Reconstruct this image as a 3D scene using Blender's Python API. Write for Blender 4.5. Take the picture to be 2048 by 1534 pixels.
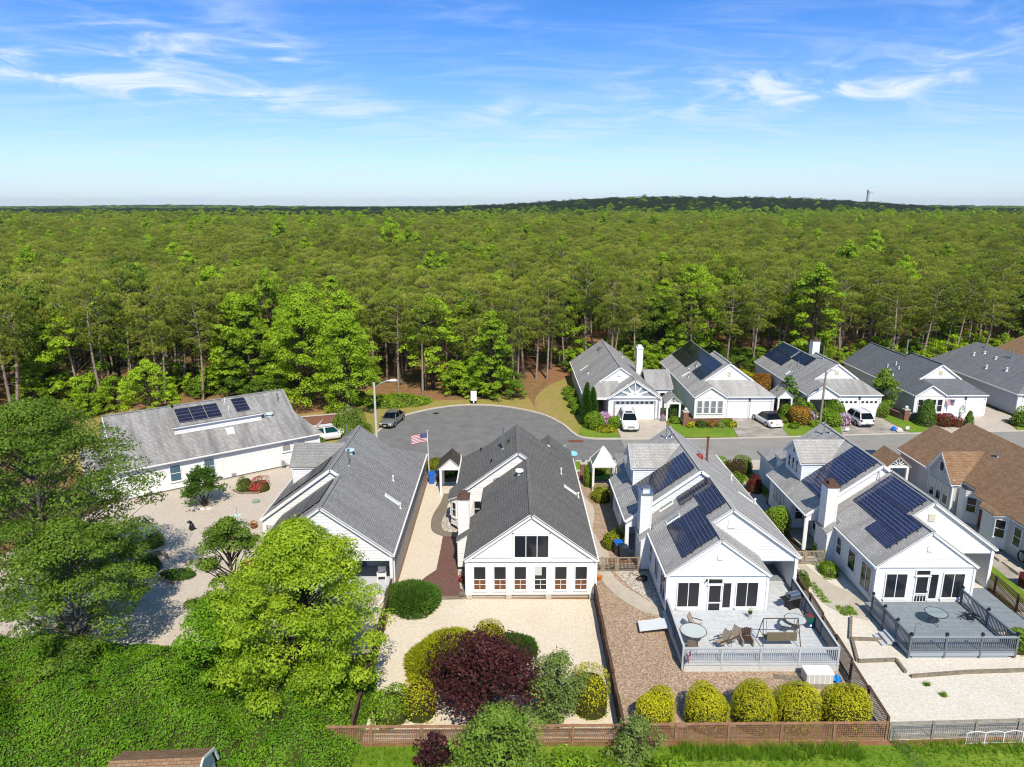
import bpy, math, random
import numpy as np
from mathutils import Vector
random.seed(7); np.random.seed(7)
R = math.radians
for o in list(bpy.data.objects): bpy.data.objects.remove(o)
sc = bpy.context.scene
C = sc.collection

# ------------------------------------------------------------------ camera, sky, sun, exposure
cam = bpy.data.cameras.new('camera'); camo = bpy.data.objects.new('camera', cam); C.objects.link(camo)
camo.location = (0, 0, 25)
camo.rotation_euler = (R(90 - 14.075), 0, R(-0.2348))
cam.sensor_width = 36; cam.lens = 1420/2048*36; cam.clip_start = .5; cam.clip_end = 30000
sc.camera = camo
SUN_EL, SUN_AZ = 49.0, 11.0          # azimuth: degrees from -Y (behind the camera) towards +X
sd = Vector((math.sin(R(SUN_AZ))*math.cos(R(SUN_EL)), -math.cos(R(SUN_AZ))*math.cos(R(SUN_EL)), math.sin(R(SUN_EL))))
sun = bpy.data.lights.new('sun', 'SUN'); sun.energy = 4.25; sun.angle = R(.53); sun.color = (1, .925, .79)
suno = bpy.data.objects.new('sun', sun); C.objects.link(suno); suno.rotation_euler = sd.to_track_quat('Z', 'Y').to_euler()
suno.location = (20, -40, 80)

wd = bpy.data.worlds.new('World'); sc.world = wd; wd.use_nodes = True
nt = wd.node_tree; N = nt.nodes; L = nt.links; N.clear()
def nd(nt, t, **kw):
    n = nt.nodes.new(t)
    for k, v in kw.items():
        if k == 'inp':
            for i, x in v.items(): n.inputs[i].default_value = x
        else: setattr(n, k, v)
    return n
def mth(nt, op, a, b=None, clamp=False):
    n = nt.nodes.new('ShaderNodeMath'); n.operation = op; n.use_clamp = clamp
    for i, x in enumerate((a, b)):
        if x is None: continue
        if isinstance(x, (int, float)): n.inputs[i].default_value = x
        else: nt.links.new(x, n.inputs[i])
    return n.outputs[0]
sky = nd(nt, 'ShaderNodeTexSky', sky_type='NISHITA', sun_disc=False, sun_elevation=R(SUN_EL), sun_rotation=R(180 - SUN_AZ),
         altitude=0, air_density=1.0, dust_density=.25, ozone_density=3.0)
hs = nd(nt, 'ShaderNodeHueSaturation', inp={'Hue': .507, 'Saturation': 1.4, 'Value': 1.0}); L.new(sky.outputs[0], hs.inputs['Color'])
tc = nd(nt, 'ShaderNodeTexCoord'); sx = nd(nt, 'ShaderNodeSeparateXYZ'); L.new(tc.outputs['Generated'], sx.inputs[0])
dx, dy, dzz = sx.outputs
# cirrus sheet: direction projected on a high flat layer
zc = mth(nt, 'MAXIMUM', dzz, .012)
px = mth(nt, 'DIVIDE', dx, mth(nt, 'ADD', zc, .10)); py = mth(nt, 'DIVIDE', dy, mth(nt, 'ADD', zc, .10))
cmb = nd(nt, 'ShaderNodeCombineXYZ'); L.new(px, cmb.inputs[0]); L.new(py, cmb.inputs[1])
def cirrus(scale, rot, loc, det, rough, dist, lo, hi):
    mp = nd(nt, 'ShaderNodeMapping', inp={'Location': loc, 'Rotation': (0, 0, R(rot)), 'Scale': scale}); L.new(cmb.outputs[0], mp.inputs[0])
    nz = nd(nt, 'ShaderNodeTexNoise', inp={'Scale': 1.0, 'Detail': det, 'Roughness': rough, 'Distortion': dist}); L.new(mp.outputs[0], nz.inputs['Vector'])
    rm = nd(nt, 'ShaderNodeMapRange', inp={1: lo, 2: hi}); rm.interpolation_type = 'SMOOTHSTEP'; L.new(nz.outputs[0], rm.inputs[0]); return rm.outputs[0]
big = cirrus((.55, .8, 1), 0, (3.3, .4, 0), 3, .5, .6, .47, .70)
wisp = cirrus((1.1, 3.2, 1), 14, (1.7, 5.2, 0), 9, .62, 1.1, .42, .80)
fine = cirrus((1.2, 4.5, 1), -6, (7.1, 2.3, 0), 8, .6, .8, .40, .85)
c1 = mth(nt, 'MULTIPLY', big, wisp)
c2 = mth(nt, 'MULTIPLY', fine, .22)
# thin veil that thickens towards the horizon because the layer is seen edge-on
veil = mth(nt, 'POWER', mth(nt, 'SUBTRACT', 1.0, mth(nt, 'MULTIPLY', zc, 2.3, True), True), 4.0)
veil = mth(nt, 'MULTIPLY', veil, mth(nt, 'ADD', .62, mth(nt, 'MULTIPLY', fine, .35)))
uu = mth(nt, 'DIVIDE', dx, mth(nt, 'MAXIMUM', mth(nt, 'ABSOLUTE', dy), .05)); vv = dzz
cuv = nd(nt, 'ShaderNodeCombineXYZ'); L.new(uu, cuv.inputs[0]); L.new(vv, cuv.inputs[1])
def streak(su, sv, rot, loc, lo, hi, det=9, dist=.9):
    mp = nd(nt, 'ShaderNodeMapping', inp={'Location': loc, 'Rotation': (0, 0, R(rot)), 'Scale': (su, sv, 1)}); L.new(cuv.outputs[0], mp.inputs[0])
    nz = nd(nt, 'ShaderNodeTexNoise', inp={'Scale': 1.0, 'Detail': det, 'Roughness': .58, 'Distortion': dist}); L.new(mp.outputs[0], nz.inputs['Vector'])
    rm = nd(nt, 'ShaderNodeMapRange', inp={1: lo, 2: hi}); rm.interpolation_type = 'SMOOTHSTEP'; L.new(nz.outputs[0], rm.inputs[0]); return rm.outputs[0]
wA = streak(7, 42, -7, (0, 0, 0), .40, .72); wB = streak(9, 34, 6, (3.1, 1.7, 0), .42, .74)
pat = None
for (u0, v0, ru, rv, tl, amp, w_) in ((.30, .140, .17, .030, .02, 1.0, wB), (.62, .138, .22, .022, .05, .75, wB), (-.58, .150, .24, .022, -.03, .85, wA), (-.34, .125, .30, .018, -.06, .75, wA), (-.44, .182, .12, .018, -.08, .8, wA), (-.30, .185, .06, .024, -.30, .7, wA), (-.04, .225, .07, .020, -.1, .35, wA), (0.0, .118, .08, .020, .0, .55, wB), (-.6, .255, .25, .05, -.05, .4, wA), (.75, .2, .25, .05, .1, .35, wB), (1.3, .2, .4, .05, .1, .6, wB), (-1.3, .22, .4, .06, -.1, .6, wA)):
    a = mth(nt, 'SUBTRACT', uu, u0); b_ = mth(nt, 'SUBTRACT', mth(nt, 'SUBTRACT', vv, v0), mth(nt, 'MULTIPLY', a, tl))
    e_ = mth(nt, 'ADD', mth(nt, 'POWER', mth(nt, 'ABSOLUTE', mth(nt, 'DIVIDE', a, ru)), 2.0), mth(nt, 'POWER', mth(nt, 'ABSOLUTE', mth(nt, 'DIVIDE', b_, rv)), 2.0))
    gq = mth(nt, 'MULTIPLY', mth(nt, 'MULTIPLY', mth(nt, 'EXPONENT', mth(nt, 'MULTIPLY', e_, -1.0)), w_), amp*1.15); pat = gq if pat is None else mth(nt, 'ADD', pat, gq)
c1 = mth(nt, 'ADD', mth(nt, 'MULTIPLY', c1, .35), pat)
cov = mth(nt, 'ADD', mth(nt, 'MULTIPLY', c1, .95), mth(nt, 'ADD', c2, veil), True)
mx = nd(nt, 'ShaderNodeMixRGB', inp={'Color2': (4.75, 5.5, 6.6, 1)}); tsel = nd(nt, 'ShaderNodeMixRGB', inp={'Color1': (.60, .76, 1.0, 1), 'Color2': (1.12, .94, .70, 1)}); trm = nd(nt, 'ShaderNodeMapRange', inp={1: .22, 2: .62}); L.new(dzz, trm.inputs[0]); L.new(trm.outputs[0], tsel.inputs[0]); tint = nd(nt, 'ShaderNodeMixRGB', blend_type='MULTIPLY', inp={'Fac': 1.0}); L.new(tsel.outputs[0], tint.inputs[2]); L.new(hs.outputs[0], tint.inputs[1]); L.new(cov, mx.inputs[0]); L.new(tint.outputs[0], mx.inputs[1])  # warm tint added overhead, out of view, so the shade is less blue
bg = nd(nt, 'ShaderNodeBackground', inp={'Strength': .135}); L.new(mx.outputs[0], bg.inputs[0])
L.new(bg.outputs[0], nd(nt, 'ShaderNodeOutputWorld').inputs[0])
sc.view_settings.view_transform = 'Standard'; sc.view_settings.look = 'None'; sc.view_settings.gamma = 1; sc.view_settings.exposure = .3
sc.view_settings.use_curve_mapping = False
try:
    sc.cycles.use_denoising = True; sc.cycles.filter_width = 1.15
    sc.cycles.max_bounces = 5; sc.cycles.diffuse_bounces = 2; sc.cycles.use_adaptive_sampling = True; sc.cycles.adaptive_threshold = .02; sc.cycles.glossy_bounces = 2; sc.cycles.transmission_bounces = 4
    sc.cycles.transparent_max_bounces = 6; sc.cycles.caustics_reflective = False; sc.cycles.caustics_refractive = False
except Exception: pass

# ------------------------------------------------------------------ materials
MATS = {}
def mat(name, col, rough=.7, spec=.3, metal=0, var=0., vscale=8., col2=None, bump=0., bscale=40., coord='Object', trans=0., emit=None):
    if name in MATS: return MATS[name]
    m = bpy.data.materials.new(name); m.use_nodes = True; t = m.node_tree; b = t.nodes['Principled BSDF']
    c = (*col, 1); b.inputs['Base Color'].default_value = c; b.inputs['Roughness'].default_value = rough
    b.inputs['Specular IOR Level'].default_value = spec; b.inputs['Metallic'].default_value = metal
    if var or bump:
        tcn = nd(t, 'ShaderNodeTexCoord')
    if var:
        nz = nd(t, 'ShaderNodeTexNoise', inp={'Scale': vscale, 'Detail': 6, 'Roughness': .65}); t.links.new(tcn.outputs[coord], nz.inputs['Vector'])
        rp = nd(t, 'ShaderNodeMapRange', inp={1: .3, 2: .7}); t.links.new(nz.outputs[0], rp.inputs[0])
        d = col2 if col2 else tuple(max(0, x*(1-var)) for x in col)
        mm = nd(t, 'ShaderNodeMixRGB', inp={'Color1': (*d, 1), 'Color2': (*tuple(min(1, x*(1+var*.5)) for x in col), 1) if not col2 else c})
        t.links.new(rp.outputs[0], mm.inputs[0]); t.links.new(mm.outputs[0], b.inputs['Base Color'])
    if bump:
        nb = nd(t, 'ShaderNodeTexNoise', inp={'Scale': bscale, 'Detail': 4}); t.links.new(tcn.outputs[coord], nb.inputs['Vector'])
        bp = nd(t, 'ShaderNodeBump', inp={'Strength': bump, 'Distance': .02}); t.links.new(nb.outputs[0], bp.inputs['Height']); t.links.new(bp.outputs[0], b.inputs['Normal'])
    if trans: b.inputs['Transmission Weight'].default_value = trans
    if emit: b.inputs['Emission Color'].default_value = (*emit, 1); b.inputs['Emission Strength'].default_value = 1
    MATS[name] = m; return m

def shingle(name, col, dark, light, stain=.25, stcol=None):
    """asphalt shingles: courses and tabs on the metric UV, weather streaks running down the slope"""
    m = bpy.data.materials.new(name); m.use_nodes = True; t = m.node_tree; b = t.nodes['Principled BSDF']; lk = t.links
    uv = nd(t, 'ShaderNodeTexCoord')
    br = nd(t, 'ShaderNodeTexBrick', offset=.5, inp={'Color1': (*col, 1), 'Color2': (*light, 1), 'Mortar': (*dark, 1), 'Scale': 1.0, 'Mortar Size': .012, 'Mortar Smooth': .2,
            'Bias': -.1, 'Brick Width': .30, 'Row Height': .145})
    lk.new(uv.outputs['UV'], br.inputs['Vector'])
    mp = nd(t, 'ShaderNodeMapping', inp={'Scale': (.9, .10, 1)}); lk.new(uv.outputs['UV'], mp.inputs[0])
    nz = nd(t, 'ShaderNodeTexNoise', inp={'Scale': 1.3, 'Detail': 7, 'Roughness': .62, 'Distortion': .3}); lk.new(mp.outputs[0], nz.inputs['Vector'])
    rm = nd(t, 'ShaderNodeMapRange', inp={1: .42, 2: .68}); lk.new(nz.outputs[0], rm.inputs[0])
    n2 = nd(t, 'ShaderNodeTexNoise', inp={'Scale': 22, 'Detail': 5, 'Roughness': .7}); lk.new(uv.outputs['UV'], n2.inputs['Vector'])
    st = nd(t, 'ShaderNodeMixRGB', inp={'Color2': (*(stcol or tuple(x*.45 for x in col)), 1)}); lk.new(br.outputs[0], st.inputs[1])
    lk.new(mth(t, 'MULTIPLY', rm.outputs[0], stain), st.inputs[0])
    gr = nd(t, 'ShaderNodeMixRGB', blend_type='MULTIPLY', inp={'Fac': 1.0}); lk.new(st.outputs[0], gr.inputs[1])
    rg = nd(t, 'ShaderNodeMapRange', inp={1: .25, 2: .75, 3: .62, 4: 1.3}); lk.new(n2.outputs[0], rg.inputs[0])
    cc = nd(t, 'ShaderNodeCombineXYZ')
    for i in range(3): lk.new(rg.outputs[0], cc.inputs[i])
    lk.new(cc.outputs[0], gr.inputs[2]); lk.new(gr.outputs[0], b.inputs['Base Color'])
    b.inputs['Roughness'].default_value = .95; b.inputs['Specular IOR Level'].default_value = .12
    bp = nd(t, 'ShaderNodeBump', inp={'Strength': .6, 'Distance': .012}); lk.new(br.outputs['Fac'], bp.inputs['Height']); bp.invert = True
    lk.new(bp.outputs[0], b.inputs['Normal'])
    MATS[name] = m; return m
def boards(name, c1, c2, dark, w=.14, ln=3.0, rot=0, rough=.6, mortar=.006):
    m = bpy.data.materials.new(name); m.use_nodes = True; t = m.node_tree; b = t.nodes['Principled BSDF']; lk = t.links
    uv = nd(t, 'ShaderNodeTexCoord'); mp = nd(t, 'ShaderNodeMapping', inp={'Rotation': (0, 0, R(rot))}); lk.new(uv.outputs['UV'], mp.inputs[0])
    br = nd(t, 'ShaderNodeTexBrick', offset=.37, inp={'Color1': (*c1, 1), 'Color2': (*c2, 1), 'Mortar': (*dark, 1), 'Scale': 1.0, 'Mortar Size': mortar, 'Brick Width': ln, 'Row Height': w})
    lk.new(mp.outputs[0], br.inputs['Vector']);
    nz = nd(t, 'ShaderNodeTexNoise', inp={'Scale': 3, 'Detail': 8, 'Roughness': .7}); lk.new(uv.outputs['UV'], nz.inputs['Vector'])
    rg = nd(t, 'ShaderNodeMapRange', inp={1: .3, 2: .7, 3: .8, 4: 1.1}); lk.new(nz.outputs[0], rg.inputs[0])
    cc = nd(t, 'ShaderNodeCombineXYZ')
    for i in range(3): lk.new(rg.outputs[0], cc.inputs[i])
    g = nd(t, 'ShaderNodeMixRGB', blend_type='MULTIPLY', inp={'Fac': 1.0}); lk.new(br.outputs[0], g.inputs[1]); lk.new(cc.outputs[0], g.inputs[2])
    lk.new(g.outputs[0], b.inputs['Base Color']); b.inputs['Roughness'].default_value = rough; b.inputs['Specular IOR Level'].default_value = .25
    MATS[name] = m; return m
def gravel(name, cols, scale=14., patch=None, rough=.9, stone=.6):
    """loose stones: voronoi cells of several stone colours with relief"""
    m = bpy.data.materials.new(name); m.use_nodes = True; t = m.node_tree; b = t.nodes['Principled BSDF']; lk = t.links
    tcn = nd(t, 'ShaderNodeTexCoord')
    v = nd(t, 'ShaderNodeTexVoronoi', inp={'Scale': scale}); lk.new(tcn.outputs['Object'], v.inputs['Vector'])
    sp = nd(t, 'ShaderNodeSeparateColor'); lk.new(v.outputs['Color'], sp.inputs[0])
    cr = nd(t, 'ShaderNodeValToRGB'); cr.color_ramp.interpolation = 'CONSTANT' if len(cols) > 3 else 'LINEAR'
    el = cr.color_ramp.elements
    while len(el) < len(cols): el.new(.5)
    for i, c in enumerate(cols): el[i].position = i/len(cols) if len(cols) > 3 else i/(len(cols)-1); el[i].color = (*c, 1)
    lk.new(sp.outputs[0], cr.inputs[0])
    n1 = nd(t, 'ShaderNodeTexNoise', inp={'Scale': .35, 'Detail': 8, 'Roughness': .65}); lk.new(tcn.outputs['Object'], n1.inputs['Vector'])
    rm = nd(t, 'ShaderNodeMapRange', inp={1: .5, 2: .72}); lk.new(n1.outputs[0], rm.inputs[0])
    g = nd(t, 'ShaderNodeMixRGB', inp={'Color2': (*(patch or tuple(x*.75 for x in cols[0])), 1)}); lk.new(cr.outputs[0], g.inputs[1])
    lk.new(mth(t, 'MULTIPLY', rm.outputs[0], .5), g.inputs[0])
    n2 = nd(t, 'ShaderNodeTexNoise', inp={'Scale': 5., 'Detail': 9, 'Roughness': .8}); lk.new(tcn.outputs['Object'], n2.inputs['Vector'])
    rg = nd(t, 'ShaderNodeMapRange', inp={1: .3, 2: .7, 3: .8, 4: 1.15}); lk.new(n2.outputs[0], rg.inputs[0])
    cc = nd(t, 'ShaderNodeCombineXYZ')
    for i in range(3): lk.new(rg.outputs[0], cc.inputs[i])
    g2 = nd(t, 'ShaderNodeMixRGB', blend_type='MULTIPLY', inp={'Fac': 1.0}); lk.new(g.outputs[0], g2.inputs[1]); lk.new(cc.outputs[0], g2.inputs[2])
    lk.new(g2.outputs[0], b.inputs['Base Color']); b.inputs['Roughness'].default_value = rough; b.inputs['Specular IOR Level'].default_value = .15
    bp = nd(t, 'ShaderNodeBump', inp={'Strength': stone, 'Distance': .03}); lk.new(v.outputs['Distance'], bp.inputs['Height']); bp.invert = True
    lk.new(bp.outputs[0], b.inputs['Normal'])
    MATS[name] = m; return m
def ground_mix(name, ca, cb, cc_, s1=.12, s2=1.6, lo=.42, hi=.6, rough=.95):
    """two-scale blotches of three ground colours"""
    m = bpy.data.materials.new(name); m.use_nodes = True; t = m.node_tree; b = t.nodes['Principled BSDF']; lk = t.links
    tcn = nd(t, 'ShaderNodeTexCoord')
    n1 = nd(t, 'ShaderNodeTexNoise', inp={'Scale': s1, 'Detail': 8, 'Roughness': .62}); lk.new(tcn.outputs['Object'], n1.inputs['Vector'])
    n2 = nd(t, 'ShaderNodeTexNoise', inp={'Scale': s2, 'Detail': 9, 'Roughness': .75}); lk.new(tcn.outputs['Object'], n2.inputs['Vector'])
    r1 = nd(t, 'ShaderNodeMapRange', inp={1: lo, 2: hi}); lk.new(n1.outputs[0], r1.inputs[0])
    r2 = nd(t, 'ShaderNodeMapRange', inp={1: .40, 2: .62}); lk.new(n2.outputs[0], r2.inputs[0])
    a = nd(t, 'ShaderNodeMixRGB', inp={'Color1': (*ca, 1), 'Color2': (*cb, 1)}); lk.new(r1.outputs[0], a.inputs[0])
    c = nd(t, 'ShaderNodeMixRGB', inp={'Color2': (*cc_, 1)}); lk.new(a.outputs[0], c.inputs[1]); lk.new(mth(t, 'MULTIPLY', r2.outputs[0], .7), c.inputs[0])
    n3 = nd(t, 'ShaderNodeTexNoise', inp={'Scale': 22, 'Detail': 6, 'Roughness': .8}); lk.new(tcn.outputs['Object'], n3.inputs['Vector'])
    rg = nd(t, 'ShaderNodeMapRange', inp={1: .3, 2: .7, 3: .7, 4: 1.25}); lk.new(n3.outputs[0], rg.inputs[0])
    cx = nd(t, 'ShaderNodeCombineXYZ')
    for i in range(3): lk.new(rg.outputs[0], cx.inputs[i])
    g2 = nd(t, 'ShaderNodeMixRGB', blend_type='MULTIPLY', inp={'Fac': 1.0}); lk.new(c.outputs[0], g2.inputs[1]); lk.new(cx.outputs[0], g2.inputs[2])
    lk.new(g2.outputs[0], b.inputs['Base Color']); b.inputs['Roughness'].default_value = rough; b.inputs['Specular IOR Level'].default_value = .15
    bp = nd(t, 'ShaderNodeBump', inp={'Strength': .5, 'Distance': .05}); lk.new(n3.outputs[0], bp.inputs['Height']); lk.new(bp.outputs[0], b.inputs['Normal'])
    MATS[name] = m; return m
def bricks(name, c1, c2, mortar, w=.2, h=.07):
    return boards(name, c1, c2, mortar, w=h, ln=w, rough=.85, mortar=.008)
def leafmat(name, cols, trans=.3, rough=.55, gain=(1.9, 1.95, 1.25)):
    """leaf colour picked by the per-leaf tone attribute; light passes through thin leaves"""
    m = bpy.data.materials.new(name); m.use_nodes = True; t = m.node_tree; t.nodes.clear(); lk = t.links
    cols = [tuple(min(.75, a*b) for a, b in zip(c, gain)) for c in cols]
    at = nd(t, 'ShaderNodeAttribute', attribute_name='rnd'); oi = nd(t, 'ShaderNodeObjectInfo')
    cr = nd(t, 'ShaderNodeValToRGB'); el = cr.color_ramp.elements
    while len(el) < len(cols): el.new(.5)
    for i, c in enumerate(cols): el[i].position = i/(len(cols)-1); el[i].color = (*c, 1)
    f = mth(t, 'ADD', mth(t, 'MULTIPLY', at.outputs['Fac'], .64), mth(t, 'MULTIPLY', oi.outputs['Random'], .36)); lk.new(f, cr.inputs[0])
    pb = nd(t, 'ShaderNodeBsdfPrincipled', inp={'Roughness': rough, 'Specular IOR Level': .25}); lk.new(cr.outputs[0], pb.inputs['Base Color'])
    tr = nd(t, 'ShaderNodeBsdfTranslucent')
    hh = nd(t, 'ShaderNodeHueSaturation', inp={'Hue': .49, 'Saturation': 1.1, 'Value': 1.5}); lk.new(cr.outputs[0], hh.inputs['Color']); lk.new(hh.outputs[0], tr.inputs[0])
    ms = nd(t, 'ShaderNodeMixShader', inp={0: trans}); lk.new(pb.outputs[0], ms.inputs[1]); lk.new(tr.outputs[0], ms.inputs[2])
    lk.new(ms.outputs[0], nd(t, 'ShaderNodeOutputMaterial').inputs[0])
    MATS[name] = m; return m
def panelmat(name, cell, line, nx=6, ny=10, lw=.05, rough=.12):
    """solar panel: unit UV, cells with thin light bus lines, under glass"""
    m = bpy.data.materials.new(name); m.use_nodes = True; t = m.node_tree; b = t.nodes['Principled BSDF']; lk = t.links
    uv = nd(t, 'ShaderNodeTexCoord'); s = nd(t, 'ShaderNodeSeparateXYZ'); lk.new(uv.outputs['UV'], s.inputs[0])
    def ln(o, n):
        fr = mth(t, 'FRACT', mth(t, 'MULTIPLY', o, n)); return mth(t, 'MAXIMUM', mth(t, 'LESS_THAN', fr, lw), mth(t, 'GREATER_THAN', fr, 1-lw))
    k = mth(t, 'MAXIMUM', ln(s.outputs[0], nx), ln(s.outputs[1], ny))
    oi = nd(t, 'ShaderNodeObjectInfo'); h = nd(t, 'ShaderNodeMixRGB', inp={'Color1': (*cell, 1), 'Color2': (*tuple(x*1.5+.004 for x in cell), 1)}); lk.new(oi.outputs['Random'], h.inputs[0])
    mm = nd(t, 'ShaderNodeMixRGB', inp={'Color2': (*line, 1)}); lk.new(h.outputs[0], mm.inputs[1]); lk.new(k, mm.inputs[0]); lk.new(mm.outputs[0], b.inputs['Base Color'])
    b.inputs['Roughness'].default_value = rough; b.inputs['Specular IOR Level'].default_value = .5
    MATS[name] = m; return m

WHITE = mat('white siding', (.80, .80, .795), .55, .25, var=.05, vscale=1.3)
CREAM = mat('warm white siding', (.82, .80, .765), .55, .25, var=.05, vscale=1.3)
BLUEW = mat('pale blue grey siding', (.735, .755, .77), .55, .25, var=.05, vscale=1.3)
BEIGE = mat('beige grey siding', (.36, .325, .295), .6, .2, var=.1, vscale=.8)  # shade on the right-hand wall is put into this darker colour
TAUPE = mat('light grey siding', (.55, .55, .545), .6, .2, var=.06, vscale=1.)
TRIM = mat('white trim', (.83, .83, .825), .5, .3, var=.04, vscale=3.)
GREYTRIM = mat('grey trim', (.30, .34, .38), .5, .3)
GLASS = mat('window glass', (.018, .022, .028), .06, .6)
GLASSL = mat('window glass over pale blinds', (.20, .22, .23), .12, .5)
SCREEN = mat('dark insect screen', (.022, .022, .026), .3, .4)
CONC = mat('concrete', (.52, .46, .38), .9, .15, var=.16, vscale=1.2, bump=.15)
CONCD = mat('stained concrete', (.40, .36, .31), .9, .15, var=.45, vscale=.55, bump=.15)
KERB = mat('kerb concrete', (.56, .50, .42), .9, .15, var=.15, vscale=2.)
METAL = mat('galvanised metal', (.55, .57, .60), .35, .5, .9, var=.1, vscale=4.)
RUST = mat('rusty metal', (.22, .09, .05), .8, .2, var=.5, vscale=6.)
BLACKM = mat('black metal', (.012, .012, .014), .4, .4)
BROWNM = mat('brown metal', (.10, .055, .035), .45, .4)
FENCEW = mat('weathered brown fence wood', (.115, .07, .048), .9, .1, var=.45, vscale=3., bump=.3)
FENCER = mat('reddish lattice wood', (.34, .19, .115), .9, .1, var=.35, vscale=2.5)
FENCEG = mat('grey lattice wood', (.33, .30, .25), .9, .1, var=.35, vscale=2.5)
TIMBER = mat('grey landscape timber', (.26, .22, .165), .95, .1, var=.45, vscale=4., bump=.4)
RUBBER = mat('tyre rubber', (.012, .012, .012), .8, .2)
BRICK = bricks('red brick', (.26, .085, .05), (.19, .06, .04), (.30, .25, .21))
PAVER = bricks('red brick pavers', (.20, .095, .075), (.15, .07, .058), (.16, .12, .10), .2, .1)
S_GREY = shingle('grey shingles', (.37, .36, .345), (.17, .165, .16), (.47, .455, .44), .55)
S_DARK = shingle('dark grey shingles', (.17, .165, .155), (.075, .074, .07), (.225, .215, .20), .3)
S_BROWN = shingle('brown shingles', (.27, .165, .095), (.15, .09, .055), (.36, .23, .145), .25)
S_DKBROWN = shingle('dark brown shingles', (.085, .072, .058), (.045, .04, .034), (.12, .10, .08), .2)
S_SLATE = shingle('slate grey shingles', (.15, .16, .175), (.08, .085, .095), (.21, .22, .235), .25)
S_MID = shingle('mid grey shingles', (.25, .245, .24), (.10, .10, .10), (.33, .32, .31), .45, (.36, .355, .35))
S_LIGHT = shingle('light grey shingles', (.43, .415, .395), (.20, .195, .19), (.54, .52, .495), .5)

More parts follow.
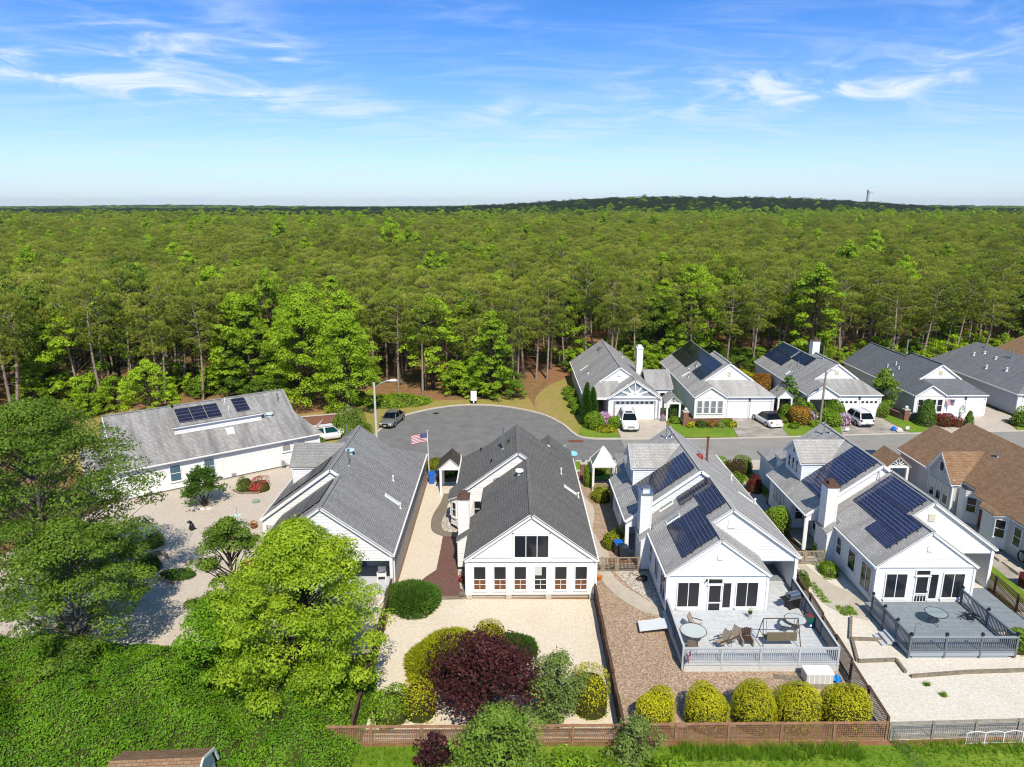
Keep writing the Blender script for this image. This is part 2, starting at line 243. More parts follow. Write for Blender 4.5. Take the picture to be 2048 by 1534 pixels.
# ------------------------------------------------------------------ mesh helpers
class MB:
    def __init__(s): s.v = []; s.f = []; s.uv = []; s.mi = []; s.cut = []
    def mark(s): s.cut.append((len(s.v), len(s.f), len(s.uv)))
    def pieces(s):
        c = s.cut+[(len(s.v), len(s.f), len(s.uv))]; out = []
        for (v0, f0, u0), (v1, f1, u1) in zip(c[:-1], c[1:]):
            if f1 == f0: continue
            m = MB(); m.v = s.v[v0:v1]; m.f = [tuple(i-v0 for i in f) for f in s.f[f0:f1]]; m.uv = s.uv[u0:u1]; m.mi = s.mi[f0:f1]; out.append(m)
        return out
    def poly(s, pts, mi=0, uv=None):
        b = len(s.v); s.v += [tuple(p) for p in pts]; n = len(pts); s.f.append(tuple(range(b, b+n))); s.mi.append(mi)
        if uv is None:
            P = [Vector(p) for p in pts]; nn = Vector((0, 0, 0))
            for i in range(n): nn += (P[i]-P[0]).cross(P[(i+1) % n]-P[0])
            nn = nn.normalized() if nn.length > 1e-12 else Vector((0, 0, 1))
            if abs(nn.z) > .97: uv = [(p.x, p.y) for p in P]
            else:
                h = Vector((0, 0, 1)).cross(nn).normalized(); w = nn.cross(h); uv = [(p.dot(h), p.dot(w)) for p in P]
        s.uv += uv
    def box(s, x0, x1, y0, y1, z0, z1, mi=0):
        s.mark()
        a = [(x0, y0, z0), (x1, y0, z0), (x1, y1, z0), (x0, y1, z0), (x0, y0, z1), (x1, y0, z1), (x1, y1, z1), (x0, y1, z1)]
        for q in ((0, 3, 2, 1), (4, 5, 6, 7), (0, 1, 5, 4), (1, 2, 6, 5), (2, 3, 7, 6), (3, 0, 4, 7)): s.poly([a[i] for i in q], mi)
    def prism(s, pts, h, mi=0, top=None):       # polygon extruded straight down by h
        P = [Vector(p) for p in pts]; n = len(P); nz = sum((P[i].x*P[(i+1) % n].y-P[(i+1) % n].x*P[i].y) for i in range(n))
        if nz < 0: P = P[::-1]
        Q = [p-Vector((0, 0, h)) for p in P]
        s.poly(P, mi if top is None else top); s.poly(Q[::-1], mi)
        for i in range(n): s.poly([P[i], Q[i], Q[(i+1) % n], P[(i+1) % n]], mi)
    def beam(s, a, b, w, h=None, mi=0):         # square bar between two points
        s.mark(); a = Vector(a); b = Vector(b); d = (b-a).normalized(); h = h or w
        u = d.cross(Vector((0, 0, 1)));
        if u.length < 1e-4: u = Vector((1, 0, 0))
        u.normalize(); w_ = u.cross(d).normalized()
        c = [(-.5, -.5), (.5, -.5), (.5, .5), (-.5, .5)]
        A = [a+u*(x*w)+w_*(y*h) for x, y in c]; B = [b+u*(x*w)+w_*(y*h) for x, y in c]
        s.poly(A[::-1], mi); s.poly(B, mi)
        for i in range(4): s.poly([A[i], A[(i+1) % 4], B[(i+1) % 4], B[i]], mi)
    def tube(s, pts, r, n=8, mi=0, cap=True):
        s.mark()
        P = [Vector(p) for p in pts]; rs = r if isinstance(r, (list, tuple)) else [r]*len(P); rings = []; u = None
        for i, p in enumerate(P):
            d = (P[min(i+1, len(P)-1)]-P[max(i-1, 0)]).normalized()
            if u is None: u = d.cross(Vector((0, 0, 1)) if abs(d.z) < .9 else Vector((1, 0, 0)))
            u = (u-d*u.dot(d)).normalized(); w = d.cross(u)
            rings.append([p+(u*math.cos(2*math.pi*k/n)+w*math.sin(2*math.pi*k/n))*rs[i] for k in range(n)])
        b = len(s.v); s.v += [tuple(q) for g in rings for q in g]
        for i in range(len(P)-1):
            for k in range(n):
                s.f.append((b+i*n+k, b+i*n+(k+1) % n, b+(i+1)*n+(k+1) % n, b+(i+1)*n+k)); s.mi.append(mi); s.uv += [(k/n, i), ((k+1)/n, i), ((k+1)/n, i+1), (k/n, i+1)]
        if cap:
            s.poly(rings[0][::-1], mi); s.poly(rings[-1], mi)
    def lathe(s, c, prof, n=16, mi=0):
        s.mark()
        rings = [[(c[0]+r*math.cos(2*math.pi*k/n), c[1]+r*math.sin(2*math.pi*k/n), c[2]+z) for k in range(n)] for r, z in prof]
        b = len(s.v); s.v += [q for g in rings for q in g]
        for i in range(len(prof)-1):
            for k in range(n):
                s.f.append((b+i*n+k, b+i*n+(k+1) % n, b+(i+1)*n+(k+1) % n, b+(i+1)*n+k)); s.mi.append(mi); s.uv += [(k/n, i), ((k+1)/n, i), ((k+1)/n, i+1), (k/n, i+1)]
    def siding(s, pts, h=.2, lap=.024, mi=0):
        """lapped boards: the vertical polygon is cut into courses, each leaning out at its lower edge"""
        s.mark(); P = [Vector(p) for p in pts]; n = len(P); nn = Vector((0, 0, 0))
        for i in range(n): nn += (P[i]-P[0]).cross(P[(i+1) % n]-P[0])
        nn.normalize(); z0 = min(p.z for p in P); z1 = max(p.z for p in P); k = math.floor(z0/h)
        while k*h < z1-1e-6:
            lo, hi = k*h, (k+1)*h; k += 1; q = P
            for lim, sg in ((lo, 1), (hi, -1)):
                o = []
                for i in range(len(q)):
                    a, b = q[i], q[(i+1) % len(q)]; fa, fb = (a.z-lim)*sg, (b.z-lim)*sg
                    if fa >= 0: o.append(a)
                    if (fa > 0 and fb < 0) or (fa < 0 and fb > 0): o.append(a.lerp(b, fa/(fa-fb)))
                q = o
                if len(q) < 3: break
            if len(q) < 3: continue
            s.poly([p+nn*(lap*(hi-p.z)/h) for p in q], mi)
    def build(s, name, mats, parent=None, base=(0, 0, 0), smooth=False):
        me = bpy.data.meshes.new(name); b = base
        me.from_pydata([(x-b[0], y-b[1], z-b[2]) for x, y, z in s.v], [], s.f)
        uvl = me.uv_layers.new(name='UVMap'); uvl.data.foreach_set('uv', np.array(s.uv, dtype=np.float32).ravel())
        for m in (mats if isinstance(mats, (list, tuple)) else [mats]): me.materials.append(m)
        if any(s.mi): me.polygons.foreach_set('material_index', s.mi)
        if smooth: me.polygons.foreach_set('use_smooth', [True]*len(me.polygons))
        me.update(); return link(name, me, parent)
def link(name, me, parent=None):
    o = bpy.data.objects.new(name, me); C.objects.link(o)
    if parent: o.parent = parent
    return o
def tag(o, label, cat=None, group=None, kind=None):
    if label: o['label'] = label
    if cat: o['category'] = cat
    if group: o['group'] = group
    if kind: o['kind'] = kind
    return o
class Thing:
    """an Empty at the base of a thing; its parts are authored around the point `base`"""
    def __init__(s, name, label, cat, loc, rz=0, group=None, base=None):
        s.o = bpy.data.objects.new(name, None); C.objects.link(s.o); s.o.location = loc; s.o.rotation_euler = (0, 0, R(rz)); s.o.empty_display_size = .2
        tag(s.o, label, cat, group); s.b = base if base is not None else (0, 0, 0)
    SPLIT = {'wall', 'gable_wall', 'front_wall', 'trim', 'dormer_wall', 'dormer_trim', 'garage_frame', 'foundation', 'foundation_pier', 'ridge_cap', 'beam', 'leg', 'rail', 'panel_rail', 'post', 'porch_post', 'rim_joist', 'deck_step', 'porch_wall', 'wing_wall', 'bay_window', 'fireplace_bay', 'frame_leg', 'deck_floor', 'floor_bar', 'sunburst_trim'}
    def part(s, name, mb, mats, parent=None, smooth=False):
        if name in s.SPLIT and len(mb.cut) > 1:
            for q in mb.pieces(): o = q.build(name, mats, parent or s.o, s.b, smooth)
            return o
        return mb.build(name, mats, parent or s.o, s.b, smooth)
def copy_tree(o, parent=None):
    c = o.copy(); C.objects.link(c); c.parent = parent
    for ch in list(o.children): copy_tree(ch, c)
    return c

# ------------------------------------------------------------------ ground, roads, yards
def sheet(name, pts, z, m, kind='structure', label=None, thick=0.):
    mb = MB()
    if thick: mb.prism([(x, y, z) for x, y in pts], thick)
    else:
        P = [(x, y, z) for x, y in pts]; a = sum(P[i][0]*P[(i+1) % len(P)][1]-P[(i+1) % len(P)][0]*P[i][1] for i in range(len(P)))
        mb.poly(P if a > 0 else P[::-1])
    o = mb.build(name, m); o['kind'] = kind
    if label: o['label'] = label
    return o
def smooth_curve(pts, n=8):
    P = [Vector((*p, 0)) for p in pts]; out = []
    for i in range(len(P)-1):
        p0, p1, p2, p3 = P[max(i-1, 0)], P[i], P[i+1], P[min(i+2, len(P)-1)]
        for k in range(n):
            t = k/n; q = .5*((2*p1)+(p2-p0)*t+(2*p0-5*p1+4*p2-p3)*t*t+(-p0+3*p1-3*p2+p3)*t**3); out.append((q.x, q.y))
    out.append(tuple(P[-1][:2])); return out
FLOOR = ground_mix('forest floor', (.25, .12, .06), (.15, .13, .035), (.36, .20, .11), .05, .9, .45, .62)
G0 = MB(); G0.poly([(-9000, -200, 0), (9000, -200, 0), (9000, 16000, 0), (-9000, 16000, 0)]); g = G0.build('ground', FLOOR); tag(g, 'brown leaf litter forest floor', kind='structure')
ASPH = mat('dark asphalt', (.20, .196, .19), .9, .2, var=.22, vscale=.7, bump=.25, bscale=60)
ASPO = mat('older tan asphalt', (.30, .285, .255), .9, .2, var=.15, vscale=.5, bump=.25, bscale=60)
arc = smooth_curve([(-17.5, 69.6), (-15.6, 72.6), (-14.9, 76.4), (-14.3, 79.7), (-13.3, 82.6), (-10.6, 85.6), (-7.3, 87.6), (-3.7, 88.1), (.1, 86.9), (3.8, 84.0), (6.0, 80.1), (7.0, 76.7), (7.7, 75.2), (9.2, 74.35), (12.3, 74.25)])
sheet('cul_de_sac_road', arc+[(12.3, 67.7), (-17.5, 67.7)], .008, ASPH)
sheet('road', [(12.3, 74.25), (25.5, 74.55), (46, 76.2), (140, 82), (140, 73), (50, 69.4), (26, 67.7), (12.3, 67.7)], .008, ASPO)
def strip(name, line, w, z0, z1, m, side=1):
    """a kerb: the line thickened to one side, as a step from z0 to z1"""
    mb = MB(); P = [Vector((*p, 0)) for p in line]; off = []
    for i in range(len(P)):
        d = (P[min(i+1, len(P)-1)]-P[max(i-1, 0)]).normalized(); off.append(P[i]+Vector((-d.y, d.x, 0))*w*side)
    for i in range(len(P)-1):
        a, b, c, d = P[i], P[i+1], off[i+1], off[i]
        mb.prism([(q.x, q.y, z1) for q in (a, b, c, d)], z1-z0)
    o = mb.build(name, m); o['kind'] = 'structure'; return o
strip('kerb', arc, .32, -.05, .12, KERB, 1)
strip('kerb', smooth_curve([(12.3, 74.25), (25.5, 74.55), (46, 76.2), (80, 78.3)], 6), .3, -.05, .06, KERB, 1)
strip('kerb', smooth_curve([(6.4, 67.7), (12.3, 67.7), (26, 67.7), (50, 69.4), (80, 71.2)], 6), .3, -.05, .06, KERB, -1)
LAWN = ground_mix('mown lawn', (.15, .26, .022), (.24, .32, .035), (.11, .20, .015), .25, 2.2)
DRY = ground_mix('dry patchy grass', (.34, .28, .075), (.44, .27, .12), (.20, .25, .04), .16, 1.3, .4, .6)
G_CREAM = gravel('cream marble gravel', [(.72, .63, .50), (.67, .575, .45), (.76, .68, .56)], 16, (.62, .50, .36))
G_WHITE = gravel('white marble gravel', [(.72, .67, .58), (.66, .60, .51), (.76, .715, .63)], 14, (.60, .54, .42))
G_TAN = gravel('tan pea gravel', [(.38, .25, .165), (.50, .36, .26), (.27, .18, .125), (.56, .45, .35), (.33, .235, .17)], 17, (.37, .28, .17), stone=.8)
G_GREY = gravel('grey river stones', [(.46, .40, .33), (.60, .54, .47), (.34, .29, .25), (.66, .62, .56), (.42, .34, .28)], 9, (.42, .35, .28), stone=1.)
G_PINK = gravel('pale pinkish gravel', [(.58, .505, .42), (.53, .455, .375), (.63, .555, .47)], 15, (.45, .38, .31))
SOIL = ground_mix('dark mulch', (.07, .045, .03), (.10, .065, .045), (.05, .04, .025), .4, 3.)
CC = MATS['concrete']
# yards and lawns
sheet('gravel_yard', [(-7.45, 28.9), (5.35, 28.9), (5.5, 41.6), (-2.9, 41.75), (-2.9, 62), (-7.6, 62), (-7.6, 42)], .012, G_CREAM, label='cream gravel yard of the dark roofed house')
sheet('gravel_yard', [(5.35, 28.9), (18.0, 28.9), (18.7, 36), (18.9, 44.8), (5.6, 46.8)], .012, G_TAN, label='tan pea gravel yard below the white deck')
sheet('gravel_side_yard', [(5.6, 46.8), (9.8, 46.8), (9.8, 62), (5.6, 62.4)], .012, G_TAN, label='tan gravel strip beside the dark roofed house')
sheet('river_stone_bed', [(7.35, 45.2), (8.1, 43.2), (9.4, 41.0), (9.85, 40.6), (9.85, 46.4), (7.4, 46.4)], .018, G_GREY, label='bed of grey river stones by the coiled hose')
sheet('gravel_yard', [(18.0, 28.9), (40, 29.8), (40, 40), (32, 40), (32, 52), (18.9, 52), (18.7, 36)], .012, G_WHITE, label='white gravel yard around the grey deck')
sheet('gravel_yard', [(-40, 40), (-30, 36), (-14, 34.5), (-7.7, 36), (-7.6, 44), (-17.5, 46), (-18, 62), (-22, 66.5), (-34, 58)], .012, G_PINK, label='pale pinkish gravel yard of the long angled house')
sheet('lawn', [(-60, -20), (60, -20), (60, 28.6), (-60, 28.6)], .006, LAWN, label='green lawn behind the rear lattice fence')
sheet('lawn', [(32.4, 36), (40, 36), (40, 60), (32.4, 60)], .010, LAWN, label='grass strip beside the brown roofed house')
sheet('dry_verge', smooth_curve([(7.2, 76.8), (6.2, 80.3), (4.0, 84.2), (3.3, 88), (4.0, 94), (6.5, 100), (9.5, 104)], 4)+[(9.8, 104), (9.3, 84), (8.9, 80), (7.8, 76)], .006, DRY, label='dry grass verge beside the far white house')
sheet('dry_verge', [(-16, 71), (-15.2, 78), (-13.6, 83), (-10.5, 86.1), (-4, 88.6), (0, 87.4), (3.6, 84.8), (2.6, 92), (-6, 91), (-14, 90), (-26, 84), (-24, 76)], .005, DRY, label='dry grass verge round the cul-de-sac')
sheet('dry_verge', [(-50, 66), (-36, 63), (-34, 70), (-28, 80), (-38, 92), (-52, 84)], .005, DRY, label='dry grass clearing behind the long angled house')
lawn2 = smooth_curve([(7.9, 76.6), (8.4, 75.2), (9.4, 74.75), (12.2, 74.65)], 5)
sheet('lawn', lawn2+[(12.5, 80.2), (9.4, 82), (8.6, 80)], .05, LAWN, label='curved front lawn at the cul-de-sac')
sheet('lawn', [(18.2, 74.8), (25.3, 74.95), (26.4, 80), (26.2, 82), (19.0, 82)], .05, LAWN, label='front lawn with the low brick wall')
sheet('lawn', [(31.2, 75.3), (37.5, 75.9), (40.2, 81.6), (36, 83), (32, 83)], .05, LAWN, label='front lawn with the round shrubs')
sheet('lawn', [(45.5, 76.6), (48, 76.75), (52.2, 82.6), (45, 86)], .05, LAWN, label='front lawn beside the slate roofed house')
sheet('lawn', [(58.2, 77.3), (90, 79.5), (90, 83), (61.5, 83)], .05, LAWN, label='front lawn at the far end of the street')
sheet('lawn', [(6.4, 62.6), (12, 62.6), (12, 67.3), (6.4, 67.3)], .03, LAWN, label='front lawn by the brick pier')
sheet('lawn', [(19.3, 58.5), (24, 58.5), (24, 67.3), (19.3, 67.3)], .03, LAWN, label='front lawn by the round hedge')
sheet('side_lawn', [(19.0, 84), (22.0, 84), (22.0, 112), (19, 112)], .01, LAWN, label='grass passage between two far houses')
for k, q in enumerate(([(32.3, 84), (35.8, 84), (35.8, 112), (32.3, 112)], [(45.5, 86), (48.7, 86), (48.7, 112), (45.5, 112)], [(58.4, 84), (61.6, 84), (61.6, 112), (58.4, 112)])):
    sheet('side_ground', q, .01, SOIL if k == 0 else DRY)
# drives and paths
sheet('driveway', [(12.35, 74.5), (18.1, 74.6), (18.7, 82.1), (12.6, 82.1)], .056, CC, label='concrete driveway under the white sport utility')
sheet('driveway', [(25.4, 74.9), (31.2, 75.2), (32.0, 82.4), (26.6, 82.4)], .056, CONCD, label='stained concrete driveway under the convertible')
sheet('driveway', [(37.5, 75.9), (45.4, 76.5), (45.0, 83.1), (40.0, 83.1)], .056, CONCD, label='grey driveway with the parked hatchback')
sheet('driveway', [(47.9, 76.7), (58.1, 77.2), (59.8, 83.3), (52.2, 83.0)], .056, CC, label='empty pale concrete driveway')
sheet('driveway', [(61.8, 77.6), (70, 78), (72, 83.2), (64, 83.2)], .056, CC, label='pale concrete driveway at the picture edge')
sheet('front_walk', [(58.0, 83.0), (60.3, 80.8), (61.4, 82), (60.9, 90), (59.2, 90)], .06, CC)
sheet('driveway', [(9.9, 61.6), (17.5, 61.6), (17.5, 67.6), (9.9, 67.6)], .036, CC)
sheet('driveway', [(23.6, 62), (31, 62), (31, 67.6), (23.6, 67.6)], .036, CC)
sheet('driveway', [(-2, 60.8), (6.2, 60.8), (6.4, 67.6), (-3, 67.6)], .036, CC)
sheet('driveway', [(-17, 62), (-9, 62), (-9, 67.6), (-17, 67.6)], .036, CC)
sheet('driveway', [(36.5, 63), (45, 63), (45, 68.8), (36.5, 68.4)], .036, CC)
sheet('front_walk', [(18.9, 61), (19.8, 56.4), (21.6, 55.2), (22.7, 56.6), (22.4, 61.2), (21, 63.2)], .05, CC)
sheet('garden_path', smooth_curve([(6.3, 61.2), (6.6, 58.6), (7.15, 56.3), (7.0, 54.0), (6.65, 52.0), (6.9, 49.8), (7.35, 48.0), (7.1, 46.2), (7.35, 44.2), (8.2, 42.6), (9.75, 40.5)], 6)
      + smooth_curve([(9.6, 39.7), (8.6, 40.0), (7.3, 41.6), (6.45, 43.7), (6.1, 45.8), (6.25, 47.6), (5.95, 49.6), (5.75, 51.8), (6.0, 54.4), (6.1, 56.4), (5.8, 58.4), (5.7, 61.2)], 6), .03, CC, label='curving concrete path through a gate to the screened porch')
sheet('garden_path', smooth_curve([(20.5, 47.2), (20.62, 45.7), (20.6, 44.2), (20.2, 42.2), (20.4, 40.9), (20.95, 40.0), (21.7, 39.4), (22.7, 38.95)], 6) + [(22.95, 39.1), (22.95, 40.4)] + smooth_curve([(22.9, 42.4), (22.3, 43.0), (21.85, 43.7), (21.5, 44.8), (21.25, 46.1), (21.2, 47.2)], 5), .03, CC, label='broad curving concrete path beside the grey deck')
sheet('brick_patio', [(-5.18, 50.75), (-5.15, 48.5), (-5.17, 45.5), (-5.85, 44.45), (-6.3, 43.4), (-5.6, 41.9), (-2.9, 41.8), (-3.6, 44.9), (-3.8, 48.3), (-3.95, 50.7)], .03, PAVER, label='red brick paver walk beside the dark roofed house')
PEB = gravel('washed aggregate', [(.20, .17, .13), (.27, .235, .185), (.15, .125, .10)], 30, (.16, .14, .10), stone=.3)
sheet('aggregate_walk', smooth_curve([(-5.85, 59.2), (-5.97, 57.15), (-6.36, 54.65), (-6.31, 52.6), (-5.98, 51.45), (-5.2, 50.75)], 5)+[(-3.95, 50.7)]+smooth_curve([(-4.04, 51.4), (-4.8, 51.56), (-5.3, 52.05), (-5.5, 53.5), (-5.3, 55.4), (-5.25, 57.0), (-4.7, 58.2), (-4.5, 59.2)], 5), .03, PEB, label='brown aggregate walk curving to the covered gate')
sheet('side_gravel', [(-3.9, 51.35), (-4.05, 51.4), (-4.8, 51.56), (-5.3, 52.05), (-5.5, 53.5), (-5.3, 55.4), (-4.2, 55.4), (-4.0, 52)], .022, G_GREY)
sheet('side_gravel', [(-3.3, 42.9), (-2.85, 42.9), (-2.85, 45.3), (-3.58, 45.3)], .036, G_GREY)
sheet('gravel_yard', [(19.2, 47.4), (23.2, 47.4), (23.2, 58), (19.2, 58)], .014, SOIL)
sheet('side_yard', [(32.5, 40), (38, 40), (38, 62), (32.5, 62)], .014, CONCD, label='side yard walk beside the brown roofed house')
sheet('grass_strip', [(33.2, 41.0), (34.3, 41.0), (34.8, 52), (33.4, 52)], .022, LAWN)
# ------------------------------------------------------------------ house building helpers
PI_ = .735
def obox(mb, c, u, n, hu, hn, hz, mi=0):
    c = Vector(c); u = Vector(u).normalized(); n = Vector(n).normalized(); w = n.cross(u) if abs(n.z) < .9 else Vector((0, 0, 1))
    if w.z < 0: w = -w
    a = [c+u*(x*hu)+n*(y*hn)+w*(z*hz) for z in (-1, 1) for x, y in ((-1, -1), (1, -1), (1, 1), (-1, 1))]
    fl = u.cross(n).dot(w) < 0
    for q in ((0, 3, 2, 1), (4, 5, 6, 7), (0, 1, 5, 4), (1, 2, 6, 5), (2, 3, 7, 6), (3, 0, 4, 7)):
        mb.poly([a[i] for i in (q[::-1] if fl else q)], mi)
def window(th, c, u, n, w, h, cols=1, rows=2, fw=.06, glass=None, trim=None, name='window', dx=.0, split=None):
    c = Vector(c); u = Vector(u).normalized(); n = Vector(n).normalized(); up = Vector((0, 0, 1)); glass = glass or GLASS; trim = trim or TRIM
    mb = MB(); d = c+n*.045
    for sgn in (-1, 1):
        obox(mb, d+u*(sgn*(w/2+fw/2)), u, n, fw/2, .04, h/2+fw); obox(mb, d+up*(sgn*(h/2+fw/2)), u, n, w/2, .04, fw/2)
    obox(mb, c+n*.075-up*(h/2+fw+.03), u, n, w/2+fw+.04, .06, .025)
    for k in range(1, cols): obox(mb, c+n*.062+u*(-w/2+w*k/cols), u, n, .022, .018, h/2)
    rr = [k/rows for k in range(1, rows)] if split is None else split
    for k in rr: obox(mb, c+n*.060+up*(-h/2+h*k), u, n, w/2, .018, .022)
    f = th.part(name, mb, trim)
    xs = [k/cols for k in range(cols+1)]; ys = [0]+list(rr)+[1]
    for i in range(cols):
        for j in range(len(ys)-1):
            pb = MB(); obox(pb, c+n*.045+u*(w*((xs[i]+xs[i+1])/2-.5))+up*(h*((ys[j]+ys[j+1])/2-.5)), u, n, w*(xs[i+1]-xs[i])/2-.004, .006, h*(ys[j+1]-ys[j])/2-.004)
            gm = glass[j] if isinstance(glass, (list, tuple)) else glass
            th.part('pane', pb, gm, f)
    return f
def roof(th, polys, m, name='roof', trim=None, parent=None, th1=.06, th2=.17):
    mb = MB()
    for P in polys:
        P = [Vector(p) for p in P]; mb.prism(P, th1, 0); c = sum(P, Vector())/len(P)
        Q = []
        for p in P:
            d = c-p; d.z = 0; l = d.length; q = p+(c-p)*(.05/max(l, .1)); q.z -= th1*.98; Q.append(q)
        if th2: mb.prism(Q, th2, 1)
    return th.part(name, mb, [m, trim or TRIM], parent)
def pipe(th, x, y, z, h, r=.06, m=None, cap=True, name='vent_pipe'):
    mb = MB(); mb.tube([(x, y, z-.15), (x, y, z+h)], r, 10)
    if cap: mb.tube([(x, y, z+h), (x, y, z+h+.12)], r*1.6, 10)
    mb.lathe((x, y, z-.1), [(r*2.4, -.05), (r*2.0, .08), (r, .16)], 10)
    return th.part(name, mb, m or METAL)
def skylight(th, x0, x1, y0, y1, zf, glass, name='skylight'):
    mb = MB(); hgt = .1
    A = [(x0, y0), (x1, y0), (x1, y1), (x0, y1)]
    mb.prism([(x, y, zf(x)+hgt) for x, y in A], hgt+.05); f = th.part(name, mb, TRIM)
    g_ = MB(); k = .06; A = [(x0+k, y0+k), (x1-k, y0+k), (x1-k, y1-k), (x0+k, y1-k)]
    g_.prism([(x, y, zf(x)+hgt+.02) for x, y in A], .018); th.part('pane', g_, glass, f)
def solar(th, x0, x1, ya, yb, n, zf, pm, land=False):
    """a column of n panels lying on the slope z = zf(x)"""
    w = (yb-ya)/n
    for k in range(n):
        a, b = ya+k*w+.012, ya+(k+1)*w-.012; lift = .13
        P = [(x0, a, zf(x0)+lift), (x1, a, zf(x1)+lift), (x1, b, zf(x1)+lift), (x0, b, zf(x0)+lift)]
        mb = MB(); mb.prism(P, .04, 1); mb.mi[0] = 0
        mb.uv[0:4] = [(0, 0), (1, 0), (1, 1), (0, 1)] if zf(x1) > zf(x0) or True else None
        th.part('solar_panel', mb, [pm, FRAMEM])
    mb = MB()
    for t in (.25, .75):
        xx = x0+(x1-x0)*t; mb.box(xx-.02, xx+.02, ya-.1, yb+.1, zf(xx)+.0, zf(xx)+.085)
    th.part('panel_rail', mb, METAL)
FRAMEM = mat('panel frame', (.03, .03, .034), .4, .4)
PN_C = panelmat('violet black solar cells', (.009, .009, .024), (.20, .20, .23), 6, 10, .045)
PN_D = panelmat('navy solar cells', (.006, .011, .052), (.26, .28, .36), 6, 10, .04)
PN_DL = panelmat('navy solar cells wide', (.006, .011, .052), (.26, .28, .36), 6, 10, .04)
PN_B = panelmat('plain black solar cells', (.010, .011, .013), (.018, .019, .022), 6, 10, .03)
PN_3 = panelmat('blue solar cells', (.007, .018, .055), (.03, .05, .10), 6, 10, .03)
PN_A = panelmat('matt black solar cells', (.03, .031, .035), (.05, .05, .055), 2, 3, .04, .35)
def chimney(th, x0, x1, y0, y1, z0, z1, sid, capm, name='chimney'):
    mb = MB()
    mb.siding([(x0, y0, z0), (x1, y0, z0), (x1, y0, z1), (x0, y0, z1)]); mb.siding([(x0, y1, z0), (x0, y0, z0), (x0, y0, z1), (x0, y1, z1)])
    mb.siding([(x1, y0, z0), (x1, y1, z0), (x1, y1, z1), (x1, y0, z1)]); mb.siding([(x1, y1, z0), (x0, y1, z0), (x0, y1, z1), (x1, y1, z1)])
    for a, b in ((x0, y0), (x1, y0), (x0, y1), (x1, y1)): mb.box(a-.045, a+.045, b-.045, b+.045, z0, z1)
    c = th.part(name, mb, sid)
    m2 = MB(); m2.box(x0-.1, x1+.1, y0-.1, y1+.1, z1, z1+.12); xm, ym = (x0+x1)/2, (y0+y1)/2
    m2.box(xm-.24, xm+.24, ym-.24, ym+.24, z1+.12, z1+.36)
    for k in range(4): m2.box(xm-.26, xm+.26, ym-.25+k*.14, ym-.18+k*.14, z1+.36, z1+.41)
    th.part('chimney_cap', m2, capm, c)
def corner(mb, x, y, z0, z1, w=.07): mb.box(x-w, x+w, y-w, y+w, z0, z1)
def gable_vent(th, x, y, z, n=(0, -1, 0), w=.32, h=.4, m=None):
    mb = MB(); u = Vector((0, 0, 1)).cross(Vector(n)); obox(mb, Vector((x, y, z))+Vector(n)*.03, u, n, w/2, .03, h/2)
    for k in range(5): obox(mb, Vector((x, y, z-h/2+.05+k*(h-.1)/4))+Vector(n)*.065, u, n, w/2-.03, .012, .012)
    th.part('gable_vent', mb, m or TRIM)
def downspout(th, x, y, z0, z1, name='downspout'):
    mb = MB(); mb.box(x-.04, x+.04, y-.03, y+.03, z0, z1); th.part(name, mb, TRIM)
def gutter(th, a, b, name='gutter'):
    mb = MB(); mb.beam(a, b, .11, .1); th.part(name, mb, TRIM)
def screen_door(th, x, y, z0, w, h, style=0):
    mb = MB(); n = (0, -1, 0); u = (1, 0, 0); c = Vector((x, y-.05, z0+h/2)); bw = .075
    for s in (-1, 1): obox(mb, c+Vector((s*(w/2-bw/2), 0, 0)), u, n, bw/2, .025, h/2)
    for zz in (-h/2+.1, h/2-bw/2, -.25): obox(mb, c+Vector((0, 0, zz)), u, n, w/2-bw, .025, bw/2 if zz != -h/2+.1 else .1)
    if style:
        for s in (-.16, 0, .16): obox(mb, c+Vector((s*w*1.4, 0, -h*.3)), u, n, .018, .02, h*.17)
        obox(mb, c+Vector((0, 0, -.36)), u, n, w/2-bw, .02, .02)
    d = th.part('screen_door', mb, TRIM)
    p = MB(); obox(p, c+Vector((0, .012, 0)), u, n, w/2-bw, .006, h/2-.05); th.part('screen', p, SCREEN, d)
    hb = MB(); obox(hb, c+Vector((w/2-.06, -.05, -.08)), u, n, .015, .03, .06); th.part('door_handle', hb, METAL, d)

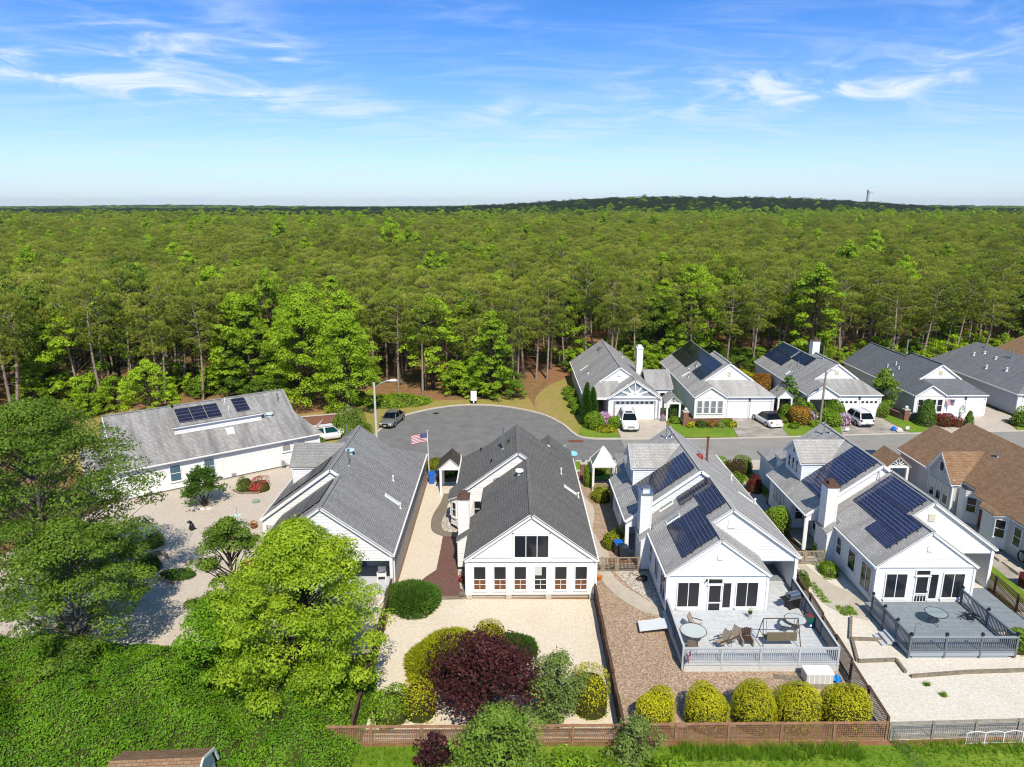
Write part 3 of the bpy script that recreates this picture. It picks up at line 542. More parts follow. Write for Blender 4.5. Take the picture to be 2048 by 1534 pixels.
# ------------------------------------------------------------------ houses of the near row that share one plan
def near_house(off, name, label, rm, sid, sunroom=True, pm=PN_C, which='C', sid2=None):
    ox, oy = off; base = (13.6+ox, 50+oy, 0); th = Thing(name, label, 'house', base, base=base); z0 = 2.97; sid2 = sid2 or sid
    X = lambda x: x+ox
    Y = lambda y: y+oy
    def P(x, y, z): return (x+ox, y+oy, z)
    zl1 = lambda x: z0+PI_*(x-X(9.67)); zl3 = lambda x: z0+PI_*(x-X(8.37)); zr = lambda x: z0+PI_*(X(18.83)-x)
    def on(f, pts): return [(X(x), Y(y), f(X(x))) for x, y in pts]
    y1 = 39.4 if sunroom else 41.72
    l1 = [(9.67, y1), (12.92, y1), (12.92, 41.72), (14.26, 41.72), (14.26, 47.3), (10.02, 47.3), (10.02, 45.3), (9.67, 45.3)]
    if not sunroom: l1 = [(9.67, y1), (14.26, y1), (14.26, 47.3), (9.67, 47.3)]
    polys = [on(zl1, l1)]
    if sunroom: zs = lambda x: zl1(X(12.92))-PI_*(x-X(12.92)); polys.append(on(zs, [(12.925, y1), (16.15, y1), (16.15, 41.9), (12.925, 41.9)]))
    polys.append(on(zr, [(14.265, 41.72), (18.83, 41.72), (18.83, 57.6), (13.625, 57.6), (13.625, 47.22), (14.265, 47.22)]))
    polys.append(on(zl3, [(8.37, 47.2), (13.62, 47.2), (13.62, 57.6), (9.75, 57.6), (9.75, 55.4), (8.37, 55.4)]))
    # garage wing at the street end, hipped
    zg = 2.9; t = 2.9; gx0, gx1, gy0, gy1 = 9.6, 18.83, 57.3, 61.5; s = .46
    hz = zg+s*(gy1-gy0-.0)
    polys += [[P(gx0, gy0, zg), P(gx0, gy1, zg), P(gx0+2.6, gy0, zg+PI_*2.6)], [P(gx0, gy1, zg+.005), P(gx1, gy1, zg+.005), P(gx1-2.6, gy0, zg+PI_*2.6), P(gx0+2.6, gy0, zg+PI_*2.6)], [P(gx1, gy1, zg), P(gx1, gy0+.3, zg), P(gx1-2.6, gy0+.3, zg+PI_*2.6)]]
    roof(th, polys, rm)
    cp = MB()
    for a, b in ([P(14.26, 41.72, zr(X(14.26))), P(14.26, 47.2, zr(X(14.26)))], [P(13.62, 47.2, zr(X(13.62))), P(13.62, 57.6, zr(X(13.62)))]):
        cp.beam(a, b, .26, .05)
    if sunroom: cp.beam(P(12.92, y1, zl1(X(12.92))), P(12.92, 41.9, zl1(X(12.92))), .26, .05)
    th.part('ridge_cap', cp, rm)
    # walls
    w = MB(); b = .22
    if sunroom:
        w.siding([P(9.82, 39.6, b), P(16., 39.6, b), P(16., 39.6, 2.9), P(9.82, 39.6, 2.9)])
        w.siding([P(9.82, 45.35, b), P(9.82, 39.6, b), P(9.82, 39.6, 3.0), P(9.82, 45.35, 3.0)])
        w.siding([P(16, 39.6, b), P(16, 45.6, b), P(16, 45.6, 3.0), P(16, 39.6, 3.0)])
    w.siding([P(10.0, 47.4, b), P(10.0, 45.3, b), P(10.0, 45.3, 3.2), P(10, 47.4, 3.2)])
    w.siding([P(9.82, 45.35, 2.9), P(9.82, 45.34, b), P(10., 45.34, b), P(10., 45.34, 3.0)][::-1])
    xb = 16.0 if sunroom else 13.6
    w.siding([P(xb, 45.2, b), P(18.55, 45.2, b), P(18.55, 45.2, 2.8), P(xb, 45.2, 2.8)])
    if not sunroom: w.siding([P(9.9, 42.1, b), P(13.6, 42.1, b), P(13.6, 42.1, 2.8), P(9.9, 42.1, 2.8)]); w.siding([P(13.6, 42.1, b), P(13.6, 45.2, b), P(13.6, 45.2, 2.8), P(13.6, 42.1, 2.8)]); w.siding([P(9.9, 47.4, b), P(9.9, 42.1, b), P(9.9, 42.1, 3.0), P(9.9, 47.4, 3.0)])
    w.siding([P(8.75, 55.4, b), P(8.75, 50.8, b), P(8.75, 50.8, 3.05), P(8.75, 55.4, 3.05)])
    w.siding([P(8.75, 50.8, b), P(10., 50.8, b), P(10., 50.8, 3.6), P(8.75, 50.8, 3.0)])
    w.siding([P(10., 50.8, b), P(10., 47.4, b), P(10., 47.4, 3.6), P(10., 50.8, 3.6)])
    w.siding([P(9.9, 61.2, b), P(9.9, 55.4, b), P(9.9, 55.4, 3.6), P(9.9, 57.3, 3.6), P(9.9, 57.3, 2.95), P(9.9, 61.2, 2.95)])
    w.siding([P(18.55, 61.2, b), P(9.9, 61.2, b), P(9.9, 61.2, 2.9), P(18.55, 61.2, 2.9)])
    w.siding([P(18.55, 45.2, .0), P(18.55, 41.9, .0), P(18.55, 41.9, 3.0), P(18.55, 45.2, 3.0)])
    th.part('wall', w, sid)
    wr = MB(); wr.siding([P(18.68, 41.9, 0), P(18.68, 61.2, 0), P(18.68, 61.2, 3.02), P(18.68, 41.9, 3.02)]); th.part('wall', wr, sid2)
    gw = MB()
    if sunroom: gw.siding([P(9.9, 39.55, 3.0), P(15.95, 39.55, 3.0), P(12.92, 39.55, 5.24)], .2)
    if sunroom: gw.siding([P(12.6, 41.95, 2.55), P(18.7, 41.95, 2.55), P(18.7, 41.95, 2.98), P(14.26, 41.95, 6.22), P(12.6, 41.95, 5.02)])
    else: gw.siding([P(9.9, 41.95, 2.45), P(18.7, 41.95, 2.45), P(18.7, 41.95, 2.98), P(14.26, 41.95, 6.22), P(9.9, 41.95, 3.02)])
    gw.siding([P(8.5, 47.42, 2.5), P(14.2, 47.42, 2.5), P(14.2, 47.42, 6.25), P(13.62, 47.42, 6.68), P(8.5, 47.42, 2.98)])
    gw.siding([P(17.9, 57.5, 3.5), P(9.9, 57.5, 3.5), P(9.9, 57.5, 3.95), P(13.62, 57.5, 6.65), P(17.9, 57.5, 3.55)])
    th.part('gable_wall', gw, sid if which == 'C' else WHITE)
    tr = MB()
    if sunroom:
        for x in (9.82, 16.): corner(tr, X(x), Y(39.6), .1, 2.92)
        tr.box(X(9.75), X(16.07), Y(39.48), Y(39.56), 2.86, 3.02)
        tr.beam(P(9.67, 39.44, 2.86), P(12.92, 39.44, 5.26), .05, .2); tr.beam(P(16.15, 39.44, 2.86), P(12.92, 39.44, 5.26), .05, .2)
    corner(tr, X(18.66), Y(41.95), 0, 2.95, .1)
    corner(tr, X(8.58), Y(47.5), 0, 2.55, .11); corner(tr, X(8.75), Y(50.8), b, 3.0); corner(tr, X(9.9), Y(55.4), b, 3.3)
    tr.box(X(8.48), X(10.), Y(47.4), Y(47.62), 2.4, 2.56)
    a2 = 12.95 if sunroom else 9.7
    tr.beam(P(14.26, 41.76, 6.24), P(18.83, 41.76, 2.88), .05, .2); tr.beam(P(14.26, 41.76, 6.24), P(a2, 41.76, zl1(X(a2))-.1), .05, .2)
    tr.beam(P(13.62, 47.22, 6.72), P(8.37, 47.22, 2.86), .05, .2); tr.beam(P(13.62, 47.22, 6.72), P(14.2, 47.22, 6.29), .05, .2)
    th.part('trim', tr, TRIM)
    fo = MB()
    if sunroom: fo.box(X(9.86), X(15.96), Y(39.64), Y(47), 0, b)
    else: fo.box(X(9.94), X(13.56), Y(42.14), Y(47), 0, b)
    fo.box(X(9.94), X(18.5), Y(45.24), Y(61.1), 0, b); fo.box(X(8.8), X(10.), Y(50.84), Y(55.3), 0, b); fo.box(X(8.5), X(10.), Y(47.5), Y(50.8), 0, .12); th.part('foundation', fo, CONC)
    for xg in (8.37,): gutter(th, P(xg-.05, 47.25, 2.87), P(xg-.05, 55.35, 2.87))
    if sunroom: gutter(th, P(9.61, 39.45, 2.86), P(9.61, 45.3, 2.86)); downspout(th, X(9.72), Y(39.48), .1, 2.85)
    gutter(th, P(18.88, 41.75, 2.86), P(18.88, 61.3, 2.86)); downspout(th, X(18.8), Y(42.2), .05, 2.8)
    downspout(th, X(8.46), Y(47.45), .05, 2.85)
    # fireplace bump and chimney
    if sunroom:
        bm = MB(); bm.siding([P(9.17, 45.3, .15), P(9.82, 45.3, .15), P(9.82, 45.3, 2.95), P(9.17, 45.3, 2.45)]); bm.siding([P(9.17, 47.2, .15), P(9.17, 45.3, .15), P(9.17, 45.3, 2.45), P(9.17, 47.2, 2.45)])
        th.part('fireplace_bay', bm, sid); roof(th, [[P(9.05, 45.2, 2.42), P(9.84, 45.2, 3.0), P(9.84, 47.25, 3.0), P(9.05, 47.25, 2.42)]], rm, 'bay_roof', th2=.1)
        chimney(th, X(9.2), X(9.93), Y(45.95), Y(46.9), 2.5, 5.5 if which == 'C' else 5.6, sid if which == 'C' else WHITE, METAL if which == 'C' else MATS['chimney flashing'])
    # dormer
    dm = MB(); dx0 = 9.62; zd = lambda x: zl3(X(x))
    ya, yb, ym = 51.55, 54.75, 53.15; ze, zp = 5.52, 6.78
    dm.siding([P(dx0, yb, zd(dx0)-.1), P(dx0, ya, zd(dx0)-.1), P(dx0, ya, ze), P(dx0, ym, zp-.05), P(dx0, yb, ze)])
    d_o = th.part('dormer', dm, BLUEW if which != 'A' else sid)
    sw = MB(); xe = 8.37+(ze-z0)/PI_
    sw.siding([P(dx0, ya, zd(dx0)-.1), P(xe, ya, ze), P(dx0, ya, ze)]); sw.siding([P(dx0, yb, ze), P(xe, yb, ze), P(dx0, yb, zd(dx0)-.1)])
    th.part('dormer_wall', sw, sid, d_o)
    xp = 8.37+(zp-z0)/PI_-.02
    e2 = ze-.14; sl = (zp-ze)/(ym-ya); yo = ya-.16; xo = 8.37+(ze-.16*sl-z0)/PI_
    roof(th, [[P(dx0-.25, yo, ze-.16*sl), P(xo, yo, ze-.16*sl), P(xp, ym, zp), P(dx0-.25, ym, zp)], [P(dx0-.25, ym+.005, zp), P(xp, ym+.005, zp), P(xo, yb+.16, ze-.16*sl), P(dx0-.25, yb+.16, ze-.16*sl)]], rm, 'dormer_roof', parent=d_o, th2=.12)
    dt = MB(); dt.beam(P(dx0-.24, yo, ze-.16*sl-.12), P(dx0-.24, ym, zp-.12), .05, .16); dt.beam(P(dx0-.24, yb+.16, ze-.16*sl-.12), P(dx0-.24, ym, zp-.12), .05, .16)
    corner(dt, X(dx0), Y(ya), zd(dx0), ze, .05); th.part('dormer_trim', dt, TRIM, d_o)
    for k in (-1, 0, 1): window(th, P(dx0, ym+k*.78, 4.75), (0, -1, 0), (-1, 0, 0), .42, .95)
    window(th, P(dx0, ym, 5.95), (0, -1, 0), (-1, 0, 0), .42, .5, rows=1)
    # windows and doors
    if sunroom:
        z = b
        for xc in (11.1, 14.75):
            window(th, P(xc, 39.6, 1.55), (1, 0, 0), (0, -1, 0), 1.3, 1.65, cols=2, rows=1, glass=SCREEN if which == 'C' else GLASS)
            kp = MB(); kp.box(X(xc-.68), X(xc+.68), Y(39.52), Y(39.57), .25, .68); th.part('kick_panel', kp, TRIM)
        screen_door(th, X(12.75), Y(39.6), .24, .86, 2.0, 0 if which == 'C' else 1)
        window(th, P(13.5, 39.6, 1.5), (1, 0, 0), (0, -1, 0), .48, 1.7, rows=1, glass=SCREEN)
        window(th, P(12.75, 39.6, 2.47), (1, 0, 0), (0, -1, 0), .84, .3, rows=1, glass=SCREEN)
        kp = MB(); kp.box(X(13.22), X(13.78), Y(39.52), Y(39.57), .25, .6); th.part('kick_panel', kp, TRIM)
        window(th, P(9.82, 40.7, 1.55), (0, -1, 0), (-1, 0, 0), 1.25, 1.7, cols=2, rows=1 if which != 'C' else 2, glass=GLASS)
        window(th, P(9.82, 42.7, 1.65), (0, -1, 0), (-1, 0, 0), .95, 1.3, cols=2 if which == 'C' else 1, rows=1)
        window(th, P(9.82, 44.6, 1.75), (0, -1, 0), (-1, 0, 0), .7, 1.2)
        gable_vent(th, X(12.92), Y(39.53), 4.15)
        lt = MB()
        for s in (-.1, .1): lt.tube([P(12.3+s, 39.5, 2.62), P(12.3+s*1.8, 39.36, 2.55)], .045, 8)
        if which == 'C':
            for q in lt.pieces(): th.part('floodlight', q, BLACKM)
        window(th, P(16.9, 45.2, 1.6), (1, 0, 0), (0, -1, 0), .7, 1.0, rows=1)
        dd = MB(); dd.box(X(17.5), X(18.4), Y(45.1), Y(45.18), .25, 2.3); th.part('porch_door', dd, TRIM)
        gable_vent(th, X(14.26), Y(41.93), 5.15, w=.45, h=.5, m=TRIM if which == 'C' else MATS['pale yellow vent'])
        for k in (0, 1, 2): window(th, P(8.75, 52.6+k*.75, 1.75), (0, -1, 0), (-1, 0, 0), .42, .95, glass=[GLASS, MATS['pale blind']] if which == 'D' else GLASS)
        window(th, P(10., 48.9, 1.55), (0, -1, 0), (-1, 0, 0), .9, 1.3); window(th, P(9.4, 50.8, 1.6), (1, 0, 0), (0, -1, 0), .6, 1.2)
    else:
        gable_vent(th, X(14.26), Y(41.93), 5.0, w=.5, h=.55)
        window(th, P(15.4, 45.2, 1.25), (1, 0, 0), (0, -1, 0), 1.9, 1.95, cols=2, rows=1, glass=GLASSL, name='sliding_door')
        window(th, P(17.7, 45.2, 1.7), (1, 0, 0), (0, -1, 0), .9, 1.0, rows=1, glass=GLASSL)
    # roof pipes and skylights
    pipe(th, X(12.98), Y(55.76), zl3(X(12.98)), 1.0, .045); pipe(th, X(13.3), Y(55.3), zl3(X(13.3)), .3, .05)
    if which == 'C':
        pipe(th, X(15.78), Y(53.5), zr(X(15.78)), 1.9, .085, RUST)
        tv = MB(); tv.lathe(P(14.9, 52.5, zr(X(14.9))), [(.28, -.2), (.28, .16), (.2, .26), (0, .3)], 14); th.part('roof_turbine', tv, mat('faded red metal', (.28, .035, .03), .5))
        pipe(th, X(17.63), Y(52.77), zr(X(17.63)), .32, .05, TRIM); pipe(th, X(18.5), Y(49.6), zr(X(18.5)), .3, .05, TRIM)
        skylight(th, X(17.1), X(18.3), Y(49.4), Y(49.8), zr, GLASSL)
        gl = mat('green tinted skylight', (.20, .29, .25), .15, .5)
        skylight(th, X(10.72), X(11.68), Y(46.88), Y(47.28), zl1, gl); skylight(th, X(10.76), X(11.66), Y(44.72), Y(45.1), zl1, gl)
        for i, (a, c) in enumerate(((9.47, 10.72), (10.78, 12.03), (12.09, 13.33))): solar(th, X(a), X(c), Y(47.98), Y(51.35), 4, zl3, pm)
        solar(th, X(11.95), X(12.8), Y(45.9), Y(47.25), 1, zl1, pm); solar(th, X(12.86), X(14.05), Y(42.8), Y(47.25), 5, zl1, pm)
        solar(th, X(10.73), X(11.5), Y(39.95), Y(44.5), 3, zl1, pm); solar(th, X(11.55), X(12.8), Y(40.0), Y(44.45), 5, zl1, pm)
    if which == 'D':
        for i, (a, c) in enumerate(((9.6, 10.98), (11.05, 12.3), (12.36, 13.5))): solar(th, X(a), X(c), Y(47.75), Y(51.4), 4, zl3, pm)
        solar(th, X(12.78), X(13.98), Y(42.2), Y(46.75), 5, zl1, pm); solar(th, X(11.45), X(12.72), Y(40.25), Y(46.7), 7, zl1, pm); solar(th, X(10.68), X(11.4), Y(40.25), Y(43.2), 2, zl1, pm)
        bx = MB(); bx.tube([P(13.4, 47.35, 6.3), P(13.35, 47.1, 5.7), P(13.3, 46.9, zl1(X(13.3))+.05)], .03, 6); th.part('conduit', bx, METAL)
    if which == 'A':
        for i, (a, c) in enumerate(((8.9, 10.2), (10.25, 11.5), (11.55, 12.8))): solar(th, X(a), X(c), Y(48.4), Y(51.35), 3, zl3, pm)
        for i, (a, c) in enumerate(((10.0, 11.3), (11.35, 12.6), (12.65, 13.9))): solar(th, X(a), X(c), Y(43.1), Y(47.1), 4, zl1, pm)
        pipe(th, X(14.45), Y(49.6), zr(X(14.45)), 1.15, .07)
        tv = MB(); tv.lathe(P(14.1, 51.6, zr(X(14.1))), [(.2, -.25), (.2, .2), (.38, .24), (.36, .32), (0, .38)], 16); th.part('solar_tube', tv, mat('pale blue dome', (.55, .68, .74), .25, .5))
        skylight(th, X(17.2), X(18.3), Y(48.55), Y(48.95), zr, mat('bright skylight', (.62, .64, .64), .2, .5))
        pipe(th, X(17.3), Y(51.8), zr(X(17.3)), .32, .05, TRIM); pipe(th, X(18.35), Y(48.3), zr(X(18.35)), .3, .05, TRIM)
        fe = MB(); fe.tube([P(18.62, 57.5, 3.3), P(18.9, 57.5, 3.3)], .02)
    return th
mat('chimney flashing', (.20, .115, .08), .6, .4, .4, var=.5, vscale=8); mat('pale yellow vent', (.62, .60, .46), .6); mat('pale blind', (.60, .58, .50), .5)
hC = near_house((0, 0), 'house', 'white house with violet black solar panels and screened porch behind the white deck', S_LIGHT, BLUEW, True, PN_C, 'C')
hD = near_house((13.45, 1.0), 'house', 'white house with bright navy solar panels and copper chimney cap behind the grey deck', S_LIGHT, BLUEW, True, PN_D, 'D')
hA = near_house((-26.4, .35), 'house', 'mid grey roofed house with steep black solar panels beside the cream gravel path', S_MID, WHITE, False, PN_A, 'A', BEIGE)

# ------------------------------------------------------------------ central dark roofed house
def house_B():
    base = (1.4, 50, 0); th = Thing('house', 'central white house with plain dark grey roof and six tall rear windows', 'house', base, base=base)
    z0 = 2.93; p = .733; zr = lambda x: z0+p*(5.69-x); zl = lambda x: 2.9+p*(x+2.9); zl3 = lambda x: zr(.69)-.735*(.69-x)
    def on(f, pts): return [(x, y, f(x)) for x, y in pts]
    polys = [on(zl, [(-2.9, 41.5), (1.41, 41.5), (1.41, 52.), (-2.05, 52.), (-2.05, 47.9), (-2.9, 47.9)]),
             on(zr, [(1.415, 41.5), (5.69, 41.5), (5.69, 60.4), (3.5, 58.9), (.695, 58.9), (.695, 51.7), (1.415, 51.7)]),
             on(zl3, [(-4.0, 51.7), (.69, 51.7), (.69, 58.9), (-1.8, 58.9), (-4.25, 60.4), (-4.25, 54.5), (-5.1, 54.6), (-4.9, 53.0)]),
             [(-4.25, 60.4, zl3(-4.25)), (-1.8, 58.9, zl3(-1.8)), (3.5, 58.9, zl3(-1.8)), (5.69, 60.4, z0)]]
    polys[2] = on(zl3, [(-4.0, 51.7), (.69, 51.7), (.69, 58.9), (-1.8, 58.9), (-4.25, 60.4), (-4.25, 51.7)])
    # street side garage gable whose ridge shows over the roof
    polys += [[(3.62, 57.2, 4.55), (3.62, 62.2, 4.55), (1.6, 62.2, 3.05), (1.6, 58.0, 3.05)], [(3.625, 57.2, 4.55), (5.69, 58.2, 2.98), (5.69, 62.2, 2.98), (3.625, 62.2, 4.55)]]
    roof(th, polys, S_DARK)
    br = MB(); bz = 2.35
    cp = MB(); cp.beam((1.41, 41.5, zr(1.41)), (1.41, 51.7, zr(1.41)), .26, .05); cp.beam((.69, 51.7, zr(.69)), (.69, 58.9, zr(.69)), .26, .05); th.part('ridge_cap', cp, S_DARK)
    w = MB(); b = .3
    w.siding([(-2.8, 41.72, b), (5.62, 41.72, b), (5.62, 41.72, 2.8), (-2.8, 41.72, 2.8)]); w.siding([(-2.8, 52, b), (-2.8, 41.72, b), (-2.8, 41.72, 2.88), (-2.8, 52, 2.88)])
    w.siding([(5.62, 41.72, b), (5.62, 60.2, b), (5.62, 60.2, 2.9), (5.62, 41.72, 2.9)])
    w.siding([(-2.75, 41.68, 2.95), (5.57, 41.68, 2.95), (1.41, 41.68, 5.93)])
    w.siding([(-4.0, 51.95, b), (.7, 51.95, b), (1.35, 51.95, 6.0), (.69, 51.95, 6.48), (-4.0, 51.95, zl3(-4.)-.1)])
    w.siding([(-4.0, 60, b), (-4.0, 51.95, b), (-4.0, 51.95, 3.0), (-4.0, 60, 3.0)])
    w.siding([(5.5, 62, b), (1.7, 62, b), (1.7, 62, 3.0), (3.62, 62, 4.4), (5.5, 62, 3.0)])
    th.part('wall', w, CREAM)
    tr = MB()
    for x in (-2.8, 5.62): corner(tr, x, 41.72, b, 2.85)
    tr.box(-2.9, 5.7, 41.58, 41.67, 2.72, 2.92)
    tr.beam((-2.9, 41.54, 2.8), (1.41, 41.54, 5.96), .05, .24); tr.beam((5.69, 41.54, 2.8), (1.41, 41.54, 5.96), .05, .24)
    tr.beam((.69, 51.74, 6.5), (-4.2, 51.74, 2.9), .05, .2); tr.beam((.69, 51.74, 6.5), (1.35, 51.74, 6.02), .05, .2)
    th.part('trim', tr, TRIM)
    fo = MB(); fo.box(-2.7, 5.52, 41.85, 52, 0, b)
    for x in (-2.62, -.05, 2.55, 5.4): fo.box(x-.19, x+.19, 41.55, 41.9, 0, .28)
    th.part('foundation_pier', fo, CONC)
    # gable picture window
    window(th, (1.42, 41.68, 3.78), (1, 0, 0), (0, -1, 0), 2.15, 1.5, cols=3, rows=1, fw=.1, glass=GLASS)
    bx = MB(); bx.box(.2, .28, 41.6, 41.66, 2.95, 4.75); bx.box(2.56, 2.64, 41.6, 41.66, 2.95, 4.75); bx.box(.2, 2.64, 41.6, 41.66, 4.66, 4.76); th.part('window_surround', bx, TRIM)
    WD = mat('orange brown wood seen through glass', (.17, .065, .025), .25, .5, var=.4, vscale=5)
    for k in range(6):
        xc = -1.92+k*1.315
        f = window(th, (xc, 41.72, 1.52), (1, 0, 0), (0, -1, 0), .74, 1.62, cols=1, rows=1, fw=.06, split=[.44], glass=[WD if k != 3 else SCREEN, SCREEN])
        gr = MB(); obox(gr, (xc, 41.655, .71+.36), (1, 0, 0), (0, -1, 0), .014, .012, .36); obox(gr, (xc, 41.655, .71+.36), (1, 0, 0), (0, -1, 0), .37, .012, .014); th.part('window_grid', gr, TRIM, f)
    dk = MB(); dk.box(-.0+.42, .99, 41.664, 41.668, 1.55, 2.25); 
    bl = MB(); bl.box(1.66, 2.1, 41.66, 41.669, 1.72, 2.32); th.part('window_blind', bl, mat('pale green blind', (.55, .58, .52), .5))
    # fireplace bay, chimney and bay window on the left side
    bm = MB(); bm.siding([(-3.62, 45.3, .35), (-2.8, 45.3, .35), (-2.8, 45.3, 2.88), (-3.62, 45.3, 2.35)]); bm.siding([(-3.62, 47.3, .35), (-3.62, 45.3, .35), (-3.62, 45.3, 2.35), (-3.62, 47.3, 2.35)]); th.part('fireplace_bay', bm, CREAM)
    roof(th, [[(-3.72, 45.2, 2.36), (-2.8, 45.2, 2.98), (-2.8, 47.3, 2.98), (-3.72, 47.3, 2.36)]], S_DARK, 'bay_roof', th2=.1)
    chimney(th, -3.55, -2.86, 46.0, 46.9, .4, 5.15, CREAM, MATS['chimney flashing'])
    bay = MB(); q = [(-4.0, 51.6), (-4.62, 52.3), (-4.62, 53.6), (-4.0, 54.3)]
    for i in range(3):
        a, c = q[i+1], q[i]; 
        bay.siding([(*a, .4), (*c, .4), (*c, 2.75), (*a, 2.75)])
    th.part('bay_window', bay, CREAM)
    roof(th, [[(-3.9, 51.3, 3.25), (-4.85, 52.1, 2.62), (-4.85, 53.8, 2.62), (-3.9, 54.6, 3.25)]], S_DARK, 'bay_roof', th2=.14)
    n1 = Vector((-.7, -.62, 0)).normalized(); window(th, Vector((-4.31, 51.95, 1.75)), n1.cross(Vector((0, 0, 1))), n1, .42, 1.15); window(th, (-4.62, 52.95, 1.75), (0, -1, 0), (-1, 0, 0), .8, 1.2)
    window(th, (-2.5, 51.95, 1.8), (1, 0, 0), (0, -1, 0), .5, 1.3)
    pipe(th, -.5, 55.0, zl3(-.5), 1.7, .09); pipe(th, 4.18, 53.7, zr(4.18), .38, .05, TRIM); pipe(th, 5.3, 50.85, zr(5.3), .3, .05, TRIM)
    mv = MB(); mv.lathe((.75, 49.6, zl(.75)), [(.14, -.2), (.14, .25), (.33, .28), (.3, .4), (0, .46)], 16); th.part('attic_fan', mv, TRIM)
    for x, y in ((-2.46, 58.5), (-1.43, 53.6), (-.07, 55.5)): pipe(th, x, y, zl3(x), .16, .05, BLACKM)
    pv = MB(); pv.tube([(-1.2, 51.6, zl(-1.2)), (-1.2, 51.6, zl(-1.2)+.25), (-.8, 51.55, zl(-.8)+.12)], .05, 8); th.part('vent_elbow', pv, METAL)
    skylight(th, 4.2, 5.3, 51.0, 51.4, zr, mat('white skylight', (.7, .7, .7), .2, .5))
    gutter(th, (5.74, 41.5, 2.83), (5.74, 60.4, 2.83)); gutter(th, (-4.3, 54.6, 2.9), (-4.3, 60.4, 2.9)); downspout(th, -4.32, 60.3, 1.5, 3.3)
    downspout(th, -2.72, 41.62, .1, 2.7)
    st = MB(); st.box(-3.3, -2.85, 41.7, 42.3, 0, .18); st.box(-3.05, -2.85, 41.9, 43.2, .18, .34); th.part('side_step', st, TIMBER)
    return th
hB = house_B()

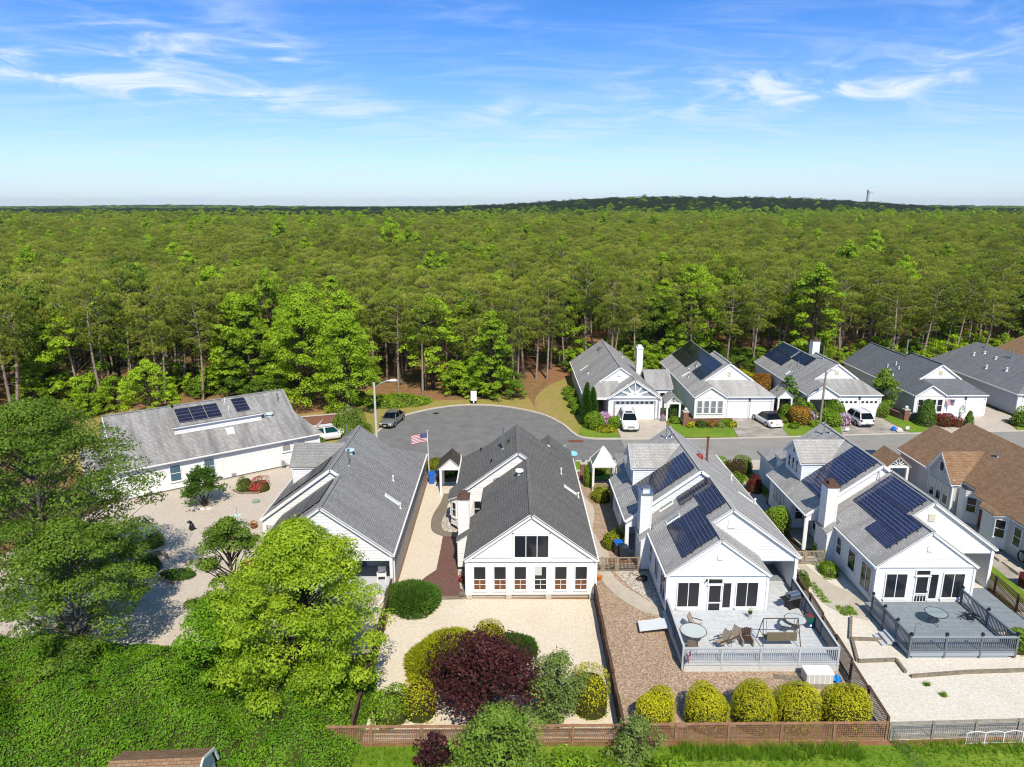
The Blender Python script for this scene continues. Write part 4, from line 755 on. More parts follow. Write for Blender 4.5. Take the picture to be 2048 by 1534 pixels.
# ------------------------------------------------------------------ brown roofed house at the right
def house_E():
    base = (41, 52, 0); th = Thing('house', 'grey sided house with brown shingle roof at the right edge', 'house', base, base=base)
    z0 = 2.9; p = .73; zl = lambda x: z0+p*(x-36.4); zR = lambda x: 6.26-p*(x-41.0)
    def on(f, pts): return [(x, y, f(x)) for x, y in pts]
    polys = [on(zl, [(36.4, 57.2), (37.3, 57.2), (37.3, 30), (41.0, 30), (41.0, 60.4), (39.6, 60.4), (39.6, 63.0), (36.4, 63.0)]), on(zR, [(41.0, 30), (46.2, 30), (46.2, 60.4), (41.0, 60.4)]),
             [(39.6, 60.2, 5.236), (42.8, 60.2, 2.9), (42.8, 63.0, 2.9), (39.6, 63.0, 5.236)]]
    # near eave reaches out over the bays
    polys[0] = on(zl, [(36.4, 57.2), (36.9, 57.2), (36.9, 52.2), (36.5, 52.0), (36.5, 30), (41.0, 30), (41.0, 60.4), (39.6, 60.4), (39.6, 63.0), (36.4, 63.0)])
    roof(th, polys, S_BROWN)
    w = MB(); b = .2
    w.siding([(36.7, 62.7, b), (36.7, 57.2, b), (36.7, 57.2, 2.95), (36.7, 62.7, 2.95)]); w.siding([(37.3, 57.2, b), (37.3, 30, b), (37.3, 30, 3.2), (37.3, 57.2, 3.2)])
    w.siding([(36.75, 50.0, b), (36.75, 30, b), (36.75, 30, 2.95), (36.75, 50.0, 2.95)]); w.siding([(36.75, 50., b), (36.75, 50., 2.95), (37.3, 50., 3.2), (37.3, 50, b)][::-1])
    w.siding([(46, 62.7, b), (36.7, 62.7, b), (36.7, 62.7, 2.9), (46, 62.7, 2.9)]); w.siding([(45.9, 30, b), (45.9, 62, b), (45.9, 62, 2.9), (45.9, 30, 2.9)])
    th.part('wall', w, TAUPE)
    # gabled bay facing left
    d = MB(); ya, yb, ym, ze, zp = 54.0, 57.3, 55.65, 3.35, 5.2
    d.siding([(36.2, yb, b), (36.2, ya, b), (36.2, ya, ze), (36.2, ym, zp-.05), (36.2, yb, ze)]); d.siding([(36.2, ya, b), (37.3, ya, b), (37.3, ya, ze), (36.2, ya, ze)])
    do = th.part('gabled_bay', d, TAUPE)
    sl = (zp-ze)/(ym-ya); xo = 36.4+(ze-.25*sl-z0)/p; xp = 36.4+(zp-z0)/p
    roof(th, [[(35.9, ya-.25, ze-.25*sl), (max(xo, 36.5), ya-.25, ze-.25*sl), (xp, ym, zp), (35.9, ym, zp)], [(35.9, ym+.005, zp), (xp, ym+.005, zp), (max(xo, 36.5), yb+.2, ze-.2*sl), (35.9, yb+.2, ze-.2*sl)]], S_BROWN, 'bay_roof', parent=do)
    for k in (-1, 0, 1): window(th, (36.2, ym+k*.95, 1.75), (0, -1, 0), (-1, 0, 0), .6, 1.5, glass=[GLASS, MATS['pale blind']])
    window(th, (36.2, ym, 3.9), (0, -1, 0), (-1, 0, 0), .55, .75, rows=1)
    q = [(37.3, 52.2), (36.6, 52.9), (36.6, 53.7), (37.0, 54.0)]
    bb = MB()
    for i in range(3): bb.siding([(*q[i+1], b), (*q[i], b), (*q[i], 2.9), (*q[i+1], 2.9)])
    th.part('bay_window', bb, WHITE); n1 = Vector((-.7, -.7, 0)).normalized(); window(th, Vector((36.95, 52.55, 1.8)), n1.cross(Vector((0, 0, 1))), n1, .62, 1.2)
    q = [(36.75, 48.0), (36.1, 48.7), (36.1, 50.0), (36.75, 50.7), (37.3, 50.7)]
    bb = MB()
    for i in range(4): bb.siding([(*q[i+1], b), (*q[i], b), (*q[i], 2.85), (*q[i+1], 2.85)])
    th.part('bay_window', bb, WHITE); roof(th, [[(36.9, 47.7, 3.1), (35.9, 48.5, 2.75), (35.9, 50.2, 2.75), (36.9, 51.0, 3.1)]], S_BROWN, 'bay_roof', th2=.12)
    window(th, Vector((36.42, 48.35, 1.75)), n1.cross(Vector((0, 0, 1))), n1, .6, 1.35); window(th, (36.75, 46.9, 1.75), (0, -1, 0), (-1, 0, 0), .7, 1.4)
    dd = MB(); obox(dd, (37.28, 51.5, 1.2), (0, -1, 0), (-1, 0, 0), .45, .05, 1.05); th.part('side_door', dd, mat('red brown door', (.16, .05, .035), .5))
    tr = MB(); corner(tr, 36.7, 62.7, b, 2.9); corner(tr, 36.2, ya, b, ze, .05); corner(tr, 36.2, yb, b, ze, .05); tr.beam((35.9, ya-.25, ze-.5), (35.9, ym, zp-.12), .05, .16); tr.beam((35.9, yb+.2, ze-.45), (35.9, ym, zp-.12), .05, .16); th.part('trim', tr, TRIM)
    fo = MB(); fo.box(36.8, 45.8, 30.2, 62.6, 0, b); th.part('foundation', fo, CONC)
    gutter(th, (36.35, 57.3, 2.82), (36.35, 62.95, 2.82))
    pipe(th, 39.6, 54.2, zl(39.6), .4, .06); pipe(th, 42.2, 54.2, zR(42.2), .9, .08)
    return th
hE = house_E()

# ------------------------------------------------------------------ long angled house at the left (local frame: x along the eave, y away from the yard)
def house_L():
    th = Thing('house', 'long white house set at an angle with solar panels on a shed dormer', 'house', (-32.71, 57.79, 0), 35.95)
    p = .715; zf = lambda y: 2.9+p*y; ry = 5.2; rz = zf(ry)
    polys = [[(-1.15, 0, 2.9), (17.3, 0, 2.9), (15.5, 2.6, zf(2.6)), (15.4, ry, rz), (-1.15, ry, rz)], [(15.4, ry+.005, rz), (15.5, 7.8, zf(2.6)), (17.3, 10.4, 2.9), (-1.15, 10.4, 2.9), (-1.15, ry+.005, rz)], [(17.3, 0, 2.9), (17.3, 10.4, 2.9), (15.5, 7.8, zf(2.6)), (15.5, 2.6, zf(2.6))]]
    roof(th, polys, S_MID2)
    cp = MB(); cp.beam((-1.15, ry, rz), (15.4, ry, rz), .26, .05); th.part('ridge_cap', cp, S_MID2)
    w = MB(); b = .2
    w.siding([(-.9, .35, b), (17., .35, b), (17., .35, 3.0), (-.9, .35, 3.0)]); w.siding([(-.9, 10.1, b), (-.9, .35, b), (-.9, .35, 3.0), (-.9, ry, 6.5), (-.9, 10.1, 3.0)])
    w.siding([(17, .35, b), (17, 10.1, b), (17, 10.1, 2.9), (17, .35, 2.9)]); w.siding([(17, 10.1, b), (-.9, 10.1, b), (-.9, 10.1, 2.9), (17, 10.1, 2.9)]); w.siding([(15.3, 2.6, zf(2.6)-.1), (15.3, 7.8, zf(2.6)-.1), (15.3, ry, 6.5)])
    th.part('wall', w, WHITE)
    # shed dormer
    dx0, dx1, dy0, dy1 = 4.2, 12.1, 2.35, 4.9; za, zb = zf(2.35)+.85, zf(4.9)+.02
    d = MB(); d.siding([(dx0, dy0, zf(dy0)-.05), (dx1, dy0, zf(dy0)-.05), (dx1, dy0, za), (dx0, dy0, za)]); d.siding([(dx0, dy1, zb), (dx0, dy0, zf(dy0)-.05), (dx0, dy0, za)]); d.siding([(dx1, dy0, zf(dy0)-.05), (dx1, dy1, zb), (dx1, dy0, za)]); do = th.part('shed_dormer', d, WHITE)
    zs = lambda y: za+(zb-za)*(y-dy0)/(dy1-dy0)
    roof(th, [[(dx0-.2, dy0-.25, zs(dy0-.25)+.05), (dx1+.2, dy0-.25, zs(dy0-.25)+.05), (dx1+.2, dy1+.1, zs(dy1+.1)+.05), (dx0-.2, dy1+.1, zs(dy1+.1)+.05)]], S_MID2, 'dormer_roof', parent=do, th2=.12)
    for i in range(3):
        for j in range(2): sol_flat(th, 4.75+i*1.28, dy0+.1+j*1.02, 1.24, .99, zs)
    for j in range(2): sol_flat(th, 9.95, dy0+.35+j*1.02, 1.3, .99, zs)
    window(th, (3.55, .35, 1.65), (1, 0, 0), (0, -1, 0), .85, 1.45, glass=mat('blue grey window glass', (.07, .13, .18), .08, .6)); window(th, (6.45, .35, 1.65), (1, 0, 0), (0, -1, 0), .85, 1.45, glass=MATS['blue grey window glass'])
    sh = mat('beige shutter', (.30, .29, .26), .6)
    for x in (13.65, 15.15): window(th, (x, .35, 2.0), (1, 0, 0), (0, -1, 0), .75, .7, rows=1, glass=sh)
    tr = MB(); tr.box(7.55, 7.63, .27, .33, .1, 2.9); corner(tr, -.9, .35, b, 2.9); corner(tr, 17., .35, b, 2.9); tr.beam((-1.1, 0, 2.78), (-1.1, ry, rz-.12), .05, .2); tr.beam((-1.1, 10.4, 2.78), (-1.1, ry, rz-.12), .05, .2); th.part('trim', tr, TRIM)
    gutter(th, (-1.15, -.06, 2.82), (17.3, -.06, 2.82))
    fo = MB(); fo.box(-.8, 16.9, .45, 10, 0, b); th.part('foundation', fo, CONC)
    fv = MB(); fv.box(8.3, 8.7, .25, .33, .3, .5); th.part('foundation_vent', fv, METAL)
    gm = MB(); gm.box(13.0, 13.3, -.05, .28, .3, .75); gm.tube([(13.15, .1, 0), (13.15, .1, .35)], .04); gm.tube([(12.9, .1, .2), (13.5, .1, .65), (13.6, .1, .1)], .03); th.part('gas_meter', gm, METAL)
    sk = MB(); sk.prism([(8.6, 1.5, zf(1.5)+.06), (9.3, 1.5, zf(1.5)+.06), (9.3, 2.1, zf(2.1)+.06), (8.6, 2.1, zf(2.1)+.06)], .1); th.part('roof_hatch', sk, TRIM)
    tv = MB(); tv.lathe((13.0, 2.7, zf(2.7)), [(.25, -.3), (.25, .12), (.4, .14), (.36, .24), (0, .32)], 16); th.part('solar_tube', tv, MATS['pale blue dome'])
    pipe(th, 14.3, 3.9, zf(3.9), .8, .06); pipe(th, 9.4, 4.6, zs(4.6), .3, .05, TRIM); pipe(th, 9.4, 3.4, zs(3.4), .25, .05, TRIM); pipe(th, 4.7, 4.95, zf(4.95), .2, .06, BLACKM)
    # lower wing at the left end
    roof(th, [[(-3.2, .9, 2.5), (-1.0, .9, 2.5), (-1.0, 4.2, 4.2), (-3.2, 4.2, 4.2)], [(-3.2, 4.205, 4.2), (-1.0, 4.205, 4.2), (-1., 7.4, 2.5), (-3.2, 7.4, 2.5)]], S_MID2, 'wing_roof')
    w = MB(); w.siding([(-3., 1.2, b), (-.9, 1.2, b), (-.9, 1.2, 2.6), (-3, 1.2, 2.6)]); w.siding([(-3, 7.2, b), (-3, 1.2, b), (-3, 1.2, 2.5), (-3, 4.2, 4.05), (-3, 7.2, 2.5)]); th.part('wing_wall', w, WHITE)
    fl = MB(); fl.tube([(17.2, 2.0, 3.0), (18.0, 1.4, 3.9)], .015); th.part('flag_pole', fl, TRIM)
    f2 = MB(); f2.poly([(17.9, 1.45, 3.8), (17.6, 1.75, 3.0), (17.3, 2.0, 2.85), (17.5, 1.75, 3.4)]); th.part('flag', f2, mat('red striped flag', (.45, .06, .07), .7, var=.6, vscale=9, col2=(.7, .7, .72)))
    return th
S_MID2 = shingle('weathered grey shingles', (.34, .33, .32), (.17, .165, .16), (.44, .425, .41), .75, (.115, .112, .11))
def sol_flat(th, x, y, w, d, zs):
    mb = MB(); f = lambda yy: zs(yy)+.19
    mb.prism([(x, y, f(y)), (x+w-.03, y, f(y)), (x+w-.03, y+d-.03, f(y+d)), (x, y+d-.03, f(y+d))], .04, 1); mb.mi[0] = 0; mb.uv[0:4] = [(0, 0), (1, 0), (1, 1), (0, 1)]
    th.part('solar_panel', mb, [PN_L, METAL])
PN_L = panelmat('dark navy solar cells with vertical lines', (.008, .009, .026), (.10, .10, .13), 10, 2, .05)
hL = house_L()

# ------------------------------------------------------------------ houses across the street
def garage_door(th, x0, x1, y, z0, z1, lights=0, m=None):
    g = MB(); n = 4
    for k in range(n): g.box(x0, x1, y-.02, y+.02, z0+(z1-z0)*k/n+.012, z0+(z1-z0)*(k+1)/n-.012)
    g.box(x0, x1, y, y+.03, z0, z1); d = th.part('garage_door', g, m or TRIM)
    for k in range(lights):
        w = (x1-x0)/lights; q = MB(); q.box(x0+w*(k+.2), x0+w*(k+.8), y-.03, y-.021, z1-.42, z1-.16); th.part('pane', q, GLASS, d)
def far_house(x0, wid, name, label, rm, sid, kind, yo=0.):
    base = (x0+wid/2, 90, 0); th = Thing(name, label, 'house', base, base=base); z0 = 2.87; p = .722
    xr = x0+wid; xc = x0+wid/2; zl = lambda x: z0+p*(x-x0); zr = lambda x: z0+p*(xr-x); rz = zl(xc); xf = xc-.62; rf = zl(xf); yg = 84.5+yo; y0 = 81.8+yo; ye = 101.5
    def on(f, pts): return [(x, y, f(x)) for x, y in pts]
    gz = 4.25; dxg = (gz-z0)/p; zrf = lambda x: rf-p*(x-xf); fx = x0+3.9; fa = x0+1.98; fz = 4.2; gw = fz-z0
    yv = 91.8
    polys = [on(zl, [(x0, y0-.0), (x0+.02, y0), (fa, y0+2.0), (x0+dxg, yg), (xc, yg-.2), (xc, yv), (xf, yv), (xf, ye), (x0, ye)]),
             on(zr, [(xc+.005, yg-.2), (xr-dxg, yg), (xr, y0), (xr, yv), (xc+.005, yv)]), on(zrf, [(xf+.005, yv), (xr-.6, yv), (xr-.6, ye), (xf+.005, ye)])]
    polys[0] = on(zl, [(x0, y0), (x0+dxg, yg), (xc, yg-.2), (xc, yv), (xf, yv), (xf, ye), (x0, ye)])
    s = (gz-z0)/(yg-y0)
    polys.append([(x0+.2, y0, z0-.01), (xr, y0, z0-.01), (xr-dxg, yg, gz), (x0+dxg, yg, gz)])
    polys.append([(x0+.0, y0-.25, z0), (fa, y0-.25, fz), (fa, y0+2.75, fz), (x0+.05, y0+.3, z0+.03)]); polys.append([(fa+.005, y0-.25, fz), (fx+.1, y0-.25, z0), (fx+.1, y0+.1, z0+.03), (fa+.005, y0+2.75, fz)])
    roof(th, polys, rm); roof_lines = MB(); roof_lines.beam((xc, yg-.2, rz), (xc, yv, rz), .26, .05); roof_lines.beam((xf, yv, rf), (xf, ye, rf), .26, .05); th.part('ridge_cap', roof_lines, rm)
    w = MB(); b = .15
    w.siding([(x0+.2, ye-.3, b), (x0+.2, y0, b), (x0+.2, y0, 2.95), (x0+.2, ye-.3, 2.95)]); th.part('wall', w, sid)
    w = MB(); w.siding([(fx, y0+.2, b), (xr-.15, y0+.2, b), (xr-.15, y0+.2, 2.9), (fx, y0+.2, 2.9)]); w.siding([(xr-.15, y0+.2, b), (xr-.15, ye, b), (xr-.15, ye, 2.9), (xr-.15, y0+.2, 2.9)])
    w.siding([(x0+dxg-.4, yg, gz-.3), (xr-dxg+.4, yg, gz-.3), (xc, yg, rz-.05)]); 
    if kind != 3: w.siding([(x0+.2, y0, b), (fx, y0, b), (fx, y0, 2.85), (fa, y0, fz-.1), (x0+.2, y0, 2.85)]); w.siding([(fx, y0, b), (fx, y0+.2, b), (fx, y0+.2, 2.8), (fx, y0, 2.8)])
    else: w.siding([(x0+.2, y0, 2.3), (fx, y0, 2.3), (fx, y0, 2.85), (fa, y0, fz-.1), (x0+.2, y0, 2.85)]); w.siding([(fx, y0+.2, b), (fx, y0+2.6, b), (fx, y0+2.6, 2.8), (fx, y0+.2, 2.8)][::-1])
    th.part('front_wall', w, WHITE)
    if kind == 3:
        w = MB(); w.siding([(x0+.2, y0+2.6, b), (fx, y0+2.6, b), (fx, y0+2.6, 2.7), (x0+.2, y0+2.6, 2.7)]); th.part('porch_wall', w, TAUPE)
        window(th, (x0+1.3, y0+2.6, 1.6), (1, 0, 0), (0, -1, 0), .8, 1.2); dd = MB(); dd.box(x0+2.5, x0+3.3, y0+2.5, y0+2.58, .2, 2.25); th.part('front_door', dd, TRIM)
        po = MB(); corner(po, x0+.3, y0+.05, 0, 2.4, .09); corner(po, fx-.05, y0+.05, 0, 2.4, .09); po.box(x0+.1, fx, y0, y0+2.6, 0, .14); th.part('porch_post', po, TRIM)
    else:
        for k in range(4): window(th, (x0+.72+k*.82 if kind != 4 else x0+.85+k*.78, y0, 1.55), (1, 0, 0), (0, -1, 0), .56, 1.5, glass=GLASSL if kind == 2 else SCREEN, rows=2)
        kp = MB(); kp.box(x0+.1, fx+.05, y0-.06, y0-.02, 2.72, 2.84); th.part('front_band', kp, TRIM)
    tr = MB(); corner(tr, x0+.2, y0, b, 2.85); corner(tr, fx, y0, b, 2.85); corner(tr, xr-.15, y0+.2, b, 2.85)
    tr.beam((x0, y0-.22, z0-.12), (fa, y0-.22, fz-.12), .05, .17); tr.beam((fx+.1, y0-.22, z0-.12), (fa, y0-.22, fz-.12), .05, .17); tr.beam((x0+dxg, yg-.16, gz-.12), (xc, yg-.16, rz-.12), .05, .17); tr.beam((xr-dxg, yg-.16, gz-.12), (xc, yg-.16, rz-.12), .05, .17); th.part('trim', tr, TRIM)
    fo = MB(); fo.box(x0+.25, xr-.2, y0+.3, ye-.4, 0, b); th.part('foundation', fo, CONC)
    gx = fx+.25; gwid = (xr-.45-gx-.35)/2
    for k in range(2): garage_door(th, gx+k*(gwid+.35), gx+k*(gwid+.35)+gwid, y0+.16, .08, 2.2, 0 if kind != 3 else 4)
    fr = MB()
    for k in range(2):
        a = gx+k*(gwid+.35); fr.box(a-.1, a, y0+.1, y0+.2, .05, 2.3); fr.box(a+gwid, a+gwid+.1, y0+.1, y0+.2, .05, 2.3); fr.box(a-.1, a+gwid+.1, y0+.1, y0+.2, 2.2, 2.32)
    th.part('garage_frame', fr, TRIM if kind != 2 else mat('pale grey trim', (.62, .63, .63), .5))
    lt = MB(); lt.box(gx+gwid+.1, gx+gwid+.25, y0+.02, y0+.14, 2.35, 2.7); th.part('wall_lantern', lt, BLACKM)
    gable_vent(th, xc, yg-.02, gz+.75, w=.42, h=.55, m=MATS['pale yellow vent'])
    gutter(th, (fx, y0-.05, z0-.08), (xr, y0-.05, z0-.08)); gutter(th, (x0-.05, y0, z0-.08), (x0-.05, ye, z0-.08)); downspout(th, x0+.12, y0-.02, .1, 2.8)
    for k in range(5): pipe(th, x0+1.0+.35*k, y0+7.0+(k*37 % 5)*.7, zl(x0+1.0+.35*k), .18 if k % 2 else .28, .05, TRIM if kind == 4 else METAL)
    if kind == 2:
        solar(th, x0+1.55, x0+2.85, 92.4, 101.0, 9, zl, PN_B); solar(th, x0+2.92, x0+4.2, 85.3, 101.3, 16, zl, PN_B); solar(th, x0+1.6, x0+2.88, 85.1, 89.6, 5, zl, PN_B)
        skylight(th, x0+.5, x0+1.5, 90.2, 90.6, zl, MATS['bright skylight']); pipe(th, x0+2.4, 90.6, zl(x0+2.4), .6, .06)
    if kind == 3:
        solar(th, x0+1.25, x0+2.55, 94.4, 101.3, 7, zl, PN_3); solar(th, x0+2.6, x0+3.85, 95.2, 101.3, 7, zl, PN_3); solar(th, x0+2.6, x0+3.85, 89.8, 94.6, 5, zl, PN_3)
        skylight(th, x0+.6, x0+1.4, 91.0, 91.4, zl, MATS['bright skylight']); pipe(th, x0+4.3, 88.8, zl(x0+4.3), 1.4, .05); pipe(th, xf+.5, 93.5, rf-.36, .8, .07)
        chimney(th, xf+2.0, xf+2.9, 96.0, 97.0, 3, 6.9, WHITE, MATS['chimney flashing'])
    if kind == 4: pipe(th, xc-.2, 92.8, zl(xc-.2), 1.6, .09)
    return th
h2 = far_house(22.1, 9.75, 'house', 'far house with plain black solar panels and two closed garage doors', S_LIGHT, BLUEW, 2)
h3 = far_house(35.9, 9.2, 'house', 'far house with blue solar panels and a recessed porch behind the street lamp', S_GREY, BLUEW, 3, .7)
h4 = far_house(48.8, 9.0, 'house', 'far house with slate grey roof and flag beside its garage doors', S_SLATE, TAUPE, 4, .6)
def house_5():
    base = (67, 92, 0); th = Thing('house', 'slate grey hip roofed house partly hidden at the far right', 'house', base, base=base)
    x0, xr, y0, ye = 61.6, 73, 82.8, 102.5; z0 = 2.85; p = .55; xc = (x0+xr)/2; rz = z0+p*(xc-x0)
    roof(th, [[(x0, y0, z0), (xc, y0+5, rz), (xc, ye-2.2, rz), (x0, ye, z0)], [(xr, y0, z0), (xc+.005, y0+5, rz), (xc+.005, ye-2.2, rz), (xr, ye, z0)], [(x0, y0, z0-.005), (xr, y0, z0-.005), (xc, y0+5, rz)], [(x0, ye, z0-.005), (xr, ye, z0-.005), (xc, ye-2.2, rz)]], S_SLATE2)
    w = MB(); b = .1
    w.siding([(x0+.3, ye-.3, b), (x0+.3, y0+.3, b), (x0+.3, y0+.3, z0), (x0+.3, ye-.3, z0)]); w.siding([(x0+.3, y0+.3, b), (xr-.3, y0+.3, b), (xr-.3, y0+.3, z0), (x0+.3, y0+.3, z0)]); w.siding([(xr-.3, y0+.3, b), (xr-.3, ye-.3, b), (xr-.3, ye-.3, z0), (xr-.3, y0+.3, z0)]); th.part('wall', w, TAUPE)
    garage_door(th, x0+.9, x0+5.2, y0+.26, .08, 2.2); tr = MB(); corner(tr, x0+.3, y0+.3, 0, z0); tr.box(x0+.3, x0+.8, y0+.2, y0+.28, 0, z0-.1); th.part('trim', tr, TRIM)
    gutter(th, (x0-.05, y0, z0-.07), (x0-.05, ye, z0-.07)); gutter(th, (x0, y0-.05, z0-.07), (xr, y0-.05, z0-.07)); downspout(th, x0+.2, y0+.15, .1, 2.8)
    zl = lambda x: z0+p*(x-x0)
    for x, y, h in ((63.6, 92, .35), (64.2, 89, .35), (65.0, 97, .3), (65.8, 96, .2), (65.5, 93.2, .2)): pipe(th, x, y, zl(x), h, .09, TRIM)
    pipe(th, 66.4, 91.5, zl(66.4), 1.1, .08); pipe(th, 66.8, 97.5, zl(66.8), .5, .08)
    return th
S_SLATE2 = shingle('worn slate shingles', (.19, .195, .205), (.11, .115, .12), (.255, .26, .27), .3)
h5 = house_5()
def house_6():
    base = (84, 100, 0); th = Thing('house', 'brown grey roof peeking out behind the last house on the street', 'house', base, base=base)
    x0, xr, y0, ye = 76, 92, 94, 110; z0 = 2.8; xc = 84; rz = 6.6
    roof(th, [[(x0, y0, z0), (xc, y0, rz), (xc, ye, rz), (x0, ye, z0)], [(xr, y0, z0), (xc+.005, y0, rz), (xc+.005, ye, rz), (xr, ye, z0)]], S_BROWN)
    w = MB(); w.siding([(x0+.3, ye-.3, .1), (x0+.3, y0+.3, .1), (x0+.3, y0+.3, z0), (x0+.3, ye-.3, z0)]); w.siding([(x0+.3, y0+.3, .1), (xr-.3, y0+.3, .1), (xr-.3, y0+.3, z0), (xc, y0+.3, rz-.1), (x0+.3, y0+.3, z0)]); th.part('wall', w, TAUPE); pipe(th, 81, 98, 5.1, 1.0, .12, RUST)
    return th
h6 = house_6()
def house_A2():
    base = (13.5, 92, 0); th = Thing('house', 'far house with a white sunburst garage gable at the cul-de-sac', 'house', base, base=base)
    p = .717; z0 = 2.8; x0, xr, xc = 8.95, 18.1, 13.5; zl = lambda x: z0+p*(x-x0); zr = lambda x: z0+p*(xr-x); rz = zl(xc); yg = 84.0; ye = 102; y0 = 81.7
    def on(f, pts): return [(x, y, f(x)) for x, y in pts]
    gz = 4.25; dg = (gz-z0)/p; gx0, gx1, ga, gaz = 11.78, 18.15, 14.95, 5.0
    polys = [on(zl, [(x0, y0), (x0+dg, yg), (xc, yg-.2), (xc, ye), (x0, ye)]), on(zr, [(xc+.005, yg-.2), (xc+1.5, yg-.2), (xr, y0+2.), (xr, ye), (xc+.005, ye)]),
             [(x0, y0, z0-.005), (gx0+1.5, y0, z0-.005), (gx0+1.5, yg, gz), (x0+dg, yg, gz)],
             [(gx0, y0-.35, 2.8), (ga, y0-.35, gaz), (ga, 86.5, gaz), (gx0, 84.5, 2.8)], [(ga+.005, y0-.35, gaz), (gx1, y0-.35, 2.8), (gx1, 84.5, 2.8), (ga+.005, 86.5, gaz)],
             [(18.0, 86.6, 4.1), (20.6, 86.6, 3.05), (20.6, 91.6, 3.05), (18.0, 91.6, 4.1)]]
    polys[5] = [(17.2, 86.0, 2.85), (20.6, 86.0, 2.85), (20.6, 89.2, 4.5), (17.2, 89.2, 4.5)]; polys.append([(17.2, 89.205, 4.5), (20.6, 89.205, 4.5), (20.6, 92, 2.85), (17.2, 92, 2.85)])
    roof(th, polys, S_GREY)
    cp = MB(); cp.beam((xc, yg-.2, rz), (xc, ye, rz), .26, .05); cp.beam((ga, y0-.35, gaz), (ga, 86.2, gaz), .22, .05); th.part('ridge_cap', cp, S_GREY)
    w = MB(); b = .15
    w.siding([(x0+.25, ye-.3, b), (x0+.25, 84.2, b), (x0+.25, 84.2, 2.9), (x0+.25, ye-.3, 2.9)]); th.part('wall', w, TAUPE)
    w = MB(); w.siding([(gx0+.15, y0, b), (gx1-.15, y0, b), (gx1-.15, y0, 2.75), (gx0+.15, y0, 2.75)]); w.siding([(x0+dg-.4, yg, gz-.3), (xc+2.2, yg, gz-.3), (xc+1.4, yg, zr(xc+1.4)), (xc, yg, rz-.05)]); w.siding([(gx1-.15, y0, b), (gx1-.15, 92, b), (gx1-.15, 92, 2.8), (gx1-.15, y0, 2.8)]); w.siding([(gx1, 86.3, b), (20.4, 86.3, b), (20.4, 86.3, 2.8), (gx1, 86.3, 2.8)]); w.siding([(20.4, 86.3, b), (20.4, 91.8, b), (20.4, 91.8, 2.8), (20.4, 89.2, 4.4), (20.4, 86.3, 2.8)])
    w.siding([(gx0+.15, 84.2, b), (gx0+.15, y0, b), (gx0+.15, y0, 2.75), (gx0+.15, 84.2, 2.75)]); th.part('front_wall', w, WHITE)
    pw = MB(); pw.siding([(x0+.25, 84.2, b), (gx0+.15, 84.2, b), (gx0+.15, 84.2, 2.7), (x0+.25, 84.2, 2.7)]); th.part('porch_wall', pw, mat('grey board siding', (.42, .43, .44), .6))
    # sunburst in the garage gable
    sb = MB(); sb.poly([(gx0+.3, y0-.06, 2.9), (gx1-.3, y0-.06, 2.9), (ga, y0-.06, gaz-.2)]); sbo = th.part('gable_field', sb, GREYTRIM)
    ry = MB(); cen = Vector((ga, y0-.12, 2.95))
    for ang in (22, 55, 90, 125, 158):
        d = Vector((math.cos(R(ang)), 0, math.sin(R(ang)))); ln = 1.72 if ang == 90 else (1.75 if ang in (55, 125) else 2.05); ry.beam(cen+d*.3, cen+d*ln, .1, .2)
    fanp = [(ga+.95*math.cos(R(a)), y0-.10, 2.92+.85*abs(math.sin(R(a)))*(1 if (i % 2 == 0) else .62)) for i, a in enumerate(range(0, 181, 18))]
    ry.poly(fanp[::-1]); ry.box(gx0+.05, gx1-.05, y0-.2, y0-.05, 2.74, 2.94); ry.beam((gx0, y0-.3, 2.72), (ga, y0-.3, gaz-.1), .06, .26); ry.beam((gx1, y0-.3, 2.72), (ga, y0-.3, gaz-.1), .06, .26); th.part('sunburst_trim', ry, TRIM, sbo)
    garage_door(th, 12.65, 17.35, y0-.06, .06, 1.95); hb = MB(); hb.box(12.5, 17.5, y0-.09, y0-.03, 1.96, 2.4); gh = th.part('garage_header', hb, GREYTRIM)
    for k in range(8): q = MB(); q.box(12.8+k*.575, 13.15+k*.575, y0-.105, y0-.092, 2.04, 2.3); th.part('pane', q, GLASS, gh)
    fr = MB(); fr.box(12.5, 12.64, y0-.09, y0-.03, .05, 1.96); fr.box(17.36, 17.5, y0-.09, y0-.03, .05, 1.96); fr.box(17.75, 17.9, y0-.09, y0-.02, .05, 2.4); th.part('garage_frame', fr, GREYTRIM)
    tr = MB(); corner(tr, gx0+.15, y0, 0, 2.75, .09); corner(tr, gx1-.15, y0, 0, 2.75, .09); tr.box(x0, gx0+.2, y0-.02, y0+.16, 2.5, 2.78); tr.beam((x0+dg, yg-.16, gz-.12), (xc, yg-.16, rz-.12), .05, .17); tr.beam((xc+1.4, yg-.16, zr(xc+1.4)-.12), (xc, yg-.16, rz-.12), .05, .17); corner(tr, 20.4, 86.3, 0, 2.8); th.part('trim', tr, TRIM)
    window(th, (9.75, 84.2, 1.75), (1, 0, 0), (0, -1, 0), .7, .9, glass=mat('blue grey window glass', (.07, .13, .18), .08, .6)); dd = MB(); dd.box(10.75, 11.6, 84.05, 84.18, .2, 2.3); th.part('front_door', dd, SCREEN)
    window(th, (19.3, 86.3, 1.9), (1, 0, 0), (0, -1, 0), .6, .5, rows=1)
    po = MB(); po.box(x0+.1, gx0, y0-.1, 84.2, 0, .18); th.part('porch_floor', po, CONC)
    gutter(th, (x0-.05, y0, z0-.08), (x0-.05, ye, z0-.08))
    chimney(th, 16.55, 17.25, 89.8, 90.6, 3, 7.1, WHITE, TRIM); gable_vent(th, xc-.1, yg-.02, 5.05, w=.45, h=.35)
    for x, y, h in ((12.4, 95.6, .5), (10.3, 90.2, .3)): pipe(th, x, y, zl(x), h, .05)
